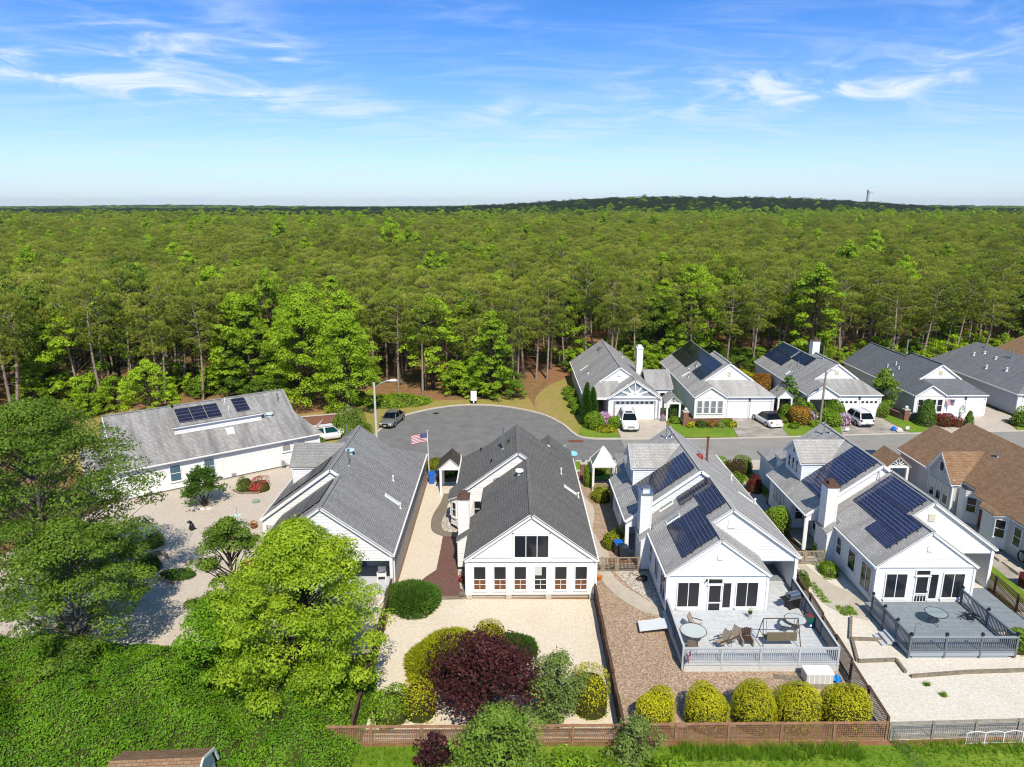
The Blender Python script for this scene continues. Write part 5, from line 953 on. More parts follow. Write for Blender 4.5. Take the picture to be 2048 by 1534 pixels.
    fv = MB(); fv.lathe((12.75, 97.5, zl(12.75)), [(.2, -.3), (.2, .1), (.42, .12), (.4, .24), (0, .3)], 14); th.part('attic_fan', fv, mat('dull grey metal', (.25, .25, .25), .5, .4, .6))
    skylight(th, 9.6, 10.6, 93.6, 94.0, zl, mat('brown skylight', (.32, .27, .21), .3, .4))
    pipe(th, 15.8, 97, zr(15.8), .9, .05)
    return th
hA2 = house_A2()
# ------------------------------------------------------------------ vegetation
rng = np.random.default_rng(11)
def unit(v): return v/np.maximum(np.linalg.norm(v, axis=1, keepdims=True), 1e-9)
def np_mesh(name, V, nper, F, rnd, m):
    """V (n,3) vertices already grouped per leaf, F (k,c) faces, rnd tone per face"""
    me = bpy.data.meshes.new(name); nf, c = F.shape
    me.vertices.add(len(V)); me.vertices.foreach_set('co', np.ascontiguousarray(V, dtype=np.float32).ravel())
    me.loops.add(nf*c); me.loops.foreach_set('vertex_index', np.ascontiguousarray(F, dtype=np.int32).ravel())
    me.polygons.add(nf); me.polygons.foreach_set('loop_start', np.arange(0, nf*c, c, dtype=np.int32)); me.polygons.foreach_set('loop_total', np.full(nf, c, dtype=np.int32))
    a = me.attributes.new('rnd', 'FLOAT', 'FACE'); a.data.foreach_set('value', np.ascontiguousarray(rnd, dtype=np.float32))  # tone: random, plus the painted-in light on top of tree crown clumps
    me.materials.append(m); me.update(calc_edges=True); return me
def leaves(name, P, Nn, size, m, aspect=.6, rnd=None, jit=.6):
    n = len(P); Nn = unit(Nn+rng.normal(0, jit, (n, 3))); T = unit(np.cross(Nn, rng.normal(0, 1, (n, 3)))); B = np.cross(Nn, T)
    s = (size*rng.uniform(.65, 1.3, n))[:, None]*.5
    V = np.stack([P-T*s, P+B*s*aspect-Nn*s*.15, P+T*s, P-B*s*aspect-Nn*s*.15], 1).reshape(-1, 3)
    return np_mesh(name, V, 4, np.arange(4*n).reshape(n, 4), rng.random(n) if rnd is None else np.clip(rnd, 0, 1), m)
def needles(name, P, D, ln, wd, k, m, rnd=None, spread=.75):
    """tufts: k thin blades fanning from each point"""
    n = len(P); P = np.repeat(P, k, 0); D = unit(np.repeat(D, k, 0)+rng.normal(0, spread, (n*k, 3))); S = unit(np.cross(D, rng.normal(0, 1, (n*k, 3))))
    l = (ln*rng.uniform(.6, 1.25, n*k))[:, None]; w = wd*rng.uniform(.7, 1.3, n*k)[:, None]
    V = np.stack([P-S*w*.5, P+S*w*.5, P+D*l], 1).reshape(-1, 3); r = rng.random(n) if rnd is None else rnd
    return np_mesh(name, V, 3, np.arange(3*n*k).reshape(-1, 3), np.clip(np.repeat(r, k)+rng.normal(0, .08, n*k), 0, 1), m)
def branchy(name, segs, m, n=6):
    mb = MB()
    for pts, rs in segs: mb.tube(pts, rs, n, cap=False)
    me = bpy.data.meshes.new(name); me.from_pydata(mb.v, [], mb.f); me.materials.append(m); me.polygons.foreach_set('use_smooth', [True]*len(mb.f)); me.update(); return me
BARK = mat('grey brown pine bark', (.32, .25, .195), .95, .1, var=.5, vscale=3., bump=.5, bscale=12)
BARKD = mat('dark bark', (.085, .065, .05), .95, .1, var=.4, vscale=4., bump=.4, bscale=14)
BARKG = mat('grey oak bark', (.17, .145, .115), .95, .1, var=.4, vscale=3.)
L_PINE = leafmat('olive pine needles', [(.036, .058, .012), (.085, .115, .022), (.142, .168, .036), (.215, .222, .066)], .27, gain=(2.45, 2.35, 1.6))
L_DPINE = leafmat('blue green distant pine needles', [(.012, .030, .016), (.022, .046, .022), (.035, .06, .026)], .1, gain=(1.5, 1.5, 1.4))  # cloud shadow over the far band painted in as darker needles
L_OAK = leafmat('mid green oak leaves', [(.024, .046, .008), (.058, .098, .014), (.10, .155, .024), (.16, .215, .045)], .32, gain=(2.1, 2.1, 1.4))
L_BRIGHT = leafmat('bright spring green leaves', [(.05, .10, .010), (.105, .19, .016), (.165, .27, .026)], .34, gain=(2.75, 2.3, 1.4))
L_MAPLE = leafmat('yellow green maple leaves', [(.030, .065, .005), (.082, .135, .010), (.145, .205, .016), (.225, .265, .028)], .3, gain=(2.3, 2.25, 1.5))
L_VINE = leafmat('fresh green vine leaves', [(.035, .085, .006), (.075, .155, .009), (.13, .22, .016), (.19, .26, .024)], .3)
L_GOLD = leafmat('golden yellow clipped foliage', [(.10, .11, .006), (.25, .235, .010), (.40, .35, .014)], .25)
L_LIME = leafmat('lime juniper foliage', [(.085, .095, .005), (.15, .165, .008), (.225, .22, .012)], .2)
L_JUN = leafmat('deep green juniper foliage', [(.022, .052, .010), (.048, .095, .017), (.085, .135, .028)], .2)
L_DARK = leafmat('dark green yew foliage', [(.012, .036, .006), (.026, .065, .010), (.05, .10, .016)], .2)
L_PURP = leafmat('dark purple plum leaves', [(.016, .006, .008), (.038, .011, .014), (.075, .020, .020), (.12, .045, .03)], .2, gain=(1.25, 1.2, 1.2))
L_SAGE = leafmat('grey green leaves', [(.055, .08, .028), (.105, .14, .05), (.175, .21, .08)], .28)
L_SAGE2 = leafmat('pale green leaves', [(.05, .09, .018), (.10, .155, .03), (.17, .225, .05)], .3)
L_BOX = leafmat('bright green boxwood leaves', [(.05, .095, .008), (.10, .17, .012), (.16, .235, .02)], .25)
L_RED = leafmat('wine red barberry leaves', [(.055, .008, .010), (.13, .016, .018), (.21, .05, .03)], .2, gain=(1.25, 1.2, 1.2))
L_PINK = leafmat('pink rhododendron blossom', [(.28, .13, .23), (.52, .28, .46), (.68, .48, .62), (.06, .12, .02)], .25, gain=(1.25, 1.2, 1.2))
L_RUST = leafmat('rusty orange foliage', [(.10, .045, .012), (.22, .10, .02), (.13, .12, .02)], .2)
L_FLOW = leafmat('red and yellow bedding flowers', [(.45, .012, .03), (.50, .03, .08), (.12, .18, .02), (.55, .40, .02)], .2, gain=(1.25, 1.2, 1.2))
L_BIRCH = leafmat('mixed understorey leaves', [(.03, .06, .008), (.07, .125, .012), (.13, .19, .022)], .3)
L_GRASSB = leafmat('long green blades', [(.05, .10, .010), (.09, .16, .016), (.15, .21, .035)], .25)

def pine_proto(i, H=13., r=2.3, cb=.48, tuft=1000, m=None, bark=None, ln=.34):
    m = m or L_PINE; lean = rng.normal(0, .35, 2); bend = rng.normal(0, .35, 2); zs = np.linspace(0, H*.97, 9)
    tr = [(lean[0]*(z/H)+bend[0]*math.sin(z/H*3), lean[1]*(z/H)+bend[1]*math.sin(z/H*2.5), z) for z in zs]
    at = lambda z: np.array([np.interp(z, zs, [t[k] for t in tr]) for k in range(3)])
    segs = [(tr, list(np.interp(zs/H, [0, .5, 1], [.19, .13, .03])))]; P = []; D = []; R_ = []
    nb = 22
    for b in range(nb):
        t = (b+rng.random()*.8)/nb; z = H*(cb+(1-cb)*t*.97); a = b*2.4+rng.normal(0, .35); L_ = r*(.25+.85*math.sin(math.pi*(.22+.74*(1-t)))**.8)*rng.uniform(.55, 1.05)*(1. if t < .9 else .3); up = .05+.45*t
        d = np.array([math.cos(a), math.sin(a), up]); p0 = at(z); p1 = p0+d*L_*.55; p2 = p0+d*L_+np.array([0, 0, .1*L_])
        segs.append(([tuple(p0), tuple(p1), tuple(p2)], [.045, .03, .012])); pr = rng.uniform(.62, 1.0)*(r/2.6); k = int(tuft/nb*rng.uniform(.8, 1.2)); cr = rng.normal(.40, .13)
        uu_ = unit(rng.normal(0, 1, (k, 3))); uu_[:, 2] = np.abs(uu_[:, 2])-.38*rng.random(k); q = p2-d*pr*.25+uu_*np.array([pr, pr, pr*.62])*rng.uniform(.8, 1.06, (k, 1))
        P.append(q); D.append(uu_*.8+np.array([0, 0, .75])); R_.append(cr+rng.normal(0, .10, k)+.30*uu_[:, 2])  # needles paler atop each puff: sunlit tops put into the colour
    for b in range(9):                                   # dead stubs below the crown
        z = H*rng.uniform(.25, cb); a = rng.random()*6.28; p0 = at(z); L_ = rng.uniform(.4, 1.5); segs.append(([tuple(p0), tuple(p0+np.array([math.cos(a)*L_, math.sin(a)*L_, rng.uniform(-.1, .4)]))], [.03, .008]))
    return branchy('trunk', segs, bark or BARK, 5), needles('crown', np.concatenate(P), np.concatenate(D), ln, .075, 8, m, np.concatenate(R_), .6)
def decid_proto(H=10., r=3., cb=.25, nc=70, per=70, leaf=.24, m=None, bark=None, shape=1., crad=.62, flat=.7):
    m = m or L_BRIGHT; tr = [(0, 0, 0), (rng.normal(0, .15), rng.normal(0, .15), H*.4), (rng.normal(0, .3), rng.normal(0, .3), H*.85)]; segs = [(tr, [.16*H/10, .11*H/10, .03])]; P = []; Nn = []; R_ = []
    for c in range(nc):
        t = rng.random()**.8; z = H*(cb+(1-cb)*t); rad = r*(math.sin(min(1, (t*.86+.16))*math.pi)**.6)*shape; a = rng.random()*6.28; q = rad*math.sqrt(rng.uniform(.12, 1))
        cc = np.array([math.cos(a)*q, math.sin(a)*q, z]); s0 = np.array([0, 0, max(H*.2, z-q*.8)]); segs.append(([tuple(s0), tuple((s0+cc)/2+np.array([0, 0, .2])), tuple(cc)], [.05, .03, .01]))
        u = unit(rng.normal(0, 1, (per, 3))); u[:, 2] = np.abs(u[:, 2])*1.0-.35*rng.random(per); cr = crad*rng.uniform(.7, 1.35)*(r/3)
        P.append(cc+u*cr*np.array([1, 1, flat])*rng.uniform(.6, 1.05, (per, 1))); Nn.append(u+np.array([0, 0, .5])); R_.append(np.full(per, rng.normal(.42, .14))+.25*u[:, 2]+rng.normal(0, .15, per))  # leaf colour lightened towards each clump's top, painting in the light
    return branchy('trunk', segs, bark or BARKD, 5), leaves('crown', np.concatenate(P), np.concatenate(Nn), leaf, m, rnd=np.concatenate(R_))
PINES = [pine_proto(i, 12.5+rng.normal(0, 1), 2.75+rng.normal(0, .3), .44+.05*(i % 3), 1150, ln=.3) for i in range(6)]
DECID = [decid_proto(9.5, 2.9, .22, 80, 75, .26, L_BRIGHT), decid_proto(11., 2.7, .2, 80, 75, .26, L_BRIGHT), decid_proto(10., 3.1, .22, 85, 75, .26, L_OAK), decid_proto(8.5, 2.4, .12, 60, 70, .25, L_BIRCH)]
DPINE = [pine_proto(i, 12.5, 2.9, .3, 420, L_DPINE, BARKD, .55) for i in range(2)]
SHRUBP = [decid_proto(2.4, 1.5, .05, 34, 46, .2, L_BIRCH, crad=.8), decid_proto(3.6, 1.7, .05, 40, 46, .22, L_BRIGHT, crad=.8)]
def plant(name, me_t, me_c, loc, s=1., rz=None, label=None, cat='tree', group=None, part2='crown', sz=None):
    e = bpy.data.objects.new(name, None); C.objects.link(e); e.location = loc; e.rotation_euler = (0, 0, rng.random()*6.28 if rz is None else rz); e.scale = (s, s, sz or s); e.empty_display_size = .2
    tag(e, label, cat, group)
    if me_t: link('trunk', me_t, e)
    if me_c: link(part2, me_c, e)
    return e
# ---- terrain rise and forest
def edge(x): return float(np.interp(x, [-90, -62, -50, -40, -30, -20, -15, -9, 1.5, 5, 9, 12, 20, 60, 80, 130], [78, 80, 84, 93, 90, 93, 98, 91.5, 91.5, 97, 105, 106, 106, 107, 114, 118]))
def terr(x, y):
    y = np.asarray(y, float); x = np.asarray(x, float)
    h = 24*np.exp(-((x-260)/300)**2-((y-1450)/300)**2)+16*np.exp(-((x-620)/230)**2-((y-1500)/250)**2)+5*np.exp(-((x+350)/300)**2-((y-1700)/300)**2)+14*np.exp(-((x+1900)/700)**2-((y-4200)/600)**2)+12*np.exp(-((x-2300)/800)**2-((y-4300)/700)**2)+9*np.exp(-((x+200)/600)**2-((y-6000)/700)**2)
    return h*np.clip((y-650)/300, 0, 1)
bpy.data.objects.remove(g)
xs = np.concatenate([np.linspace(-9000, -1600, 12), np.linspace(-1500, 1500, 51), np.linspace(1600, 9000, 12)]); ysg = np.concatenate([[-200, 0, 300, 600], np.linspace(700, 2600, 39), np.linspace(2700, 9000, 30), [12000, 16000]])
XX, YY = np.meshgrid(xs, ysg); ZZ = terr(XX, YY); me = bpy.data.meshes.new('ground'); nx = len(xs)
me.from_pydata(np.stack([XX.ravel(), YY.ravel(), ZZ.ravel()], 1).tolist(), [], [(j*nx+i, j*nx+i+1, (j+1)*nx+i+1, (j+1)*nx+i) for j in range(len(ysg)-1) for i in range(nx-1)]); me.materials.append(FLOOR); me.update()
g = link('ground', me); tag(g, 'brown leaf litter forest floor', kind='structure')
pts = []
def zone(y0, y1, sp, sc_, jitter=.42):
    y = y0
    while y < y1:
        w = .78*y+24; n = int(2*w/sp); x = -w+(np.arange(n)+.5)*2*w/n+rng.normal(0, jitter*sp, n); yy = y+rng.normal(0, jitter*sp, n)
        for a, b in zip(x, yy): pts.append((a, b, sc_))
        y += sp
zone(78, 190, 4.1, 1.0); zone(190, 330, 4.7, 1.08); zone(330, 560, 5.8, 1.25); zone(560, 900, 8, 1.6); zone(900, 1700, 12, 2.3); zone(1700, 3600, 24, 4.2); zone(3600, 8000, 60, 9)
pts = np.array(pts)
keep = np.array([b > edge(a)+.5 if b < 135 else True for a, b, _ in pts]); pts = pts[keep]
def lnoise(x, y, s, ph): return np.sin(x/s+ph)*np.cos(y/s*1.3+ph*2)+.6*np.sin((x+y*.7)/s*2.1+ph*3)+.4*np.cos((x*1.3-y)/s*3.7+ph)
X_, Y_ = pts[:, 0], pts[:, 1]; dn = lnoise(X_, Y_, 23, 1.3)+.5*lnoise(X_, Y_, 7, .4); u = rng.random(len(pts))
kind = rng.integers(0, 6, len(pts))
pd = np.where(Y_ < 130, .16, np.where(Y_ < 330, .10, .24))+np.where((X_ < -10) & (Y_ < 150), .12, 0)+np.where((X_ < -20) & (Y_ > 250), .12, 0)
pd = pd+np.where(dn > .9, np.where(Y_ < 330, .30, .45), 0)
dec = u < pd; kind[dec] = rng.choice([6, 6, 7, 8, 9], dec.sum())
belt = (Y_ > 585) & (Y_ < 880) & (u < np.where(X_ > 120+.25*(Y_-585), .8, .32)); kind[belt] = rng.choice([6, 7, 6, 8], belt.sum())
dark = ((Y_ > 880) & (u > np.where(Y_ > 2300, .55, np.where(Y_ > 1150, .06, .45)))) | ((Y_ > 640) & (X_ < 120) & (u > .62+.25*np.sin(X_/90))); kind[dark] = 10+rng.integers(0, 2, dark.sum())  # far zones that get the pines with cloud shade in their colour
far = (Y_ > 880) & ~dark; kind[far] = rng.choice([6, 8, 8, 7], far.sum())
Z_ = terr(X_, Y_); S_ = pts[:, 2]*rng.uniform(.85, 1.18, len(pts)); SZ = np.minimum(pts[:, 2], 1.12)*rng.uniform(.80, 1.20, len(pts)); SZ *= 1+.07*lnoise(X_, Y_, 31, .2); dk_ = (kind >= 6) & (kind <= 8); SZ[dk_] *= rng.uniform(1.12, 1.45, dk_.sum()); S_[dk_] *= 1.2; S_ *= rng.uniform(.85, 1.2, len(pts)); SZ[kind == 9] *= .8
# the 300 pines and the broadleaf trees that show largest at the forest edge stand as trees of their own
order = np.argsort(Y_-np.array([edge(a) for a in X_])*.55); inview = [i for i in order if abs(X_[i]) < .74*Y_[i]+2]
lab_p = 'tall olive green pine among the many alike in the forest behind the houses'; lab_d = 'leafy broadleaf tree among the pines at the forest edge'
lone = set(); np_, nd_ = 0, 0
protos = PINES+DECID
for i in inview:
    if kind[i] > 9: continue
    if kind[i] < 6 and np_ < 285: np_ += 1
    elif kind[i] >= 6 and nd_ < 60: nd_ += 1
    else: continue
    lone.add(int(i)); t_, c_ = protos[kind[i]]
    e = plant('pine_tree' if kind[i] < 6 else 'broadleaf_tree', t_, c_, (X_[i], Y_[i], 0), S_[i], None, lab_p if kind[i] < 6 else lab_d, 'tree', 'pines of the forest edge' if kind[i] < 6 else 'broadleaf trees of the forest edge', sz=SZ[i])
    if np_ >= 285 and nd_ >= 60: break
rest = np.array([i for i in range(len(pts)) if i not in lone])
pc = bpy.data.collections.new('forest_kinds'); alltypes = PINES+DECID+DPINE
for k, (t_, c_) in enumerate(alltypes):
    # one mesh per kind for the mass: trunk and crown together
    me = bpy.data.meshes.new('forest_kind'); ta = np.empty(len(t_.vertices)*3, np.float32); t_.vertices.foreach_get('co', ta); ca = np.empty(len(c_.vertices)*3, np.float32); c_.vertices.foreach_get('co', ca)
    o = bpy.data.objects.new('k%02d' % k, c_); pc.objects.link(o)
    o2 = bpy.data.objects.new('t%02d' % k, t_); pc.objects.link(o2)
def mass(name, idx, label):
    vm = bpy.data.meshes.new(name); P_ = np.stack([X_[idx], Y_[idx], Z_[idx]], 1); vm.vertices.add(len(idx)); vm.vertices.foreach_set('co', P_.astype(np.float32).ravel())
    for nm, ty, arr in (('k', 'INT', kind[idx].astype(np.int32)), ('rz', 'FLOAT', (rng.random(len(idx))*6.28).astype(np.float32)), ('sx', 'FLOAT', S_[idx].astype(np.float32)), ('sz', 'FLOAT', SZ[idx].astype(np.float32))):
        vm.attributes.new(nm, ty, 'POINT').data.foreach_set('value', arr)
    vm.update(); o = link(name, vm); tag(o, label, 'forest', kind='stuff')
    ng = bpy.data.node_groups.new(name, 'GeometryNodeTree'); ng.interface.new_socket('Geometry', in_out='INPUT', socket_type='NodeSocketGeometry'); ng.interface.new_socket('Geometry', in_out='OUTPUT', socket_type='NodeSocketGeometry')
    gi = ng.nodes.new('NodeGroupInput'); go = ng.nodes.new('NodeGroupOutput'); jn = ng.nodes.new('GeometryNodeJoinGeometry')
    def attr(nm, ty):
        a = ng.nodes.new('GeometryNodeInputNamedAttribute'); a.data_type = ty; a.inputs[0].default_value = nm; return a.outputs[0]
    rz = ng.nodes.new('ShaderNodeCombineXYZ'); ng.links.new(attr('rz', 'FLOAT'), rz.inputs[2]); scn = ng.nodes.new('ShaderNodeCombineXYZ'); sx_ = attr('sx', 'FLOAT')
    ng.links.new(sx_, scn.inputs[0]); ng.links.new(sx_, scn.inputs[1]); ng.links.new(attr('sz', 'FLOAT'), scn.inputs[2])
    for pre in ('k', 't'):
        ci = ng.nodes.new('GeometryNodeCollectionInfo'); ci.transform_space = 'ORIGINAL'; ci.inputs['Collection'].default_value = PCOL[pre]; ci.inputs['Separate Children'].default_value = True; ci.inputs['Reset Children'].default_value = True
        ip = ng.nodes.new('GeometryNodeInstanceOnPoints'); ng.links.new(gi.outputs[0], ip.inputs['Points']); ng.links.new(ci.outputs[0], ip.inputs['Instance']); ip.inputs['Pick Instance'].default_value = True
        ng.links.new(attr('k', 'INT'), ip.inputs['Instance Index']); ng.links.new(rz.outputs[0], ip.inputs['Rotation']); ng.links.new(scn.outputs[0], ip.inputs['Scale']); ng.links.new(ip.outputs[0], jn.inputs[0])
    ng.links.new(jn.outputs[0], go.inputs[0]); md = o.modifiers.new('scatter', 'NODES'); md.node_group = ng; return o
PCOL = {}
for pre in ('k', 't'):
    cc = bpy.data.collections.new('forest_kinds_'+pre)
    for o in pc.objects:
        if o.name[0] == pre: cc.objects.link(o)
    PCOL[pre] = cc
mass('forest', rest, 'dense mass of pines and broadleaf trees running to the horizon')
# ---- shrubs and garden trees
def lump(U, k, amp, seed):
    r = np.random.default_rng(seed); d = unit(r.normal(0, 1, (k, 3))); a = r.uniform(-1, 1, k); return 1+amp*np.clip((np.exp(6*(U@d.T-1))*a).sum(1), -1.2, 1.2)
def shrub(name, label, loc, rx, h, m, n=1600, leaf=.1, ry=None, amp=.12, tuck=.75, top=1., cone=0., depth=.14, group=None, cat='shrub', jit=.55, needle=False, seed=None, rz=0):
    """dense garden shrub: leaves over a lumpy dome with a dark twiggy heart"""
    ry = ry or rx; seed = seed if seed is not None else int(rng.integers(1e6)); U = unit(rng.normal(0, 1, (n, 3))); U[:, 2] = np.abs(U[:, 2])*1.25-.25*rng.random(n); U = unit(U)
    f = lump(U, 26, amp, seed)*lump(U, 90, amp*.6, seed+1)*(1-depth*rng.random(n)**2)
    def shape(U, f):
        z = np.clip(U[:, 2], -.2, 1); hz = .12+.88*np.sign(z)*np.abs(z)**tuck; w = 1-cone*np.clip(hz, 0, 1)
        rad = np.sqrt(U[:, 0]**2+U[:, 1]**2)**(.8)*w; ang = np.arctan2(U[:, 1], U[:, 0]); return np.stack([np.cos(ang)*rad*rx*f, np.sin(ang)*rad*ry*f, np.maximum(hz*h*f*top, .02)], 1)
    P = shape(U, f); rnd = .45+.32*(f-1)/max(amp, .02)*.5+rng.normal(0, .22, n)
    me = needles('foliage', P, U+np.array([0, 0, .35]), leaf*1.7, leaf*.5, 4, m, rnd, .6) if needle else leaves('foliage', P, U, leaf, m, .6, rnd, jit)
    e = bpy.data.objects.new(name, None); C.objects.link(e); e.location = loc; e.rotation_euler = (0, 0, rz); e.empty_display_size = .2; tag(e, label, cat, group); link('foliage', me, e)
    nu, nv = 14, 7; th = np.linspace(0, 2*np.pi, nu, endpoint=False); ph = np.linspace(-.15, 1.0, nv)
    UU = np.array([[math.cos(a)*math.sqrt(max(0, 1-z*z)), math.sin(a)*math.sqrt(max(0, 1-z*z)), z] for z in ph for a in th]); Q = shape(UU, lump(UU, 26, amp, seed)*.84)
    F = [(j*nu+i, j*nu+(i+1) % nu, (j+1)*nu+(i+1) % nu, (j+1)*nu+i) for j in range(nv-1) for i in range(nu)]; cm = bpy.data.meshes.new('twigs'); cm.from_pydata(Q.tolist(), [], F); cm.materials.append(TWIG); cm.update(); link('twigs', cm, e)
    return e
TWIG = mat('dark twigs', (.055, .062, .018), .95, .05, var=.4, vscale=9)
def btree(name, label, loc, H, r, cb, nc, per, leaf, m, bark=None, crad=.62, shape=1., cat='tree', sxy=None, rz=None, flat=.7):
    t_, c_ = decid_proto(H, r, cb, nc, per, leaf, m, bark, shape, crad, flat); e = plant(name, t_, c_, loc, 1., rz, label, cat); 
    if sxy: e.scale = (sxy[0], sxy[1], 1)
    return e
# cream yard
shrub('juniper_shrub', 'broad deep green juniper mound at the corner of the brick patio', (-6.35, 41.05, 0), 1.45, 1.25, L_JUN, 2600, .17, amp=.16, needle=True)
shrub('juniper_shrub', 'wide lime green juniper mound in the cream gravel', (-3.55, 34.9, 0), 1.95, 1.2, L_LIME, 4200, .15, amp=.14, needle=True, ry=2.0)
shrub('golden_cypress', 'golden dome shrub between the lime juniper and the dark green mound', (-1.2, 36.0, 0), 1.0, 1.9, L_GOLD, 2600, .1, tuck=.6)
shrub('yew_shrub', 'small dark green mound peeking out behind the purple plum', (.4, 35.7, 0), .95, .95, L_DARK, 1600, .12, needle=True)
btree('plum_tree', 'dark purple leaved plum tree in front of the golden dome shrub', (-1.25, 31.2, 0), 3.7, 3.0, .12, 150, 95, .15, L_PURP, BARKD, .75, sxy=(1.06, .95))
shrub('golden_cypress', 'tall yellow green shrub half hidden at the left of the purple plum', (-4.55, 30.9, 0), .95, 2.2, L_GOLD, 2200, .1, tuck=.6)
shrub('leafy_shrub', 'fresh green round shrub inside the rear fence beside the brown side fence', (-6.1, 30.6, 0), 1.05, 1.75, L_BOX, 2400, .11, amp=.2)
shrub('golden_cypress', 'golden shrub at the right of the grey green bush by the fence corner', (4.1, 31.2, 0), 1.1, 2.3, L_GOLD, 2400, .1, tuck=.6)
btree('olive_bush', 'tall grey green bush with upright shoots beside the purple plum', (2.45, 30.4, 0), 3.7, 1.5, .06, 75, 90, .13, L_SAGE, BARKD, .95, shape=.95)
btree('young_tree', 'pale green leafy tree outside the rear fence in front of the purple plum', (-.4, 26.6, 0), 3.5, 2.0, .1, 95, 90, .14, L_SAGE2, BARKD, .8)
btree('olive_bush', 'twiggy grey green bush outside the fence at the end of the tan yard', (5.9, 27.6, 0), 2.1, 1.35, .05, 40, 70, .13, L_SAGE, BARKD, .95)
for k, (x, y, h, lb) in enumerate(((2.6, 26.2, 1.6, 'low green shrub outside the fence between the pale tree and the twiggy bush'), (4.4, 25.7, 1.3, 'lowest green shrub at the bottom edge in front of the twiggy bush'), (-3.4, 27.3, 1.7, 'dark purple sapling outside the fence at the foot of the plum'), (6.9, 26.0, 1.2, 'green shrub at the bottom edge beside the lawn'))):
    btree('wild_shrub', lb, (x, y, 0), h, 1.3 if k != 2 else .85, .03, 34, 60, .13, L_PURP if k == 2 else L_BOX, BARKD, 1.0, cat='shrub')
# golden row in the tan yard
for k, (x, r, h) in enumerate(((7.2, .98, 2.0), (9.75, 1.05, 2.05), (12.05, 1.2, 2.35), (14.12, 1.1, 2.25), (16.6, 1.22, 2.25))):
    shrub('golden_cypress', ['smallest golden shrub of the row behind the twiggy bush', 'second golden shrub of the row in the tan yard', 'tallest golden shrub in the middle of the row of five', 'fourth golden shrub of the row in the tan yard', 'broad golden shrub at the fence corner end of the row'][k], (x, 30.15, 0), r*(1+.06*math.sin(k*2.3)), h, L_GOLD, 6000, .078, tuck=.58, ry=r*(1-.05*math.cos(k*3.1)), group='row of golden shrubs', amp=.1)
# houses: foundation planting of the near row
PL = [('boxwood_shrub', 'lime shrub beside the path by the glass roofed pergola', (7.95, 57.6), .85, 1.3, L_LIME), ('boxwood_shrub', 'yellow green shrub beside the dark wheelie bins', (7.8, 48.9), .95, 1.5, L_LIME),
      ('camellia_bush', 'tall leafy green bush under the porch roof beside the navy solar house', (20.95, 51.4), 1.05, 2.4, L_BOX), ('leafy_shrub', 'low green shrub at the wooden gate beside the curving path', (22.35, 44.9), .75, .95, L_BOX),
      ('leafy_shrub', 'bushy green shrub between the brown fence and the broad path', (19.75, 43.2), .6, 1.2, L_OAK), ('leafy_shrub', 'green shrub at the right corner of the grey deck', (29.5, 36.1), .75, 1.3, L_BOX),
      ('barberry_shrub', 'dark red barberry beside the pale front walk', (22.1, 59.6), .85, 1.4, L_RED), ('hedge_shrub', 'clipped green shrub beside the house with the rusty roof pipe', (20.0, 63.8), 1.0, 1.5, L_BOX),
      ('barberry_shrub', 'purple leaved shrub in the middle of the clipped hedge', (21.2, 63.0), 1.0, 1.6, L_PURP), ('hedge_shrub', 'green shrub at the end of the clipped hedge by the front walk', (20.6, 60.9), 1.0, 1.35, L_BOX), ('hedge_shrub', 'rounded green shrub at the outer end of the clipped hedge', (22.5, 64.4), .9, 1.4, L_OAK),
      ('ivy_pillar', 'leafy green climber beside the brick pier', (7.2, 60.9), .42, 2.0, L_BOX), ('boxwood_shrub', 'green shrub behind the brick pier by the driveway', (8.3, 64.3), 1.2, 1.2, L_OAK),
      ('hedge_shrub', 'lime hedge behind the blue recycling bin', (-7.2, 65.0), 1.1, 1.3, L_LIME), ('hedge_shrub', 'green shrub beside the flagpole', (-6.0, 63.8), .9, 1.1, L_BOX), ('boxwood_shrub', 'green shrub growing behind the covered gate', (-4.9, 64.2), .9, 1.2, L_OAK),
      ('leafy_shrub', 'low shrub by the wall of the navy solar house', (22.9, 47.9), .6, .8, L_OAK), ('leafy_shrub', 'small green shrub along the side wall of the screened porch house', (20.0, 53.6), .7, 1.0, L_OAK)]
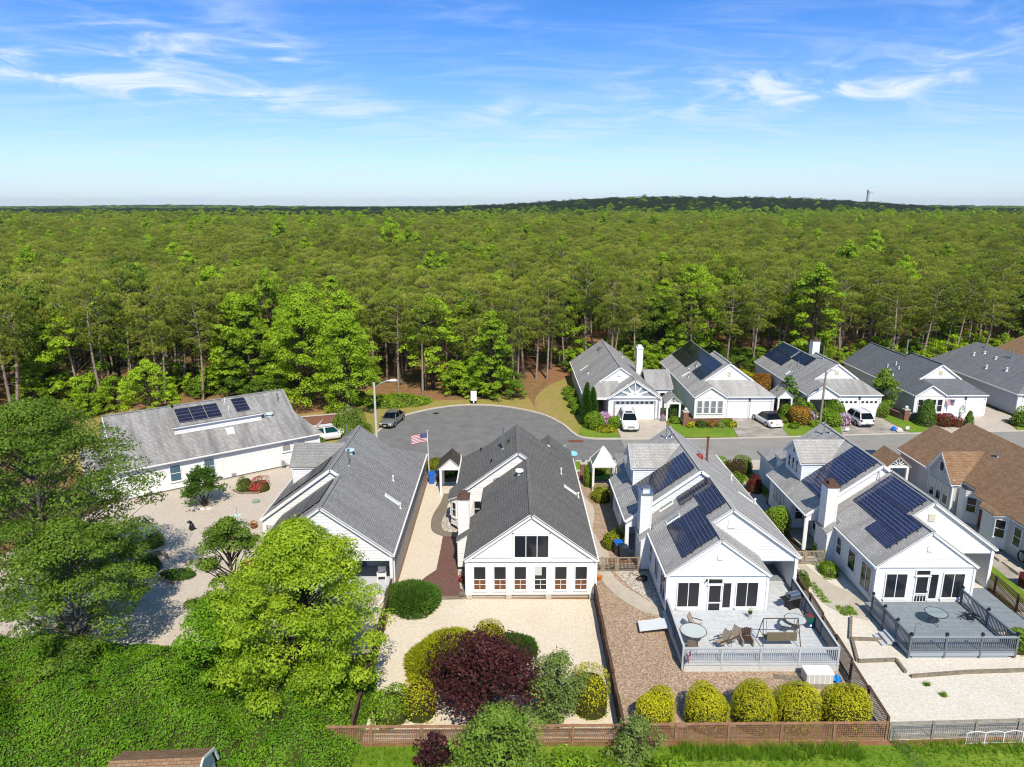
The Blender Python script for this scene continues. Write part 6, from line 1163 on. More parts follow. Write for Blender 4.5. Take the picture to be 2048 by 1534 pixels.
# across the street
PL += [('clipped_hedge', 'large clipped lime hedge beside the two columnar evergreens', (9.95, 78.3), 1.25, 1.75, L_BOX), ('clipped_hedge', 'clipped lime hedge between the pink blossom and the white sport utility', (12.05, 78.7), .95, 1.35, L_BOX), ('golden_shrub', 'low golden yellow hedge in front of the pink blossom', (11.1, 77.3), 1.15, .6, L_GOLD),
      ('rhododendron', 'pink flowering rhododendron between two clipped hedges', (11.2, 79.3), 1.05, 1.75, L_PINK), ('round_shrub', 'green shrub at the back corner of the sunburst house', (8.0, 93.5), .75, 1.2, L_BOX), ('round_shrub', 'second round green shrub along the side of the sunburst house', (8.1, 90.6), .8, 1.3, L_BOX), ('round_shrub', 'third round green shrub along the side of the sunburst house', (8.2, 87.0), .75, 1.3, L_BOX), ('round_shrub', 'front round green shrub along the side of the sunburst house', (8.4, 84.4), .8, 1.3, L_BOX),
      ('yew_cone', 'dark green cone shaped yew behind the brick pier with the white globe', (20.1, 82.4), 1.05, 2.4, L_DARK), ('round_shrub', 'small green shrub at the foot of the white arbor', (19.6, 80.4), .7, .9, L_BOX), ('golden_shrub', 'golden shrub at the pier end of the low brick wall', (21.0, 78.7), .5, .6, L_GOLD), ('round_shrub', 'dark green shrub in front of the low brick wall', (22.3, 78.9), .6, .75, L_DARK), ('rusty_shrub', 'rusty orange shrub in front of the low brick wall', (23.5, 78.9), .65, .75, L_RUST), ('round_shrub', 'grey green shrub in front of the low brick wall', (24.5, 78.7), .5, .6, L_SAGE), ('round_shrub', 'bright green shrub near the driveway end of the brick wall', (25.2, 79.2), .65, .75, L_BOX), ('golden_shrub', 'golden shrub at the driveway end of the low brick wall', (26.0, 78.9), .6, .65, L_GOLD),
      ('rusty_shrub', 'large bronze green shrub beside the parked convertible', (34.3, 80.3), 1.4, 2.0, L_RUST), ('round_shrub', 'green shrub behind the bronze shrub', (33.6, 82.3), 1.0, 1.8, L_BOX), ('round_shrub', 'leafy green shrub at the foot of the leaning street lamp', (35.9, 82.6), 1.2, 2.1, L_BOX), ('round_shrub', 'small round green shrub near the tail of the convertible', (32.9, 78.3), .6, .65, L_BOX), ('round_shrub', 'small dark shrub behind the convertible', (32.4, 80.3), .55, .8, L_OAK), ('round_shrub', 'small clipped shrub beside the bronze shrub', (35.5, 78.9), .6, .75, L_BOX), ('rhododendron', 'fading pink flowering shrub beside the street lamp', (35.7, 80.6), .85, 1.3, L_PINK), ('barberry_shrub', 'small wine red shrub at the foot of the covered gate across the street', (33.4, 83.8), .45, .9, L_RED),
      ('clipped_dome', 'large clipped dark green dome in front of the recessed porch', (37.7, 79.7), 1.4, 1.8, L_BOX), ('rhododendron', 'leafy green rhododendron in front of the garage with blue solar panels', (39.1, 82.0), 1.35, 2.0, L_BOX), ('rhododendron', 'pink flowering shrub beside the white hatchback', (39.2, 79.5), .75, 1.3, L_PINK),
      ('magnolia_shrub', 'green shrub at the foot of the tall magnolia', (45.3, 83.0), 1.0, 1.9, L_OAK), ('yew_cone', 'large deep green cone shrub in front of the four pane window', (48.9, 79.6), 1.35, 3.1, L_JUN), ('barberry_shrub', 'large wine red barberry beside the deep green cone', (50.7, 79.3), 1.05, 1.4, L_RED), ('rhododendron', 'pink blossom shrub between the two wine red barberries', (51.5, 80.3), .7, 1.2, L_PINK), ('barberry_shrub', 'small wine red barberry beside the little cone', (52.2, 78.9), .8, .9, L_RED), ('yew_cone', 'little deep green cone beside the pale driveway', (53.4, 78.7), .65, 1.9, L_JUN),
      ('round_shrub', 'big round yellow green shrub at the end of the pale driveway', (60.1, 79.2), 1.45, 1.9, L_BOX), ('round_shrub', 'round green shrub at the right picture edge', (62.6, 80.3), .8, 1.2, L_BOX), ('yellow_shrub', 'bright yellow green shrub in the gap between two far houses', (33.9, 98), 1.4, 2.4, L_GOLD), ('rusty_shrub', 'dark bronze bush in the gap between two far houses', (34.6, 94), 1.4, 3.0, L_RUST),
      ('dark_shrub', 'broad olive shrub behind the white car by the angled house', (-18.6, 77.6), 2.0, 2.2, L_OAK), ('dark_shrub', 'dark shrub under the street lamp beside the silver sedan', (-17.0, 75.2), 1.6, 1.6, L_OAK), ('dark_shrub', 'shrub in front of the white car by the angled house', (-20.6, 71.8), 1.2, 1.3, L_OAK), ('round_shrub', 'round green shrub by the brick wall behind the angled house', (-22.6, 75.8), .8, 1.3, L_OAK)]
for nm, lb, (x, y), r_, h_, m_ in PL:
    cone = .55 if 'cone' in nm else 0.; far_ = y > 70
    shrub(nm, lb, (x, y, 0), r_, h_, m_, int((700 if far_ else 1300)*max(r_, .6)*max(h_, .8)), .17 if far_ else .11, cone=cone, tuck=.85 if cone else .65, amp=.08 if 'clipped' in nm or 'cone' in nm else .16)
for k in range(2): shrub('columnar_evergreen', ['taller of the two columnar evergreens by the sunburst house', 'narrower of the two columnar evergreens by the sunburst house'][k], (9.05+.75*k, 80.1+.3*k, 0), .75-.15*k, 4.3-.2*k, L_DARK, 1700, .17, cone=.62, tuck=.95, cat='tree', needle=True)
btree('magnolia_tree', 'tall dark glossy magnolia between two far houses', (46.3, 84.8, 0), 5.4, 1.7, .06, 60, 60, .24, L_OAK, BARKD, .95)
btree('garden_tree', 'dark evergreen rising beside the covered gate across the street', (34.6, 85.2, 0), 4.4, 1.3, .1, 46, 50, .22, L_JUN, BARKD, .9)
# angled house yard
def bonsai():
    segs = [([(0, 0, 0), (.06, .02, .5), (-.04, .05, 1.0)], [.12, .09, .07])]; P = []; D = []; R_ = []
    for k in range(5): a = k*1.25; segs.append(([(.1*math.cos(a), .1*math.sin(a), 0), (.35*math.cos(a), .35*math.sin(a), .55), (.8*math.cos(a), .8*math.sin(a), 1.1)], [.07, .05, .03]))
    for k in range(64):
        t = rng.random(); z = .95+2.5*t; rr = 1.75*(1-.75*t**1.1)*math.sqrt(rng.uniform(.2, 1)); a = rng.random()*6.28; c = np.array([rr*math.cos(a), rr*math.sin(a), z]); n = 26
        P.append(c+rng.normal(0, 1, (n, 3))*np.array([.27, .27, .08])); D.append(np.tile(np.array([math.cos(a)*.6, math.sin(a)*.6, .5]), (n, 1))); R_.append(np.full(n, rng.normal(.5, .15)))
    return branchy('trunk', segs, BARKD, 6), needles('crown', np.concatenate(P), np.concatenate(D), .22, .075, 6, L_JUN, np.concatenate(R_))
t_, c_ = bonsai(); plant('cloud_pruned_pine', t_, c_, (-26.1, 56.6, 0), 1.0, 0., 'low layered evergreen casting a shadow on the pale gravel', 'tree')
shrub('bedding_plant', 'tall green perennials in the timber edged flower bed', (-24.0, 60.0, 0), .75, 1.2, L_BOX, 900, .13, amp=.3); shrub('bedding_plant', 'red and yellow bedding flowers in the timber edged flower bed', (-22.8, 60.1, 0), .95, .95, L_FLOW, 1100, .12, amp=.3)
shrub('leafy_shrub', 'bronze shrub behind the maple at the corner of the black panel house', (-17.6, 44.2, 0), 1.1, 1.6, L_RUST, 1400, .12); shrub('leafy_shrub', 'small green shrub in a pot near the bird feeder', (-20.6, 50.4, 0), .4, .7, L_OAK, 400, .1)
shrub('leafy_shrub', 'dark green shrub on the old gravel patio by the stone planter', (-25.6, 45.6, 0), 1.0, 1.1, L_DARK, 1600, .12); shrub('leafy_shrub', 'small dark shrub on the gravel in the shade of the oak', (-26.9, 49.3, 0), .7, 1.0, L_OAK, 900, .12); shrub('leafy_shrub', 'low dark mound along the white edging plank', (-22.9, 44.6, 0), 1.3, .6, L_DARK, 1500, .12, ry=.6)
# large trees at the lower left
btree('oak_tree', 'large dark oak at the left edge overhanging the gravel yard', (-27.2, 38.4, 0), 14.0, 6.0, .26, 185, 330, .155, L_OAK, BARKG, .62, flat=.42)
btree('oak_tree', 'lower oak in front of the large oak at the left edge', (-23.6, 34.6, 0), 8.6, 4.0, .22, 95, 300, .15, L_OAK, BARKG, .66, flat=.45)
btree('oak_tree', 'oak cut by the left picture edge beside the angled house', (-38.5, 50.5, 0), 10.5, 4.5, .2, 100, 200, .19, L_OAK, BARKG, .66, flat=.45)
btree('maple_tree', 'big yellow green maple filling the lower left beside the brown fence', (-10.6, 32.4, 0), 9.6, 4.35, .03, 300, 270, .135, L_MAPLE, BARKD, .52, flat=.6)
btree('maple_tree', 'darker green tree behind the big maple on the gravel yard', (-16.2, 37.6, 0), 7.4, 2.4, .1, 90, 220, .13, L_OAK, BARKD, .66)
btree('maple_tree', 'leafy green tree rising out of the vines left of the big maple', (-15.0, 33.0, 0), 5.2, 2.6, .05, 100, 200, .135, L_VINE, BARKD, .7)
def vines(label, x0, x1, y0, y1, n, leaf, m, hf):
    x = rng.uniform(x0, x1, n); y = rng.uniform(y0, y1, n); z = hf(x, y); e = .25; nx_ = hf(x-e, y)-hf(x+e, y); ny_ = hf(x, y-e)-hf(x, y+e); Nn = unit(np.stack([nx_, ny_, np.full(n, 2*e)], 1)); ok = z > .12
    P = np.stack([x, y, z-rng.random(n)**2*.3], 1)[ok]; me = leaves('vine_thicket', P, Nn[ok]+np.array([0, -.25, .2]), leaf, m, .7, np.clip(.35+.18*lnoise(x, y, 1.1, 2.)+rng.normal(0, .22, n), 0, 1)[ok], .55); o = link('vine_thicket', me); tag(o, label, 'vines', kind='stuff')
    xs_ = np.arange(x0, x1+.01, .5); ys_ = np.arange(y0, y1+.01, .5); A, B = np.meshgrid(xs_, ys_); Q = np.stack([A.ravel(), B.ravel(), np.maximum(hf(A.ravel(), B.ravel())-.22, -.05)], 1); k = len(xs_)
    cm = bpy.data.meshes.new('tangled_stems'); cm.from_pydata(Q.tolist(), [], [(j*k+i, j*k+i+1, (j+1)*k+i+1, (j+1)*k+i) for j in range(len(ys_)-1) for i in range(k-1)]); cm.materials.append(TWIG); cm.update(); link('tangled_stems', cm, o)
def hv(x, y):
    sm = lambda a, b, v: np.clip((v-a)/(b-a), 0, 1)
    return (1.75+.45*lnoise(x, y, 1.7, .6)+.22*lnoise(x, y, .7, 2.6))*sm(-6.9, -9.2, x)*sm(24.5, 27.2, y)*sm(36.2, 33.4, y+.12*(x+16))*(1-.95*np.exp(-((x+14.6)/2.4)**2-((y-24.7)/1.5)**2))
vines('thick carpet of fresh green vines across the lower left corner', -30, -6.9, 23.5, 37, 140000, .105, L_VINE, hv)
def hw(x, y): return np.clip(.9-.13*((x+15.2)/2.2)**2-.13*((y-89.8)/1.9)**2*2, -.2, .9)*(1+.25*lnoise(x, y, 1.1, .3))
vines('low bright green thicket at the head of the cul-de-sac', -22, -8, 85.5, 95, 9000, .2, L_BRIGHT, hw)
# notable trees at the forest edge
btree('maple_tree', 'broad bright green tree behind the angled house nearest the cul-de-sac', (-19.8, 84.2, 0), 12.6, 3.9, .04, 190, 85, .26, L_BRIGHT, BARKD, .62)
btree('maple_tree', 'tall bright green tree right behind the ridge of the angled house', (-25.8, 87.0, 0), 14.2, 4.4, .04, 210, 85, .27, L_BRIGHT, BARKD, .62)
btree('maple_tree', 'bright green tree among pines left of the broad green pair', (-34.2, 92.5, 0), 13.5, 3.2, .08, 120, 80, .27, L_BRIGHT, BARKD, .62)
btree('larch_tree', 'soft light green tree standing behind the left end of the angled house', (-43.2, 82.4, 0), 7.0, 3.2, .02, 110, 80, .24, L_BRIGHT, BARKD, .55)
btree('tulip_tree', 'slender bright green tree behind the white cabinet at the cul-de-sac', (-2.4, 91.2, 0), 11.6, 2.7, .05, 130, 80, .26, L_BRIGHT, BARKD, .62)
btree('tulip_tree', 'bright green tree rising behind the sunburst house', (8.6, 110.5, 0), 14.6, 3.3, .08, 130, 80, .28, L_BRIGHT, BARKD, .62)
for k, (x, y, H) in enumerate(((-45.5, 88.8, 12.4), (-40.6, 91.0, 13.2), (-36.9, 94.6, 13.4), (-15.4, 95.6, 12.6), (-20.6, 103, 12.8), (6.6, 109.5, 15.4), (37.4, 106.5, 14.0), (-17.8, 100.5, 12.0), (-11.8, 93.6, 12.2))):
    t_, c_ = pine_proto(k, H, 2.7, .5+.02*(k % 3), 1100, ln=.3); plant('pine_tree', t_, c_, (x, y, 0), 1., None, ['leaning bare trunked pine at the left end of the angled house', 'bare trunked pine behind the solar panels of the angled house', 'straight pale trunked pine right of the angled house panels', 'pine with a pale trunk at the brown clearing by the cul-de-sac', 'pine at the back of the brown clearing', 'tallest pine beside the bright green tree behind the sunburst house', 'tall pale trunked pine behind the gap right of the black solar roof', 'thin pine in the brown clearing', 'pine beside the low green thicket at the cul-de-sac'][k], 'tree')
# undergrowth along the edge
ug = []
while len(ug) < 240:
    x = rng.uniform(-80, 95); y = edge(x)+rng.uniform(-1.0, 9); 
    if abs(x) < .74*y and not (-20 < x < -9 and y < 110) and not (1 < x < 9 and y < 112): ug.append((x, y))
uo = bpy.data.objects.new('understorey_shrubs', None)
for k, (x, y) in enumerate(ug):
    t_, c_ = SHRUBP[k % 2]; plant('understorey_bush', t_, c_, (x, y, 0), rng.uniform(.7, 1.3), None, 'leafy understorey bush at the foot of the forest edge', 'bush', 'understorey bushes along the forest edge')
# long blades along the fence and weeds
def blades(name, label, boxes, n, ln, m, kind='stuff', wd=.035, spread=.45):
    P = np.concatenate([np.stack([rng.uniform(a, b, int(n*w)), rng.uniform(c, d, int(n*w)), np.zeros(int(n*w))], 1) for a, b, c, d, w in boxes]); D = np.tile(np.array([0, 0, 1.]), (len(P), 1))
    o = link(name, needles(name, P, D, ln, wd, 5, m, None, spread)); tag(o, label, 'plants', kind=kind); return o
blades('daylily_leaves', 'band of long daylily leaves outside the rear lattice fence', [(7.6, 16.6, 27.6, 28.5, 1.)], 520, .6, L_GRASSB)
blades('grass_weeds', 'weeds along the foot of the rear fences', [(-9, -4, 27.4, 28.5, .4), (18.3, 24.5, 28.0, 28.8, .4), (6, 18, 29.1, 29.9, .2)], 900, .28, L_GRASSB)
blades('grass', 'rough grass blades over the rear lawn', [(-9, 30, 24.0, 28.4, 1.)], 9000, .13, L_GRASSB, spread=.6)
blades('weed_tufts', 'weeds along the edge of the broad curving path', [(20.3, 20.8, 41.0, 43.5, .3), (20.9, 21.9, 39.6, 40.6, .35), (21.7, 22.8, 44.0, 46.2, .35)], 420, .25, L_BOX)
for k, (x, y) in enumerate(((22.4, 32.95), (22.8, 32.1))): blades('grass_tuft', ['smaller grass tuft alone in the white gravel', 'larger grass tuft alone in the white gravel'][k], [(x-.12, x+.12, y-.1, y+.1, 1.)], 30+20*k, .25, L_GRASSB, kind='thing')
# ------------------------------------------------------------------ fences, gates, decks
def lattice_mesh(L_, h, sp=.11, w=.035, diag=False, m=None):
    mb = MB()
    if diag:
        n = int((L_+h)/(sp*1.414))+1
        for k in range(-1, n+1):
            for s in (1, -1):
                a = k*sp*1.414-(h if s > 0 else 0); x0, z0, x1, z1 = (a, 0, a+h, h) if s > 0 else (a, h, a+h, 0); x0, x1 = x0, x1
                t0 = max(0, -x0/h) if h else 0; t1 = min(1, (L_-x0)/h)
                if t1 > t0: mb.beam((x0+h*t0, .008*s, z0+(z1-z0)*t0), (x0+h*t1, .008*s, z0+(z1-z0)*t1), .01, w)
    else:
        x = sp/2
        while x < L_: mb.box(x-w/2, x+w/2, -.012, -.001, 0, h); x += sp
        z = sp/2
        while z < h: mb.box(0, L_, .001, .012, z-w/2, z+w/2); z += sp
    return mb
def fence(name, label, a, b, h, style, post_m, panel_m, bay=2.4, cap=True, step=0., group=None):
    a = Vector((*a, 0)); b = Vector((*b, 0)); d = b-a; Ln = d.length; n = max(1, round(Ln/bay)); bl = Ln/n; rz = math.atan2(d.y, d.x)
    th = Thing(name, label, 'fence', a, math.degrees(rz), group); pm = None; cm = None
    for k in range(n+1):
        mb = MB(); hh = h+.1-step*min(k, n-1)*0; mb.box(k*bl-.05, k*bl+.05, -.05, .05, 0, hh); o = th.part('post', mb, post_m)
    for k in range(n):
        dz = -step*(k % 2)
        mb = lattice_mesh(bl-.1, h-.16) if style == 'lattice' else MB()
        if style == 'board':
            x = 0
            while x < bl-.1-1e-3: mb.box(x, min(x+.135, bl-.1), -.012, .012, 0, h-.1); x += .14
        if pm is None:
            o = th.part('lattice_panel' if style == 'lattice' else 'board_panel', mb, panel_m); pm = o.data
        else: o = link('lattice_panel' if style == 'lattice' else 'board_panel', pm, th.o)
        o.location = (k*bl+.05, 0, .1+dz)
        if cap:
            if cm is None:
                c = MB(); c.box(.0, bl-.012, -.075, .075, 0, .045); o = th.part('cap_rail', c, post_m); cm = o.data
            else: o = link('cap_rail', cm, th.o)
            o.location = (k*bl+.006, 0, h+.02+dz)
            r2 = MB(); r2.box(k*bl+.05, (k+1)*bl-.05, -.03, .03, .06+dz, .11+dz); th.part('bottom_rail', r2, post_m)
    return th
FENCEP = mat('purple brown lattice wood', (.085, .045, .045), .9, .1, var=.35, vscale=2.5)
fence('fence', 'dark brown board fence between the cream yard and the maple', (-7.75, 42.6), (-7.5, 28.9), 1.15, 'board', FENCEW, FENCEW, 1.9, step=.12)
fence('fence', 'dark brown board fence between the cream yard and the tan yard', (5.55, 41.4), (5.42, 28.9), 1.15, 'board', FENCEW, FENCEW, 1.9, step=.12)
fence('fence', 'purple brown lattice fence between the white deck and the white gravel', (19.35, 44.6), (18.15, 29.0), 1.2, 'lattice', FENCEW, FENCEP, 2.2, step=.12)
fence('fence', 'reddish rear lattice fence between the cream yard and the rough grass', (-9.0, 28.75), (5.42, 28.82), .95, 'lattice', FENCER, FENCER, 2.4)
fence('fence', 'reddish rear lattice fence behind the row of golden shrubs', (5.42, 28.86), (18.1, 28.95), .95, 'lattice', FENCER, FENCER, 2.4)
fence('fence', 'grey rear lattice fence behind the white gravel yard', (18.25, 28.95), (31.0, 29.4), .9, 'lattice', FENCEG, FENCEG, 2.2)
fence('fence', 'brown lattice fence beside the brown roofed house', (32.6, 47.0), (31.6, 33.0), 1.15, 'lattice', FENCEW, FENCEW, 2.3, step=.1)
th = Thing('folding_fence', 'white folding garden fence panels leaning on the grey lattice fence', 'fence', (21.8, 28.65, 0), 1.5)
for k in range(6):
    mb = MB(); x = k*.92; mb.tube([(x, 0, 0), (x, 0, .62)], .018, 6); mb.tube([(x+.9, 0, 0), (x+.9, 0, .62)], .018, 6); mb.tube([(x+.9*t, 0, .62+.1*math.sin(t*math.pi)) for t in (0, .25, .5, .75, 1)], .018, 6); mb.tube([(x, 0, .06), (x+.9, 0, .06)], .012, 6)
    for j in range(1, 9): mb.tube([(x+j*.1, 0, .06), (x+j*.1, 0, .62+.1*math.sin(j/9*math.pi))], .007, 4)
    th.part('fence_panel', mb, TRIM)
th = Thing('wire_fence', 'green wire mesh fence running down the lawn from the lattice corner', 'fence', (18.3, 28.7, 0), -80); mb = MB(); mb.tube([(3.2, 0, 0), (3.2, 0, .85)], .05, 6); th.part('post', mb, TIMBER)
mb = MB(); mb.tube([(0, 0, 0), (0, 0, .8)], .025, 6); th.part('post', mb, METAL)
wm = MB()
for k in range(33): wm.beam((k*.1, 0, .02), (k*.1, 0, .75), .006)
for k in range(8): wm.beam((0, 0, .05+k*.1), (3.2, 0, .05+k*.1), .006)
o = th.part('wire_mesh', wm, mat('green wire', (.10, .16, .12), .5)); o['kind'] = 'stuff'
def gate_run(name, label, a, b, h, gates, m, mp, vert=True):
    a = Vector((*a, 0)); b = Vector((*b, 0)); d = b-a; Ln = d.length; th = Thing(name, label, 'gate', a, math.degrees(math.atan2(d.y, d.x)))
    xs_ = [0]+gates+[Ln]
    for x in xs_: mb = MB(); mb.box(x-.05, x+.05, -.05, .05, 0, h+.1); th.part('post', mb, m)
    for i in range(len(xs_)-1):
        x0, x1 = xs_[i]+.07, xs_[i+1]-.07; fr = MB()
        for z in (.12, h*.42, h): fr.box(x0, x1, -.03, .03, z-.035, z+.035)
        fr.box(x0, x0+.06, -.026, .026, .12, h); fr.box(x1-.06, x1, -.026, .026, .12, h); th.part('gate_frame' if i == 1 else 'fence_frame', fr, m)
        p = MB(); x = x0+.1
        while x < x1-.05: p.box(x-.02, x+.02, -.045, -.031, .12, h); x += .095
        o = th.part('pickets', p, mp); o['kind'] = 'stuff'
    return th
GATEW = mat('pale weathered gate wood', (.36, .30, .21), .9, .1, var=.35, vscale=3)
gate_run('garden_gate', 'picket gate and side panels between the dark roofed house and the screened porch house', (5.7, 45.2), (9.15, 45.3), 1.05, [.85, 1.85], GATEW, mat('dark brown pickets', (.07, .045, .035), .8))
gate_run('garden_gate', 'weathered wooden gate at the head of the broad curving path', (19.9, 46.2), (22.6, 46.3), 1.0, [1.3], GATEW, mat('grey green boards', (.34, .31, .25), .85, var=.3, vscale=4))
DECKW = boards('white grey deck boards', (.62, .64, .66), (.56, .58, .60), (.30, .31, .33), .14, 3.6)
DECKG = boards('slate grey deck boards', (.27, .305, .335), (.24, .275, .30), (.13, .15, .17), .14, 3.6)
RAILW = mat('pale grey painted rail', (.50, .52, .54), .6, .2, var=.1, vscale=3)
RAILG = mat('slate painted rail', (.15, .165, .19), .6, .2, var=.1, vscale=3)
RAILD = mat('dark grey painted rail', (.13, .14, .155), .6, .2)
def railing(th, a, b, z0, h, m, mtop, posts=4, capm=None, bal=.115):
    a = Vector((*a, z0)); b = Vector((*b, z0)); d = b-a; Ln = d.length; u = d.normalized(); r = MB(); r.beam(a+Vector((0, 0, h)), b+Vector((0, 0, h)), .12, .045); th.part('top_rail', r, mtop)
    r = MB(); r.beam(a+Vector((0, 0, h-.07)), b+Vector((0, 0, h-.07)), .04, .08); r.beam(a+Vector((0, 0, .09)), b+Vector((0, 0, .09)), .04, .08); th.part('rail', r, m)
    for k in range(posts):
        p = a+d*(k/(posts-1)); q = MB(); q.box(p.x-.055, p.x+.055, p.y-.055, p.y+.055, z0-.4, z0+h+(.16 if capm else .02)); o = th.part('rail_post', q, m)
        if capm: c = MB(); c.lathe((p.x, p.y, z0+h+.16), [(.11, 0), (.11, .03), (.05, .06), (.07, .1), (0, .15)], 8); th.part('post_cap', c, capm, o)
    q = MB(); n = int(Ln/bal)
    for k in range(1, n): p = a+d*(k/n); q.box(p.x-.018, p.x+.018, p.y-.018, p.y+.018, z0+.05, z0+h-.05)
    o = th.part('balusters', q, m); o['kind'] = 'stuff'
base = (13.9, 36.8, 0); th = Thing('deck', 'large white grey deck with railing behind the screened porch', 'deck', base, base=base)
mb = MB(); mb.box(9.55, 18.2, 34.15, 39.5, .42, .5); mb.box(16.12, 18.45, 39.5, 43.0, .42, .5); th.part('deck_floor', mb, DECKW); mb = MB(); mb.box(16.12, 18.5, 43.0, 45.1, .5, .62); th.part('porch_floor', mb, DECKG)
mb = MB(); mb.box(9.6, 18.15, 34.2, 34.25, .3, .42); mb.box(9.6, 9.65, 34.25, 39.4, .05, .42); th.part('rim_joist', mb, RAILW)
lm = lattice_mesh(8.6, .34, .07, .03, True); o = th.part('lattice_skirt', lm, TRIM); o['kind'] = 'stuff'; o.location = Vector((9.58, 34.16, .0))-Vector(base)+Vector(base)*0; o.data.transform(__import__('mathutils').Matrix.Translation(Vector(base)))
railing(th, (9.55, 34.2), (18.1, 34.2), .5, .95, RAILW, RAILW, 5); railing(th, (9.6, 34.25), (9.75, 39.2), .5, .95, RAILD, RAILW, 3); railing(th, (18.15, 34.25), (18.5, 41.8), .5, .95, RAILD, RAILW, 4)
base = (25.7, 37.6, 0); th = Thing('deck', 'slate grey deck with dark railings and lamp topped posts', 'deck', base, base=base)
mb = MB(); mb.box(22.6, 28.75, 35.2, 40.4, .42, .5); th.part('deck_floor', mb, DECKG); mb = MB(); mb.box(29.0, 31.6, 37.7, 42.4, .2, .3); th.part('side_platform', mb, DECKG)
mb = MB(); mb.box(22.65, 28.7, 35.22, 35.27, .2, .42); mb.box(22.65, 22.7, 35.3, 40.3, .2, .42); mb.box(22.9, 28.4, 35.3, 40.2, .0, .2); th.part('rim_joist', mb, mat('grey painted fascia', (.33, .37, .40), .6, .2))
lm = lattice_mesh(6.1, .3, .09, .03, True); o = th.part('lattice_skirt', lm, RAILW); o['kind'] = 'stuff'; o.data.transform(__import__('mathutils').Matrix.Translation(Vector(base))); o.location = (22.62, 35.19, -.02)
railing(th, (22.65, 35.25), (28.7, 35.25), .5, .9, RAILG, mat('grey top rail', (.30, .33, .36), .6), 4, BLACKM); railing(th, (22.68, 35.3), (22.68, 39.6), .5, .9, RAILG, RAILG, 4, BLACKM); railing(th, (28.7, 35.3), (28.7, 40.3), .5, .9, RAILG, RAILG, 3, BLACKM)
mb = MB(); 
for k in range(3): mb.box(21.75+k*.3, 22.08+k*.3, 36.4, 37.5, .0+k*.15, .12+k*.15)
th.part('deck_step', mb, RAILW)
# timber edged beds beside the grey deck
def timber(name, label, pts, h=.18):
    th = Thing(name, label, 'edging', (pts[0][0], pts[0][1], 0))
    for i in range(len(pts)-1):
        mb = MB(); a = Vector((*pts[i], h/2))-Vector((pts[0][0], pts[0][1], 0)); b = Vector((*pts[i+1], h/2))-Vector((pts[0][0], pts[0][1], 0)); mb.beam(a, b, .16, h); th.part('timber', mb, TIMBER)
timber('timber_edging', 'upper grey timber edging beside the deck steps', [(21.3, 39.3), (20.2, 37.07), (22.2, 36.95)]); timber('timber_edging', 'lower grey timber edging beside the deck steps', [(20.25, 36.9), (19.63, 34.93), (21.85, 35.05), (21.8, 33.95)]); timber('timber_edging', 'long grey timber edging in front of the slate deck', [(21.9, 33.6), (25.2, 33.95), (28.6, 34.1)])
timber('timber_edging', 'dark timber step between the brick patio and the cream gravel', [(-5.1, 41.6), (-2.95, 41.72)]); timber('timber_edging', 'weathered timber edge around the flower bed', [(-24.9, 59.9), (-24.0, 59.2), (-22.5, 59.25), (-21.9, 60.2)]); timber('timber_edging', 'white edging plank on the shaded old patio', [(-25.2, 44.7), (-22.8, 43.6)], .2)
timber('timber_edging', 'pale stone edge of the raised planter by the oak', [(-28.0, 46.7), (-25.7, 47.9), (-24.9, 47.2)], .35)

# ------------------------------------------------------------------ deck and garden furniture
CANVAS = mat('tan sling fabric', (.34, .28, .21), .8); OLIVE = mat('olive cushion', (.17, .14, .085), .85, var=.15, vscale=6)
TGLASS = mat('frosted table glass', (.50, .55, .54), .15, .5); 
def sling_chair(label, loc, rz, m=CANVAS):
    th = Thing('patio_chair', label, 'chair', loc, rz, 'patio chairs on the white deck')
    mb = MB(); mb.prism([(-.25, -.25, .42), (.25, -.25, .42), (.25, .25, .38), (-.25, .25, .38)], .03); th.part('seat', mb, m)
    mb = MB(); mb.poly([(-.25, .25, .38), (.25, .25, .38), (.25, .48, .98), (-.25, .48, .98)]); mb.poly([(-.25, .28, .38), (-.25, .51, .98), (.25, .51, .98), (.25, .28, .38)]); th.part('backrest', mb, m)
    for s in (-1, 1):
        mb = MB(); mb.tube([(s*.28, -.3, 0), (s*.28, -.28, .62), (s*.28, .1, .62), (s*.27, .36, .62)], .015, 6); th.part('leg', mb, BROWNM); mb = MB(); mb.tube([(s*.28, .38, 0), (s*.27, .2, .4), (s*.27, .5, 1.0)], .015, 6); th.part('leg', mb, BROWNM)
        mb = MB(); mb.box(s*.28-.03, s*.28+.03, -.28, .3, .61, .64); th.part('armrest', mb, BROWNM)
    return th
for (x, y, rz), lb in zip(((11.05, 37.3, 60), (10.35, 35.35, 160), (12.05, 35.6, -65), (12.75, 35.95, -60)), ('tan patio chair standing behind the glass table', 'tan patio chair tucked in front of the glass table', 'lower of the two reclined tan chairs in the middle of the white deck', 'upper of the two reclined tan chairs in the middle of the white deck')): sling_chair(lb, (x, y, .5), rz)
def round_table(label, loc, r, z, gm, fm, tilt=0., n=3):
    th = Thing('patio_table', label, 'table', loc); mb = MB(); mb.lathe((0, 0, z), [(0, 0), (r, 0), (r, .015), (0, .015)], 28); t = th.part('table_top', mb, gm); mb = MB(); mb.tube([(r*math.cos(a), r*math.sin(a), z+.008) for a in np.linspace(0, 2*math.pi, 29)], .025, 6, cap=False); o = th.part('rim', mb, fm, t)
    if tilt: t.rotation_euler = (tilt, 0, 0)
    for k in range(n):
        a = k*2*math.pi/n+.4; mb = MB(); mb.tube([(r*.75*math.cos(a), r*.75*math.sin(a), 0), (r*.25*math.cos(a), r*.25*math.sin(a), z*.5), (r*.6*math.cos(a), r*.6*math.sin(a), z)], .018, 6); th.part('leg', mb, fm)
    return th
round_table('large glass table at the left end of the white deck', (10.6, 36.2, .5), .75, .72, TGLASS, BROWNM, n=4)
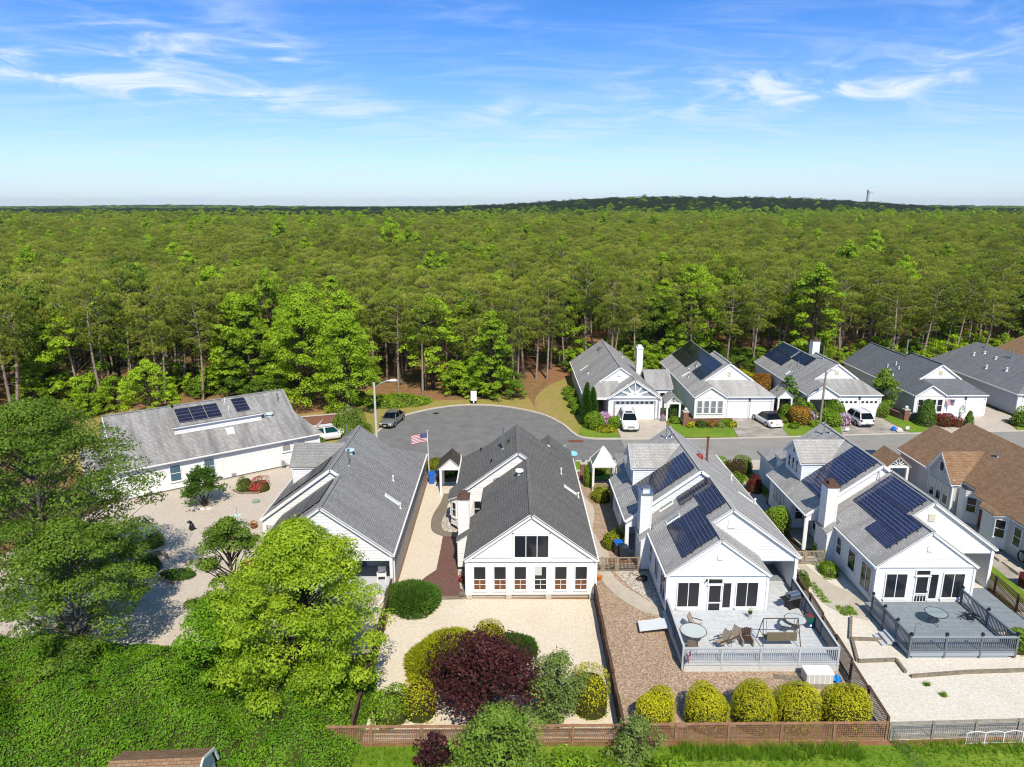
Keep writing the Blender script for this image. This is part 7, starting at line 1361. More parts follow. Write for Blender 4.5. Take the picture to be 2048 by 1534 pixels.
round_table('round glass table beside the porch swing', (16.95, 37.35, .5), .62, .72, TGLASS, BROWNM); round_table('small glass side table behind the porch swing', (16.35, 37.2, .5), .38, .5, TGLASS, BROWNM)
round_table('round glass table with black rim on the slate deck', (25.7, 38.0, .5), .62, .72, mat('green table glass', (.22, .29, .30), .1, .5), BLACKM)
base = (0, 0, 0); th = Thing('porch_swing', 'brown framed porch swing with a long olive cushion on the white deck', 'swing', (15.5, 36.0, .5))
for s in (-1, 1):
    mb = MB(); mb.tube([(s*1.08, -.55, 0), (s*1.0, 0, 1.62), (s*1.08, .55, 0)], .028, 6); mb.tube([(s*1.06, -.3, .75), (s*1.06, .3, .75)], .02, 6); th.part('frame_leg', mb, BROWNM); mb = MB(); mb.tube([(s*.8, .0, 1.62), (s*.8, -.1, .5)], .012, 6); th.part('hanger', mb, BROWNM)
mb = MB(); mb.tube([(-1.02, 0, 1.63), (1.02, 0, 1.63)], .03, 8); th.part('top_bar', mb, BROWNM); mb = MB(); mb.box(-.85, .85, -.3, .2, .42, .52); th.part('seat', mb, OLIVE); mb = MB(); mb.prism([(-.85, -.42, .95), (.85, -.42, .95), (.85, -.32, .95), (-.85, -.32, .95)], .5); th.part('backrest', mb, OLIVE)
mb = MB(); mb.tube([(-1.08, .55, .03), (1.08, .55, .03)], .02, 6); mb.tube([(-1.08, -.55, .03), (1.08, -.55, .03)], .02, 6); th.part('floor_bar', mb, BROWNM)
th = Thing('slatted_chair', 'small grey wooden slatted chair beside the porch swing', 'chair', (13.65, 35.95, .5), 0); w_ = mat('weathered grey wood', (.30, .26, .22), .9, var=.3, vscale=6); dk = mat('dark brown slats', (.06, .035, .025), .7)
for s in (-1, 1):
    mb = MB(); mb.box(s*.3-.04, s*.3+.04, -.3, .3, 0, .42); mb.box(s*.3-.05, s*.3+.05, .22, .3, .42, .9); th.part('side_frame', mb, w_)
for k in range(6): mb = MB(); mb.box(-.26, .26, -.28+k*.09, -.21+k*.09, .36, .39); th.part('slat', mb, dk)
for k in range(5): mb = MB(); mb.box(-.25+k*.105, -.16+k*.105, .24, .27, .4, .95-.03*abs(k-2)); th.part('slat', mb, dk)
th = Thing('barbecue_grill', 'stainless lidded barbecue grill by the deck railing', 'grill', (17.75, 39.8, .5), 20)
mb = MB(); mb.box(-.36, .36, -.26, .26, .08, .72); th.part('cabinet', mb, BLACKM); mb = MB(); mb.tube([(-.38, 0, .84), (.38, 0, .84)], .27, 14); th.part('lid', mb, mat('stainless lid', (.45, .46, .47), .25, .5, .9)); mb = MB(); mb.box(-.42, .42, -.3, .3, .72, .8); th.part('cook_box', mb, METAL)
for s in (-1, 1):
    mb = MB(); mb.box(s*.62-.22, s*.62+.22, -.25, .25, .74, .78); th.part('side_shelf', mb, BLACKM)
    for q in (-.2, .2): mb = MB(); mb.lathe((s*.32, q, 0), [(.0, 0), (.07, 0), (.07, .08), (0, .08)], 10); th.part('wheel', mb, RUBBER)
th = Thing('storage_tub', 'stacked green and blue storage tubs at the deck railing', 'tub', (18.0, 37.75, .5)); mb = MB(); mb.box(-.28, .28, -.2, .2, 0, .33); th.part('lower_tub', mb, mat('navy blue plastic', (.012, .05, .13), .4)); mb = MB(); mb.box(-.26, .26, -.19, .19, .34, .68); th.part('upper_tub', mb, mat('teal green plastic', (.015, .10, .075), .4)); mb = MB(); mb.box(-.2, .2, -.13, .13, .68, .7); th.part('contents', mb, mat('red cloth', (.25, .03, .04), .8)); mb = MB(); mb.box(-.06, .06, -.215, -.2, .1, .22); th.part('paper_label', mb, TRIM)
th = Thing('storage_chest', 'white resin storage chest standing in front of the white deck', 'chest', (16.65, 33.35, 0)); mb = MB(); mb.box(-.72, .72, -.36, .36, .05, .62); th.part('body', mb, mat('aged white resin', (.55, .56, .54), .5, var=.08, vscale=4)); mb = MB(); mb.box(-.75, .75, -.39, .39, .62, .70); th.part('lid', mb, TRIM)
for k in range(5): mb = MB(); mb.box(-.6+k*.28, -.56+k*.28, -.372, -.361, .1, .6); th.part('rib', mb, TRIM)
th = Thing('wooden_boards', 'grey boards lying under the white storage chest', 'boards', (15.9, 33.2, 0))
for k, (x, y, a) in enumerate(((0, 0, 4), (.2, -.3, -3), (-.6, .45, -12), (-.5, .6, -8))): mb = MB(); mb.beam((x-.9, y, .03), (x+.9, y+math.sin(R(a))*1.8, .03), .2, .04); th.part('board', mb, TIMBER)
tarp = MB(); 
for i in range(5):
    for j in range(4): 
        f = lambda a, b: (17.35+a*.13, 33.1+b*.16+.02*math.sin(a*2), .06+.07*math.sin(a*1.7+b*2.1)+.06)
        tarp.poly([f(i, j), f(i+1, j), f(i+1, j+1), f(i, j+1)])
o = tarp.build('blue_tarp', mat('bright blue tarp', (.015, .22, .55), .5)); tag(o, 'crumpled bright blue tarp beside the white storage chest', 'tarp')
th = Thing('plant_stand', 'small black plant stand with a seedling in front of the porch door', 'plant stand', (14.7, 38.6, .5)); mb = MB(); mb.lathe((0, 0, .3), [(0, 0), (.1, 0), (.13, .15), (.12, .15), (0, .12)], 10); th.part('pot', mb, BLACKM); mb = MB()
for k in range(3): mb.tube([(.14*math.cos(k*2.1), .14*math.sin(k*2.1), 0), (.06*math.cos(k*2.1), .06*math.sin(k*2.1), .32)], .008, 5)
th.part('leg', mb, BLACKM); P = rng.normal(0, .09, (60, 3))+np.array([0, 0, .56]); link('leaves', leaves('leaves', P, P-np.array([0, 0, .4]), .08, L_BOX), th.o)
o = MB(); o.prism([(7.8, 37.55, .34), (9.5, 37.65, .5), (9.6, 38.65, .5), (7.86, 38.6, .34)], .06); o = o.build('access_ramp', mat('white painted ramp', (.66, .69, .72), .5)); tag(o, 'flat white ramp board leading onto the white deck', 'ramp')
mb = MB(); mb.tube([(9.65, 39.45, .2), (9.5, 39.3, .08), (8.6, 39.0, .05)], .05, 6); o = mb.build('drain_extension', TRIM); tag(o, 'white downspout extension on the tan gravel by the porch corner', 'drainpipe')
mb = MB()
for k in range(4): mb.tube([(9.1+(.38-.03*k)*math.cos(a)+.03*k, 44.1+(.3-.02*k)*math.sin(a), .05+.05*k) for a in np.linspace(.3*k, 6.28+.3*k, 22)], .022, 6)
mb.tube([(9.2, 44.4, .05), (8.8, 44.7, .04), (8.5, 45.0, .04), (8.3, 44.6, .04)], .02, 6); o = mb.build('garden_hose', mat('black brown hose', (.03, .015, .012), .5)); tag(o, 'dark coiled garden hose on the grey river stones', 'hose')
mb = MB(); mb.lathe((6.2, 44.1, 0), [(0, 0), (.13, 0), (.2, .26), (.22, .28), (.17, .28), (0, .22)], 14); o = mb.build('flower_pot', mat('orange terracotta', (.55, .16, .03), .8)); tag(o, 'bright orange terracotta pot on the tan gravel by the gate', 'pot')
def wheelie(label, loc, rz, mb_, ml, s=1.):
    th = Thing('wheelie_bin', label, 'bin', loc, rz); mb = MB(); A = [(-.24, -.28), (.24, -.28), (.24, .28), (-.24, .28)]; B = [(-.29, -.34), (.29, -.34), (.29, .36), (-.29, .36)]
    a = [(x, y, .06) for x, y in A]; b = [(x, y, .98) for x, y in B]; mb.poly(a[::-1]); mb.poly(b)
    for i in range(4): mb.poly([a[i], a[(i+1) % 4], b[(i+1) % 4], b[i]])
    th.part('body', mb, mb_); mb = MB(); mb.prism([(-.31, -.37, 1.0), (.31, -.37, 1.0), (.31, .38, 1.07), (-.31, .38, 1.07)], .06); th.part('lid', mb, ml)
    for s_ in (-1, 1): mb = MB(); mb.tube([(s_*.2, .3, .1), (s_*.28, .3, .1)], .1, 10); th.part('wheel', mb, RUBBER)
    mb = MB(); mb.tube([(-.26, .42, .98), (.26, .42, .98)], .02, 6); th.part('handle', mb, ml)
BLUEP = mat('bright blue plastic', (.012, .13, .55), .4, .4); NAVY = mat('dark navy plastic', (.02, .028, .045), .45, .4)
wheelie('bright blue recycling bin beside the flagpole', (-7.2, 61.7, 0), 10, BLUEP, BLUEP); wheelie('black bin next to the bright blue recycling bin', (-6.5, 62.3, 0), 0, NAVY, NAVY); wheelie('dark bin with blue lid behind the picket gate', (8.05, 47.7, 0), 12, NAVY, BLUEP); wheelie('dark navy bin in front of the blue lidded bin', (8.3, 47.1, 0), 12, NAVY, NAVY)
th = Thing('storage_box', 'small pale storage box beside the dark bins', 'box', (9.0, 47.9, .0)); mb = MB(); mb.box(-.3, .3, -.22, .22, 0, .42); th.part('body', mb, mat('pale grey plastic', (.50, .51, .50), .5)); mb = MB(); mb.box(-.32, .32, -.24, .24, .42, .5); th.part('lid', mb, mat('mid grey plastic', (.30, .31, .32), .5))
th = Thing('plastic_chair', 'white plastic armchair on the shaded porch', 'chair', (-8.65, 43.6, .3), 5); mb = MB(); mb.box(-.26, .26, -.26, .26, .4, .44); th.part('seat', mb, TRIM); mb = MB(); mb.box(-.28, .28, .22, .28, .44, .9); th.part('backrest', mb, TRIM)
for s in (-1, 1):
    mb = MB(); mb.box(s*.29-.03, s*.29+.03, -.26, .24, .6, .64); th.part('armrest', mb, TRIM)
    for q in (-.24, .22): mb = MB(); mb.box(s*.27-.03, s*.27+.03, q-.03, q+.03, 0, .6 if q < 0 else .42); th.part('leg', mb, TRIM)
mb = MB(); mb.box(-12.8, -7.9, 42.0, 45.4, 0, .3); o = mb.build('porch_slab', mat('pale grey painted concrete', (.56, .58, .62), .6)); tag(o, 'pale grey painted porch slab under the white armchair', kind='structure')
th = Thing('splash_chute', 'white downspout with a green end lying by the brown fence', 'drainpipe', (-8.6, 40.2, 0)); mb = MB(); mb.beam((.1, .3, .08), (.75, 2.2, .25), .12, .08); th.part('chute', mb, TRIM); mb = MB(); mb.beam((-.15, -.35, .05), (.12, .35, .09), .22, .08); th.part('chute_end', mb, mat('bottle green plastic', (.05, .16, .12), .5))
th = Thing('plastic_chair', 'white garden bench on the porch of the sunburst house', 'bench', (9.5, 82.6, .18), 180); mb = MB(); mb.box(-.6, .6, -.25, .25, .38, .43); th.part('seat', mb, TRIM); mb = MB(); mb.box(-.6, .6, .22, .27, .45, .9); th.part('backrest', mb, TRIM)
for s in (-1, 1): mb = MB(); mb.box(s*.57-.04, s*.57+.04, -.25, .25, 0, .62); th.part('leg', mb, TRIM)
th = Thing('closed_parasol', 'black folded parasol and frame heaped on the slate deck', 'parasol', (28.1, 38.4, .5)); mb = MB()
for k in range(9): a = k*.7; mb.tube([(.05*math.cos(a), .05*math.sin(a), .08), (.35*math.cos(a), .3*math.sin(a), .3+.1*(k % 3)), (.7*math.cos(a+.3), .5*math.sin(a+.3), .12+.2*(k % 2))], .022, 5)
th.part('rib', mb, BLACKM); mb = MB(); mb.tube([(.3*math.cos(a), .25*math.sin(a), .25+.04*math.sin(3*a)) for a in np.linspace(0, 6.28, 18)], .06, 6, cap=False); th.part('canopy', mb, BLACKM)
mb = MB(); mb.tube([(23.6, 36.5, .5), (23.6, 36.5, 1.3), (23.75, 36.5, 1.5), (23.9, 36.5, 1.35)], .012, 5); o = mb.build('shepherd_hook', BLACKM); tag(o, 'thin black shepherd hook on the slate deck', 'hook')
# ---- yard of the angled house
th = Thing('dog_statue', 'small black sitting dog statue on the pale gravel', 'statue', (-25.2, 52.0, 0), 200)
mb = MB(); mb.lathe((0, 0, 0), [(0, 0), (.2, .02), (.23, .18), (.17, .42), (.11, .56), (0, .6)], 12); mb.tube([(0, 0, .5), (.06, 0, .66), (.16, 0, .72), (.3, 0, .68)], [.11, .12, .11, .05], 10); mb.tube([(.14, .08, .02), (.12, .08, .36)], .05, 6); mb.tube([(.14, -.08, .02), (.12, -.08, .36)], .05, 6); mb.tube([(-.18, 0, .06), (-.34, .05, .1)], .035, 6); mb.tube([(.1, .09, .8), (.08, .1, .68)], [.02, .05], 6); mb.tube([(.1, -.09, .8), (.08, -.1, .68)], [.02, .05], 6); th.part('body', mb, BLACKM, smooth=True)
th = Thing('bird_feeder', 'pole bird feeder with a pale green dish on the gravel', 'bird feeder', (-21.7, 52.4, 0)); mb = MB(); mb.tube([(0, 0, 0), (0, 0, 1.75), (-.15, 0, 1.9), (-.3, 0, 1.75)], .015, 6); th.part('pole', mb, METAL); mb = MB(); mb.lathe((0, 0, .95), [(0, 0), (.22, .03), (.32, .1), (.3, .1), (.2, .05), (0, .03)], 18); th.part('dish', mb, mat('pale green dish', (.50, .66, .58), .4))
def potted(label, loc, r, h, m, pm):
    th = Thing('potted_plant', label, 'potted plant', loc); mb = MB(); mb.lathe((0, 0, 0), [(0, 0), (r*.6, 0), (r*.85, h*.5), (r*.75, h*.5), (0, h*.42)], 14); th.part('pot', mb, pm); U = unit(rng.normal(0, 1, (160, 3))); U[:, 2] = abs(U[:, 2]); link('flowers', leaves('flowers', U*np.array([r, r, h*.6])+np.array([0, 0, h*.45]), U, .1, m), th.o)
potted('red flowers in a pot near the bird feeder', (-20.4, 52.3, 0), .32, .6, L_FLOW, RUST); potted('red flowering pot at the corner of the six window wall', (-3.15, 43.75, 0), .32, .75, L_FLOW, RUST); potted('pink flowering pot at the garage corner of the sunburst house', (18.3, 81.0, .05), .35, .8, L_PINK, mat('grey glazed pot', (.22, .25, .28), .4)); potted('tall white urn with greenery between two garage doors', (54.9, 82.3, .05), .32, 1.5, L_OAK, TRIM)
mb = MB(); mb.lathe((-22.0, 57.4, 0), [(0, .02), (.3, .04), (.34, .14), (.25, .17), (0, .2)], 10); o = mb.build('stone_turtle', mat('green stone', (.25, .34, .29), .7)); tag(o, 'small green garden ornament near the flower bed', 'ornament')
mb = MB()
for k in range(9): mb.lathe((-26.1+rng.normal(0, .35), 55.9+rng.normal(0, .12), 0), [(0, 0), (.11, .01), (.1, .12), (0, .17)], 7)
o = mb.build('stone_ring', mat('white quartz stones', (.70, .68, .64), .8)); tag(o, 'white stones at the foot of the layered evergreen', 'stones', kind='stuff')
base = (-14.6, 24.6, 0); th = Thing('garden_shed', 'garden shed with brown gambrel roof at the bottom edge', 'shed', base, 3)
mb = MB(); xl, xh = -1.85, 1.95
mb.prism([(xl, -.1, 2.75), (xh, -.1, 2.75), (xh, 1.15, 2.55), (xl, 1.15, 2.55)], .05)
prof = [(-1.35, 1.55), (-1.0, 2.35), (.1, 2.85), (1.2, 2.35), (1.55, 1.55)]; rf = MB()
for (y0_, z0_), (y1_, z1_) in zip(prof[:-1], prof[1:]): rf.poly([(xl, y0_, z0_), (xh, y0_, z0_), (xh, y1_, z1_), (xl, y1_, z1_)]); rf.poly([(xl, y1_, z1_-.06), (xh, y1_, z1_-.06), (xh, y0_, z0_-.06), (xl, y0_, z0_-.06)])
th.part('roof', rf, S_BROWN); w = MB(); w.siding([(1.8, -1.2, 0), (1.8, 1.4, 0), (1.8, 1.4, 1.6), (1.8, 1.1, 2.3), (1.8, .1, 2.75), (1.8, -.9, 2.3), (1.8, -1.2, 1.6)], .15); w.siding([(-1.7, -1.2, 0), (1.8, -1.2, 0), (1.8, -1.2, 1.6), (-1.7, -1.2, 1.6)]); w.siding([(1.8, 1.4, 0), (-1.7, 1.4, 0), (-1.7, 1.4, 1.6), (1.8, 1.4, 1.6)]); w.siding([(-1.7, 1.4, 0), (-1.7, -1.2, 0), (-1.7, -1.2, 1.6), (-1.7, .1, 2.75), (-1.7, 1.4, 1.6)]); th.part('wall', w, TAUPE)
t2 = MB()
for (y0_, z0_), (y1_, z1_) in zip(prof[:-1], prof[1:]): t2.beam((1.93, y0_, z0_-.06), (1.93, y1_, z1_-.06), .06, .12)
th.part('trim', t2, TRIM)

# ------------------------------------------------------------------ arbors, piers, street furniture
def arbor(label, x, y, w, d, hp, rm, pm=TRIM, sun=False, solid=True):
    base = (x, y, 0); th = Thing('arbor', label, 'arbor', base)
    for sx_ in (-1, 1):
        for sy_ in (-1, 1): mb = MB(); mb.box(sx_*w/2-.1, sx_*w/2+.1, sy_*d/2-.1, sy_*d/2+.1, 0, hp); th.part('post', mb, pm)
    mb = MB()
    for s in (-1, 1): mb.box(-w/2-.12, w/2+.12, s*d/2-.06, s*d/2+.06, hp, hp+.22); mb.box(s*w/2-.06, s*w/2+.06, -d/2+.07, d/2-.07, hp, hp+.2)
    th.part('beam', mb, pm); r = w/2+.28; pk = hp+.22+r*.85; z = hp+.2
    g = MB()
    for s in (-1, 1):
        yy = s*(d/2+.04); P_ = [(-w/2-.1, yy, z), (w/2+.1, yy, z), (0, yy, pk-.14)]
        if not sun: g.poly(P_ if s < 0 else P_[::-1])
        else:
            for ang in (20, 55, 90, 125, 160): dv = Vector((math.cos(R(ang)), 0, math.sin(R(ang)))); g.beam(Vector((0, yy, z+.05))+dv*.12, Vector((0, yy, z+.05))+dv*(.5 if ang != 90 else .6), .04, .07)
            g.beam((-w/2-.1, yy, z+.03), (0, yy, pk-.12), .05, .14); g.beam((w/2+.1, yy, z+.03), (0, yy, pk-.12), .05, .14)
    th.part('gable', g, pm); roof(th, [[(-r, -d/2-.2, z-.03), (0, -d/2-.2, pk), (0, d/2+.2, pk), (-r, d/2+.2, z-.03)], [(.005, -d/2-.2, pk), (r, -d/2-.2, z-.03), (r, d/2+.2, z-.03), (.005, d/2+.2, pk)]], rm, th2=.1); return th
ab = arbor('covered white gate with dark brown roof beside the central house', -5.2, 60.2, 1.75, 2.2, 2.3, S_DKBROWN)
arbor('white arbor with grey roof beside the sunburst house', 19.6, 82.5, 1.5, 2.2, 2.05, S_GREY, sun=True); arbor('white covered gate between the black solar house and the blue solar house', 33.9, 85.2, 1.6, 2.4, 2.0, S_GREY); arbor('brown roofed arbor with a sunburst gable', 35.0, 61.3, 1.7, 2.6, 2.1, S_BROWN, sun=True)
th = Thing('pergola', 'white pergola with a pointed corrugated glass roof', 'pergola', (8.5, 60.8, 0)); 
for sx_ in (-.95, .95):
    for sy_ in (-.95, .95): mb = MB(); mb.box(sx_-.09, sx_+.09, sy_-.09, sy_+.09, 0, 2.25); th.part('post', mb, TRIM)
mb = MB()
for s in (-1, 1): mb.box(-1.1, 1.1, s*1.0-.06, s*1.0+.06, 2.25, 2.4); mb.box(s*1.0-.06, s*1.0+.06, -.93, .93, 2.25, 2.39)
for a in ((-1.05, -1.05), (1.05, -1.05), (1.05, 1.05), (-1.05, 1.05)): mb.beam((*a, 2.4), (0, 0, 3.9), .09, .09)
th.part('frame', mb, TRIM); gm_ = boards('corrugated glass', (.24, .29, .26), (.17, .21, .20), (.40, .44, .40), 3., .09, rough=.2); q = [(-1., -1.), (1., -1.), (1., 1.), (-1., 1.)]
for i in range(4): mb = MB(); mb.poly([(*q[i], 2.42), (*q[(i+1) % 4], 2.42), (0, 0, 3.84)]); th.part('roof_pane', mb, gm_)
mb = MB(); mb.box(8.5-.75, 8.5+.75, 60.0, 62, 0, .03); 
def pier(label, x, y, h, globe):
    th = Thing('brick_pier', label, 'pier', (x, y, 0)); mb = MB(); mb.box(-.28, .28, -.28, .28, 0, h); th.part('brickwork', mb, BRICK); mb = MB(); mb.box(-.34, .34, -.34, .34, h, h+.12); th.part('cap', mb, KERB); mb = MB()
    if globe: mb.lathe((0, 0, h+.12), [(.06, 0), (.06, .06), (.14, .1), (.19, .22), (.14, .34), (0, .4)], 14); th.part('globe_lamp', mb, TRIM)
    else: mb.lathe((0, 0, h+.12), [(.1, 0), (.1, .06), (.14, .08), (.14, .3), (.17, .32), (.04, .42), (0, .5)], 8); th.part('lantern', mb, METAL)
pier('brick pier with a lantern beside the glass roofed pergola', 6.95, 62.6, 1.6, False); pier('brick pier with a white globe lamp at the low brick wall', 20.55, 79.3, 1.7, True); pier('brick pier with a lantern behind the white car', -18.9, 80.6, 1.6, False); pier('short brick pier with a globe lamp in front of the slate roofed house', 47.5, 81.4, 1.3, True)
def bwall(label, a, b, h): 
    a = Vector((*a, 0)); b = Vector((*b, 0)); d = b-a; th = Thing('brick_wall', label, 'wall', a, math.degrees(math.atan2(d.y, d.x))); mb = MB(); mb.box(0, d.length, -.12, .12, 0, h); th.part('brickwork', mb, BRICK); mb = MB(); mb.box(0, d.length, -.16, .16, h, h+.06); th.part('coping', mb, KERB if h > .8 else BRICK)
bwall('low red brick wall in front of the four grey windows', (20.85, 79.55), (26.2, 79.8), .7); bwall('low brick wall below the glass roofed pergola pier', (5.75, 62.2), (6.65, 62.5), .9); bwall('brick wall behind the white car at the angled house', (-25.5, 78.6), (-19.3, 80.6), 1.2); bwall('brick planter wall beside the slate roofed house', (46.0, 86.4), (47.2, 81.6), .8); bwall('brick planter wall under the window of the slate roofed house', (47.8, 81.3), (51.6, 81.3), .9)
def lamp(label, x, y, h, m, rz, lean=0., arm=1.9):
    th = Thing('street_lamp', label, 'street lamp', (x, y, 0), rz); mb = MB(); mb.tube([(0, 0, 0), (lean, 0, h)], [.15, .1], 10); th.part('pole', mb, m); z = h-.7
    mb = MB(); mb.tube([(lean*.9, 0, z), (lean+.35*arm, 0, z+.55), (lean+.7*arm, 0, z+.78), (lean+arm*.85, 0, z+.8)], .045, 8); th.part('arm', mb, METAL)
    mb = MB(); mb.tube([(lean+arm*.8, 0, z+.79), (lean+arm*.95, 0, z+.8), (lean+arm*1.2, 0, z+.78), (lean+arm*1.35, 0, z+.74)], [.06, .14, .16, .05], 10); th.part('lamp_head', mb, mat('pale lamp housing', (.62, .64, .66), .4), smooth=True)
lamp('pale concrete street lamp beside the silver sedan', -14.75, 75.2, 6.3, mat('pale concrete pole', (.60, .56, .50), .8, var=.12, vscale=3), 12); lamp('weathered wooden street lamp in front of the blue solar house', 36.3, 79.2, 6.6, mat('weathered pole wood', (.30, .25, .20), .9, var=.4, vscale=3), 20, .1, 1.0)
th = Thing('utility_cabinet', 'white upright cabinet on a post at the head of the cul-de-sac', 'cabinet', (-4.6, 89.0, 0)); mb = MB(); mb.box(-.38, .38, -.25, .25, .45, 1.65); th.part('body', mb, TRIM); mb = MB(); mb.box(-.36, .36, -.2, .2, .14, .45); th.part('plinth', mb, BLACKM); mb = MB(); mb.box(-.08, .08, -.23, -.2, .1, .45); th.part('post', mb, TRIM)
for k in range(16): pass
for (x, y, r_), lb in zip(((-4.0, 68.9, .38), (-9.1, 84.5, .3)), ('round iron manhole cover in the middle of the cul-de-sac', 'round manhole cover near the far kerb of the cul-de-sac')):
    mb = MB(); mb.lathe((x, y, .012), [(0, .004), (r_*.8, .004), (r_*.82, .001), (r_, .003), (r_*1.25, 0)], 22); o = mb.build('manhole_cover', mat('dark iron', (.035, .033, .032), .6, .4, .5)); tag(o, lb, 'manhole')
mb = MB(); 
for k in range(9): mb.box(6.6+k*.16, 6.7+k*.16, 73.4, 74.0, .012, .03)
mb.box(6.5, 8.1, 73.3, 74.1, .009, .014); o = mb.build('storm_drain', RUST); tag(o, 'rusty storm drain grate by the curved kerb', 'drain')
# flags
def flag(th, p, u, L_, h, name='flag'):
    """striped flag with a starred canton hanging from p along u, rippled"""
    p = Vector(p); u = Vector(u).normalized(); side = Vector((-u.y, u.x, 0)); nx_ = 14
    def pt(s, t): return p+u*(s*L_)+Vector((0, 0, -t*h-.28*s*L_*.55))+side*(.07*math.sin(s*7+t*1.5)*(.3+s))
    mb = MB(); nst = 13
    for i in range(nx_):
        for j in range(nst):
            a, b, c, d = i/nx_, (i+1)/nx_, j/nst, (j+1)/nst; mb.poly([pt(a, c), pt(a, d), pt(b, d), pt(b, c)], 2 if (b <= .43 and j < 7) else (0 if j % 2 == 0 else 1))
    f = th.part(name, mb, [mat('flag red', (.42, .02, .035), .7), mat('flag white', (.72, .72, .74), .7), mat('flag blue', (.025, .035, .16), .7)])
    st = MB()
    for r_ in range(9):
        for c in range(6 if r_ % 2 == 0 else 5):
            s = (.03+c*.065+(0 if r_ % 2 == 0 else .032)); t = .03+r_*.055; q = pt(s, t); e = .012*h*1.4
            for sg in (-1, 1): st.poly([q+side*(.004*sg)+u*e, q+side*(.004*sg)+Vector((0, 0, e)), q+side*(.004*sg)-u*e, q+side*(.004*sg)-Vector((0, 0, e))])
    th.part('stars', st, MATS['flag white'], f)
th = Thing('flagpole', 'tall white flagpole with the striped flag beside the blue bin', 'flagpole', (-7.5, 62.6, 0), base=(-7.5, 62.6, 0)); mb = MB(); mb.tube([(-7.5, 62.6, 0), (-7.58, 62.6, 4.75)], [.05, .03], 8); th.part('pole', mb, TRIM); mb = MB(); mb.lathe((-7.58, 62.6, 4.75), [(0, 0), (.06, .05), (0, .12)], 8); th.part('finial', mb, TRIM); flag(th, (-7.6, 62.6, 4.65), (-1, -.12, 0), 1.45, .9)
th = Thing('wall_flag', 'striped flag hung on a short staff beside the slate house garage', 'flag', (52.9, 82.2, 0), base=(52.9, 82.2, 0)); mb = MB(); mb.tube([(52.9, 82.3, 2.0), (53.35, 81.6, 2.6)], .015, 6); th.part('staff', mb, TRIM); flag(th, (53.3, 81.65, 2.5), (-.55, .5, 0), .8, .75)
th = Thing('deck_flag', 'small striped flag tied to the corner of the white deck railing', 'flag', (9.7, 34.1, .5), base=(9.7, 34.1, .5)); mb = MB(); mb.tube([(9.65, 34.08, .8), (9.95, 34.05, 1.5)], .01, 6); th.part('staff', mb, TRIM); flag(th, (9.93, 34.06, 1.48), (-.2, -.3, 0), .55, .6)
th = Thing('yard_sign', 'white yard sign standing at the kerb of the blue solar house', 'sign', (38.3, 76.6, 0)); mb = MB(); mb.tube([(0, 0, 0), (0, 0, .5)], .012, 5); th.part('stake', mb, METAL); mb = MB(); mb.box(-.22, .22, -.01, .01, .28, .62); th.part('board', mb, TRIM)
th = Thing('yard_sign', 'white yard sign beside the trash heap at the kerb', 'sign', (45.3, 76.9, 0)); mb = MB(); mb.tube([(0, 0, 0), (0, 0, .5)], .012, 5); th.part('stake', mb, METAL); mb = MB(); mb.box(-.2, .2, -.01, .01, .3, .65); th.part('board', mb, TRIM)
th = Thing('cardboard_heap', 'flattened cardboard and a blue bag put out at the kerb', 'trash', (44.3, 76.9, .05)); mb = MB(); mb.prism([(-.3, -.35, .12), (.45, -.45, .1), (.5, .2, .16), (-.25, .3, .2)], .08); th.part('cardboard', mb, mat('cardboard', (.62, .52, .40), .8)); mb = MB(); mb.lathe((-.35, .35, 0), [(.2, 0), (.33, .12), (.25, .35), (.08, .48), (0, .5)], 9); th.part('bag', mb, BLUEP); mb = MB(); mb.prism([(.0, .1, .34), (.4, .0, .3), (.45, .35, .3), (.05, .4, .4)], .15); th.part('carton', mb, TRIM)
th = Thing('blue_canopy', 'pale blue awning corner showing past the dark roof', 'awning', (6.35, 66.8, 0)); mb = MB(); mb.lathe((0, 0, 1.0), [(.5, 0), (.42, .18), (.1, .34), (0, .36)], 12); th.part('canopy', mb, mat('sky blue fabric', (.22, .55, .68), .6)); mb = MB(); mb.tube([(0, 0, 0), (0, 0, 1.3)], .03, 6); th.part('pole', mb, METAL)
th = Thing('air_conditioner', 'grey air conditioner beside the red barberry and navy solar house', 'air conditioner', (22.6, 56.6, 0)); mb = MB(); mb.box(-.4, .4, -.4, .4, 0, .8); th.part('housing', mb, mat('dark grey housing', (.09, .10, .11), .5)); mb = MB(); mb.lathe((0, 0, .8), [(.34, 0), (.34, .04), (.1, .07), (0, .07)], 16); th.part('fan_grille', mb, BLACKM)
th = Thing('garden_swing', 'dark red garden seat cut by the right picture edge', 'seat', (34.6, 43.0, 0)); mb = MB(); mb.box(-.1, .8, -.3, .3, .4, .48); th.part('seat', mb, mat('dark red paint', (.09, .012, .015), .5)); mb = MB(); mb.box(-.1, .8, .25, .32, .48, 1.0); th.part('backrest', mb, MATS['dark red paint']); mb = MB(); mb.box(-.1, -.02, -.3, .3, 0, .65); th.part('leg', mb, MATS['dark red paint']); mb = MB(); mb.box(.72, .8, -.3, .3, 0, .65); th.part('leg', mb, MATS['dark red paint'])
th = Thing('hose_reel', 'dark hose hanging in a ring on the brown roofed house wall', 'hose', (36.55, 45.9, 0)); mb = MB()
for k in range(3): mb.tube([(.0-.05*k, (.42-.03*k)*math.cos(a), .75+(.42-.03*k)*math.sin(a)) for a in np.linspace(0, 6.28, 20)], .035, 6)
th.part('hose', mb, mat('dark green hose', (.02, .04, .03), .5))
th = Thing('stone_blocks', 'pale loose slabs along the wall of the brown roofed house', 'slabs', (35.6, 44.5, 0))
for k in range(5): mb = MB(); mb.box(-.2+.1*(k % 2), .5, -2+k*1.0, -1.15+k*1.0, 0, .14+.04*(k % 3)); th.part('slab', mb, CONC)
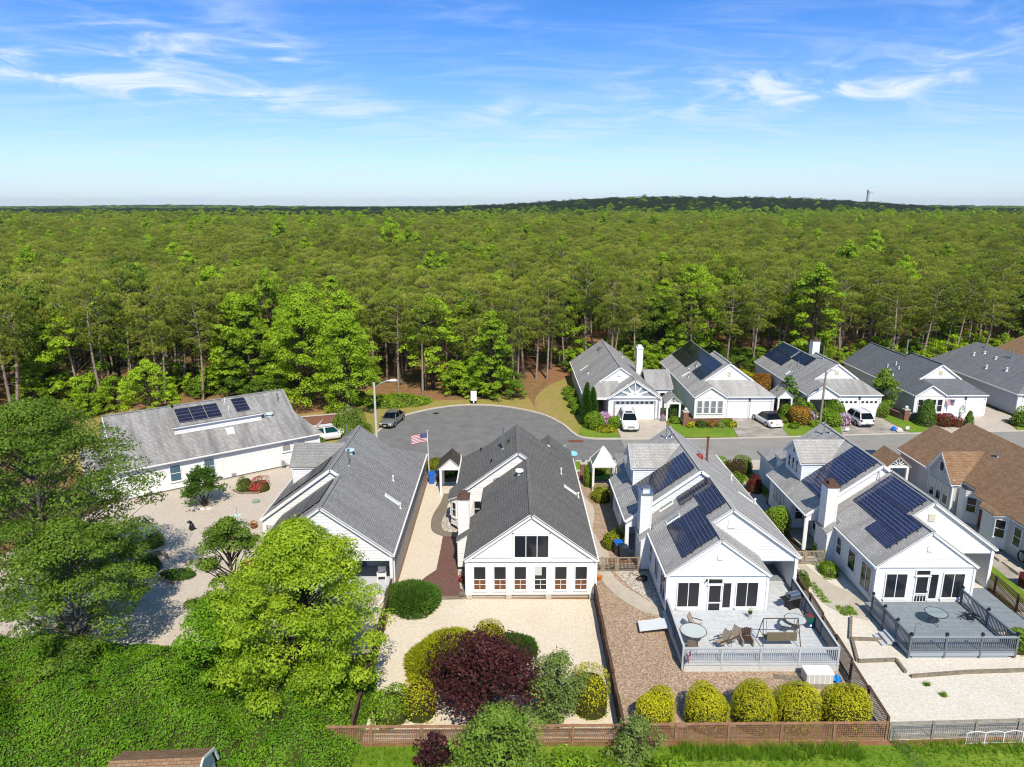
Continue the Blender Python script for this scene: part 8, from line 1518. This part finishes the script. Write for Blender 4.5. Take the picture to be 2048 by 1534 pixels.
th = Thing('black_bags', 'black covered air unit behind the solar house chimney line', 'cover', (35.5, 57.6, 0)); mb = MB(); mb.lathe((0, 0, 0), [(.6, 0), (.62, .5), (.5, .8), (0, .9)], 10); th.part('cover', mb, BLACKM); mb = MB(); mb.lathe((.2, -1.3, 0), [(.5, 0), (.5, .4), (.35, .6), (0, .66)], 10); th.part('second_cover', mb, BLACKM)

# ------------------------------------------------------------------ vehicles (local x points to the front)
def car(label, loc, rz, L_, W, H, paint, kind, cat='car'):
    th = Thing('parked_car', label, cat, loc, rz, 'cars parked along the street'); hw = W/2; suv = kind in ('suv', 'hatch'); belt = .62*H if not suv else .60*H; hood = belt*.92 if not suv else belt*1.0; gr = .19 if not suv else .22; wr = .33 if not suv else .37
    st = [(-.5, .78, belt*.72, gr+.16), (-.485, .9, belt*.9, gr+.05), (-.43, .97, belt*(1.0 if suv else .99), gr), (-.25, 1, belt*1.02, gr), (0, 1, belt, gr), (.16, 1, belt*.99, gr), (.22, .99, hood, gr), (.38, .96, hood*.93, gr), (.455, .9, hood*.84, gr+.03), (.49, .8, hood*.68, gr+.1), (.5, .7, hood*.5, gr+.16)]
    mb = MB(); rings = []
    for t, w, zt, zb in st:
        x = t*L_; h = zt-zb; rings.append([(x, s*hw*w*a, zb+h*b) for s, lst in ((1, ((.0, 1.0), (.72, 1.0), (.9, .93), (.985, .72), (1.0, .45), (.96, .12), (.86, 0))), (-1, ((.86, 0), (.96, .12), (1.0, .45), (.985, .72), (.9, .93), (.72, 1.0)))) for a, b in lst])
    n = len(rings[0]); b0 = len(mb.v); mb.v += [q for r_ in rings for q in r_]
    for i in range(len(rings)-1):
        for k in range(n): mb.f.append((b0+i*n+k, b0+(i+1)*n+k, b0+(i+1)*n+(k+1) % n, b0+i*n+(k+1) % n)); mb.mi.append(0); mb.uv += [(0, 0)]*4
    mb.poly(rings[0]); mb.poly(rings[-1][::-1]); th.part('body', mb, paint, smooth=True)
    # greenhouse: (x at belt, x at roof) for windscreen, rear; roof height
    if kind == 'suv': fb, ft, rb, rt = .235, .10, -.475, -.40
    elif kind == 'hatch': fb, ft, rb, rt = .235, .09, -.485, -.37
    elif kind == 'conv': fb, ft, rb, rt = .17, .04, -.36, -.20
    else: fb, ft, rb, rt = .22, .07, -.38, -.20
    zb = belt*.985; zt = H; wb, wt = hw*.92, hw*.72; F = lambda x, y, z: (x*L_, y, z)
    bl = [F(rb, -wb, zb), F(fb, -wb, zb), F(fb, wb, zb), F(rb, wb, zb)]; tl = [F(rt, -wt, zt), F(ft, -wt, zt), F(ft, wt, zt), F(rt, wt, zt)]
    g = MB(); g.poly([(x, y, z) for x, y, z in tl]); mid = [F((rt+ft)/2, -wt, zt+.03), F((rt+ft)/2, wt, zt+.03)]
    roofm = BLACKM if kind == 'conv' else paint
    for i in range(4): g.poly([bl[i], bl[(i+1) % 4], tl[(i+1) % 4], tl[i]])
    th.part('roof', g, roofm)
    cg = MATS['car glass']
    def pane(q, k=.1, out=.012, nm='window'):
        P = [Vector(p) for p in q]; c = sum(P, Vector())/4; nn = (P[1]-P[0]).cross(P[3]-P[0]).normalized()
        if nn.dot(c-Vector((0, 0, zb*.8))) < 0: nn = -nn
        m_ = MB(); Q = [p.lerp(c, k)+nn*out for p in P]; m_.poly(Q); m_.poly(Q[::-1]); th.part(nm, m_, cg)
    pane([bl[1], bl[2], tl[2], tl[1]], .1, nm='windscreen'); pane([bl[3], bl[0], tl[0], tl[3]], .12, nm='rear_window')
    for s in (0, 1):
        A, B, Cc, D = (bl[0], bl[1], tl[1], tl[0]) if s == 0 else (bl[3], bl[2], tl[2], tl[3]); A, B, Cc, D = map(Vector, (A, B, Cc, D)); cuts = (0, .48, 1) if kind != 'suv' else (0, .3, .62, 1)
        for i in range(len(cuts)-1): pane([A.lerp(B, cuts[i]), A.lerp(B, cuts[i+1]), D.lerp(Cc, cuts[i+1]), D.lerp(Cc, cuts[i])], .12)
    for sx_ in (-.30, .31):
        for s in (-1, 1):
            m_ = MB(); m_.tube([(sx_*L_, s*(hw-.2), wr), (sx_*L_, s*(hw+.015), wr)], wr, 18); wo = th.part('wheel', m_, RUBBER); m_ = MB(); m_.tube([(sx_*L_, s*(hw-.1), wr), (sx_*L_, s*(hw+.025), wr)], wr*.62, 12); th.part('rim', m_, METAL, wo)
    HL = mat('headlight glass', (.60, .62, .64), .1, .6); TL_ = mat('tail light red', (.35, .015, .012), .2, .5)
    for s in (-1, 1):
        m_ = MB(); m_.box(.44*L_, .492*L_, s*hw*.62-.16, s*hw*.62+.16, hood*.68, hood*.80); th.part('headlight', m_, HL); m_ = MB(); m_.box(-.497*L_, -.46*L_, s*hw*.74-.1, s*hw*.74+.1, belt*.70, belt*.92); th.part('tail_light', m_, TL_)
        m_ = MB(); m_.box(.17*L_-.05, .17*L_+.07, s*(hw+.02)-.09, s*(hw+.02)+.09, belt*.98, belt*1.13); th.part('mirror', m_, paint)
    m_ = MB(); m_.box(.47*L_, .502*L_, -hw*.42, hw*.42, hood*.52, hood*.72); th.part('grille', m_, METAL if suv else BLACKM); m_ = MB(); m_.box(.47*L_, .506*L_, -hw*.72, hw*.72, gr+.08, gr+.2); th.part('front_bumper', m_, BLACKM); m_ = MB(); m_.box(-.505*L_, -.46*L_, -hw*.8, hw*.8, gr+.06, gr+.24); th.part('rear_bumper', m_, BLACKM if suv else paint)
    pl = mat('pale yellow plate', (.60, .55, .28), .5)
    for t in (-.508, .506): m_ = MB(); m_.box(t*L_-.01, t*L_+.01, -.16, .16, gr+.28 if t < 0 else gr+.14, gr+.4 if t < 0 else gr+.26); th.part('number_plate', m_, pl)
    if suv:
        for s in (-1, 1): m_ = MB(); m_.tube([F(rt+.01, s*wt*.9, zt+.01), F(rt+.03, s*wt*.9, zt+.06), F(ft-.03, s*wt*.9, zt+.06), F(ft, s*wt*.9, zt+.01)], .022, 6); th.part('roof_rail', m_, METAL if kind == 'suv' else BLACKM)
    if kind == 'suv': m_ = MB(); m_.box((ft-.16)*L_, (ft-.02)*L_, -wt*.55, wt*.55, zt+.002, zt+.012); th.part('sunroof', m_, cg)
    return th
mat('car glass', (.010, .016, .020), .05, .6)
PW = mat('white car paint', (.76, .77, .78), .22, .6); PS = mat('silver grey car paint', (.30, .285, .27), .25, .6, .5)
car('white sport utility with a dark sunroof on the cream driveway', (13.85, 78.9, .06), -92, 4.9, 2.0, 1.76, PW, 'suv'); car('white convertible with a black soft top on the stained driveway', (30.45, 80.2, .06), 99, 4.7, 1.82, 1.42, PW, 'conv'); car('white hatchback seen from behind on the grey driveway', (41.2, 80.4, .06), 93, 4.6, 1.86, 1.68, PW, 'hatch'); car('silver grey sedan parked under the pale street lamp', (-13.85, 80.4, .01), -101, 4.7, 1.82, 1.45, PS, 'sedan')
MATS['car glass'] = mat('green tinted car glass', (.01, .09, .06), .08, .6); car('white car with green reflections in its glass between the angled house and its shrubs', (-19.8, 74.6, .01), 25, 4.5, 1.8, 1.6, PW, 'hatch')  # green reflection is painted into the glass colour of this car
MATS['car glass'] = mat('dark car glass', (.010, .016, .020), .05, .6)
car('pale blue car mostly hidden behind the rusty pipe roof', (18.7, 66.0, .04), 90, 4.6, 1.82, 1.45, mat('pale blue car paint', (.45, .56, .66), .25, .6, .3), 'sedan'); car('white van roof showing past the dark roof ridge', (4.9, 66.3, .04), 90, 4.9, 1.95, 1.9, PW, 'suv', 'van'); car('dark car behind the brown roofed arbor', (35.6, 66.2, .04), 90, 4.6, 1.82, 1.45, mat('charcoal car paint', (.02, .022, .025), .25, .6), 'sedan')

# ------------------------------------------------------------------ far landmarks
wx, wy = 1700*(1722-1018)/1430, 1700; wz = float(terr(wx, wy)); th = Thing('water_tower', 'pale cylindrical water tower on the horizon', 'water tower', (wx, wy, wz)); mb = MB(); mb.lathe((0, 0, 0), [(7.2, 0), (6.6, 30), (6.6, 50), (6.6, 50.5)], 24); th.part('shaft', mb, mat('pale water tower paint', (.60, .66, .70), .6)); mb = MB(); mb.lathe((0, 0, 50.5), [(7.1, 0), (7.1, 5), (6.5, 6.6), (0, 8.2)], 24); th.part('tank', mb, MATS['pale water tower paint']); mb = MB(); mb.tube([(2, 0, 57), (2, 0, 62)], .3, 6); mb.tube([(-2, 0, 57), (-2, 0, 60.5)], .3, 6); th.part('antenna', mb, METAL)
# ------------------------------------------------------------------ air
hz_ = MB(); hz_.box(-9500, 9500, -260, 9000, -1.5, 95); o = hz_.build('haze', mat('placeholder air', (1, 1, 1))); tag(o, 'thin pale summer haze', kind='stuff')
hm = bpy.data.materials.new('pale air'); hm.use_nodes = True; t = hm.node_tree; t.nodes.clear(); pv = nd(t, 'ShaderNodeVolumePrincipled', inp={'Density': .00005, 'Anisotropy': .2, 'Color': (.86, .93, 1, 1)}); t.links.new(pv.outputs[0], nd(t, 'ShaderNodeOutputMaterial').inputs['Volume']); o.data.materials.clear(); o.data.materials.append(hm)
#@@END
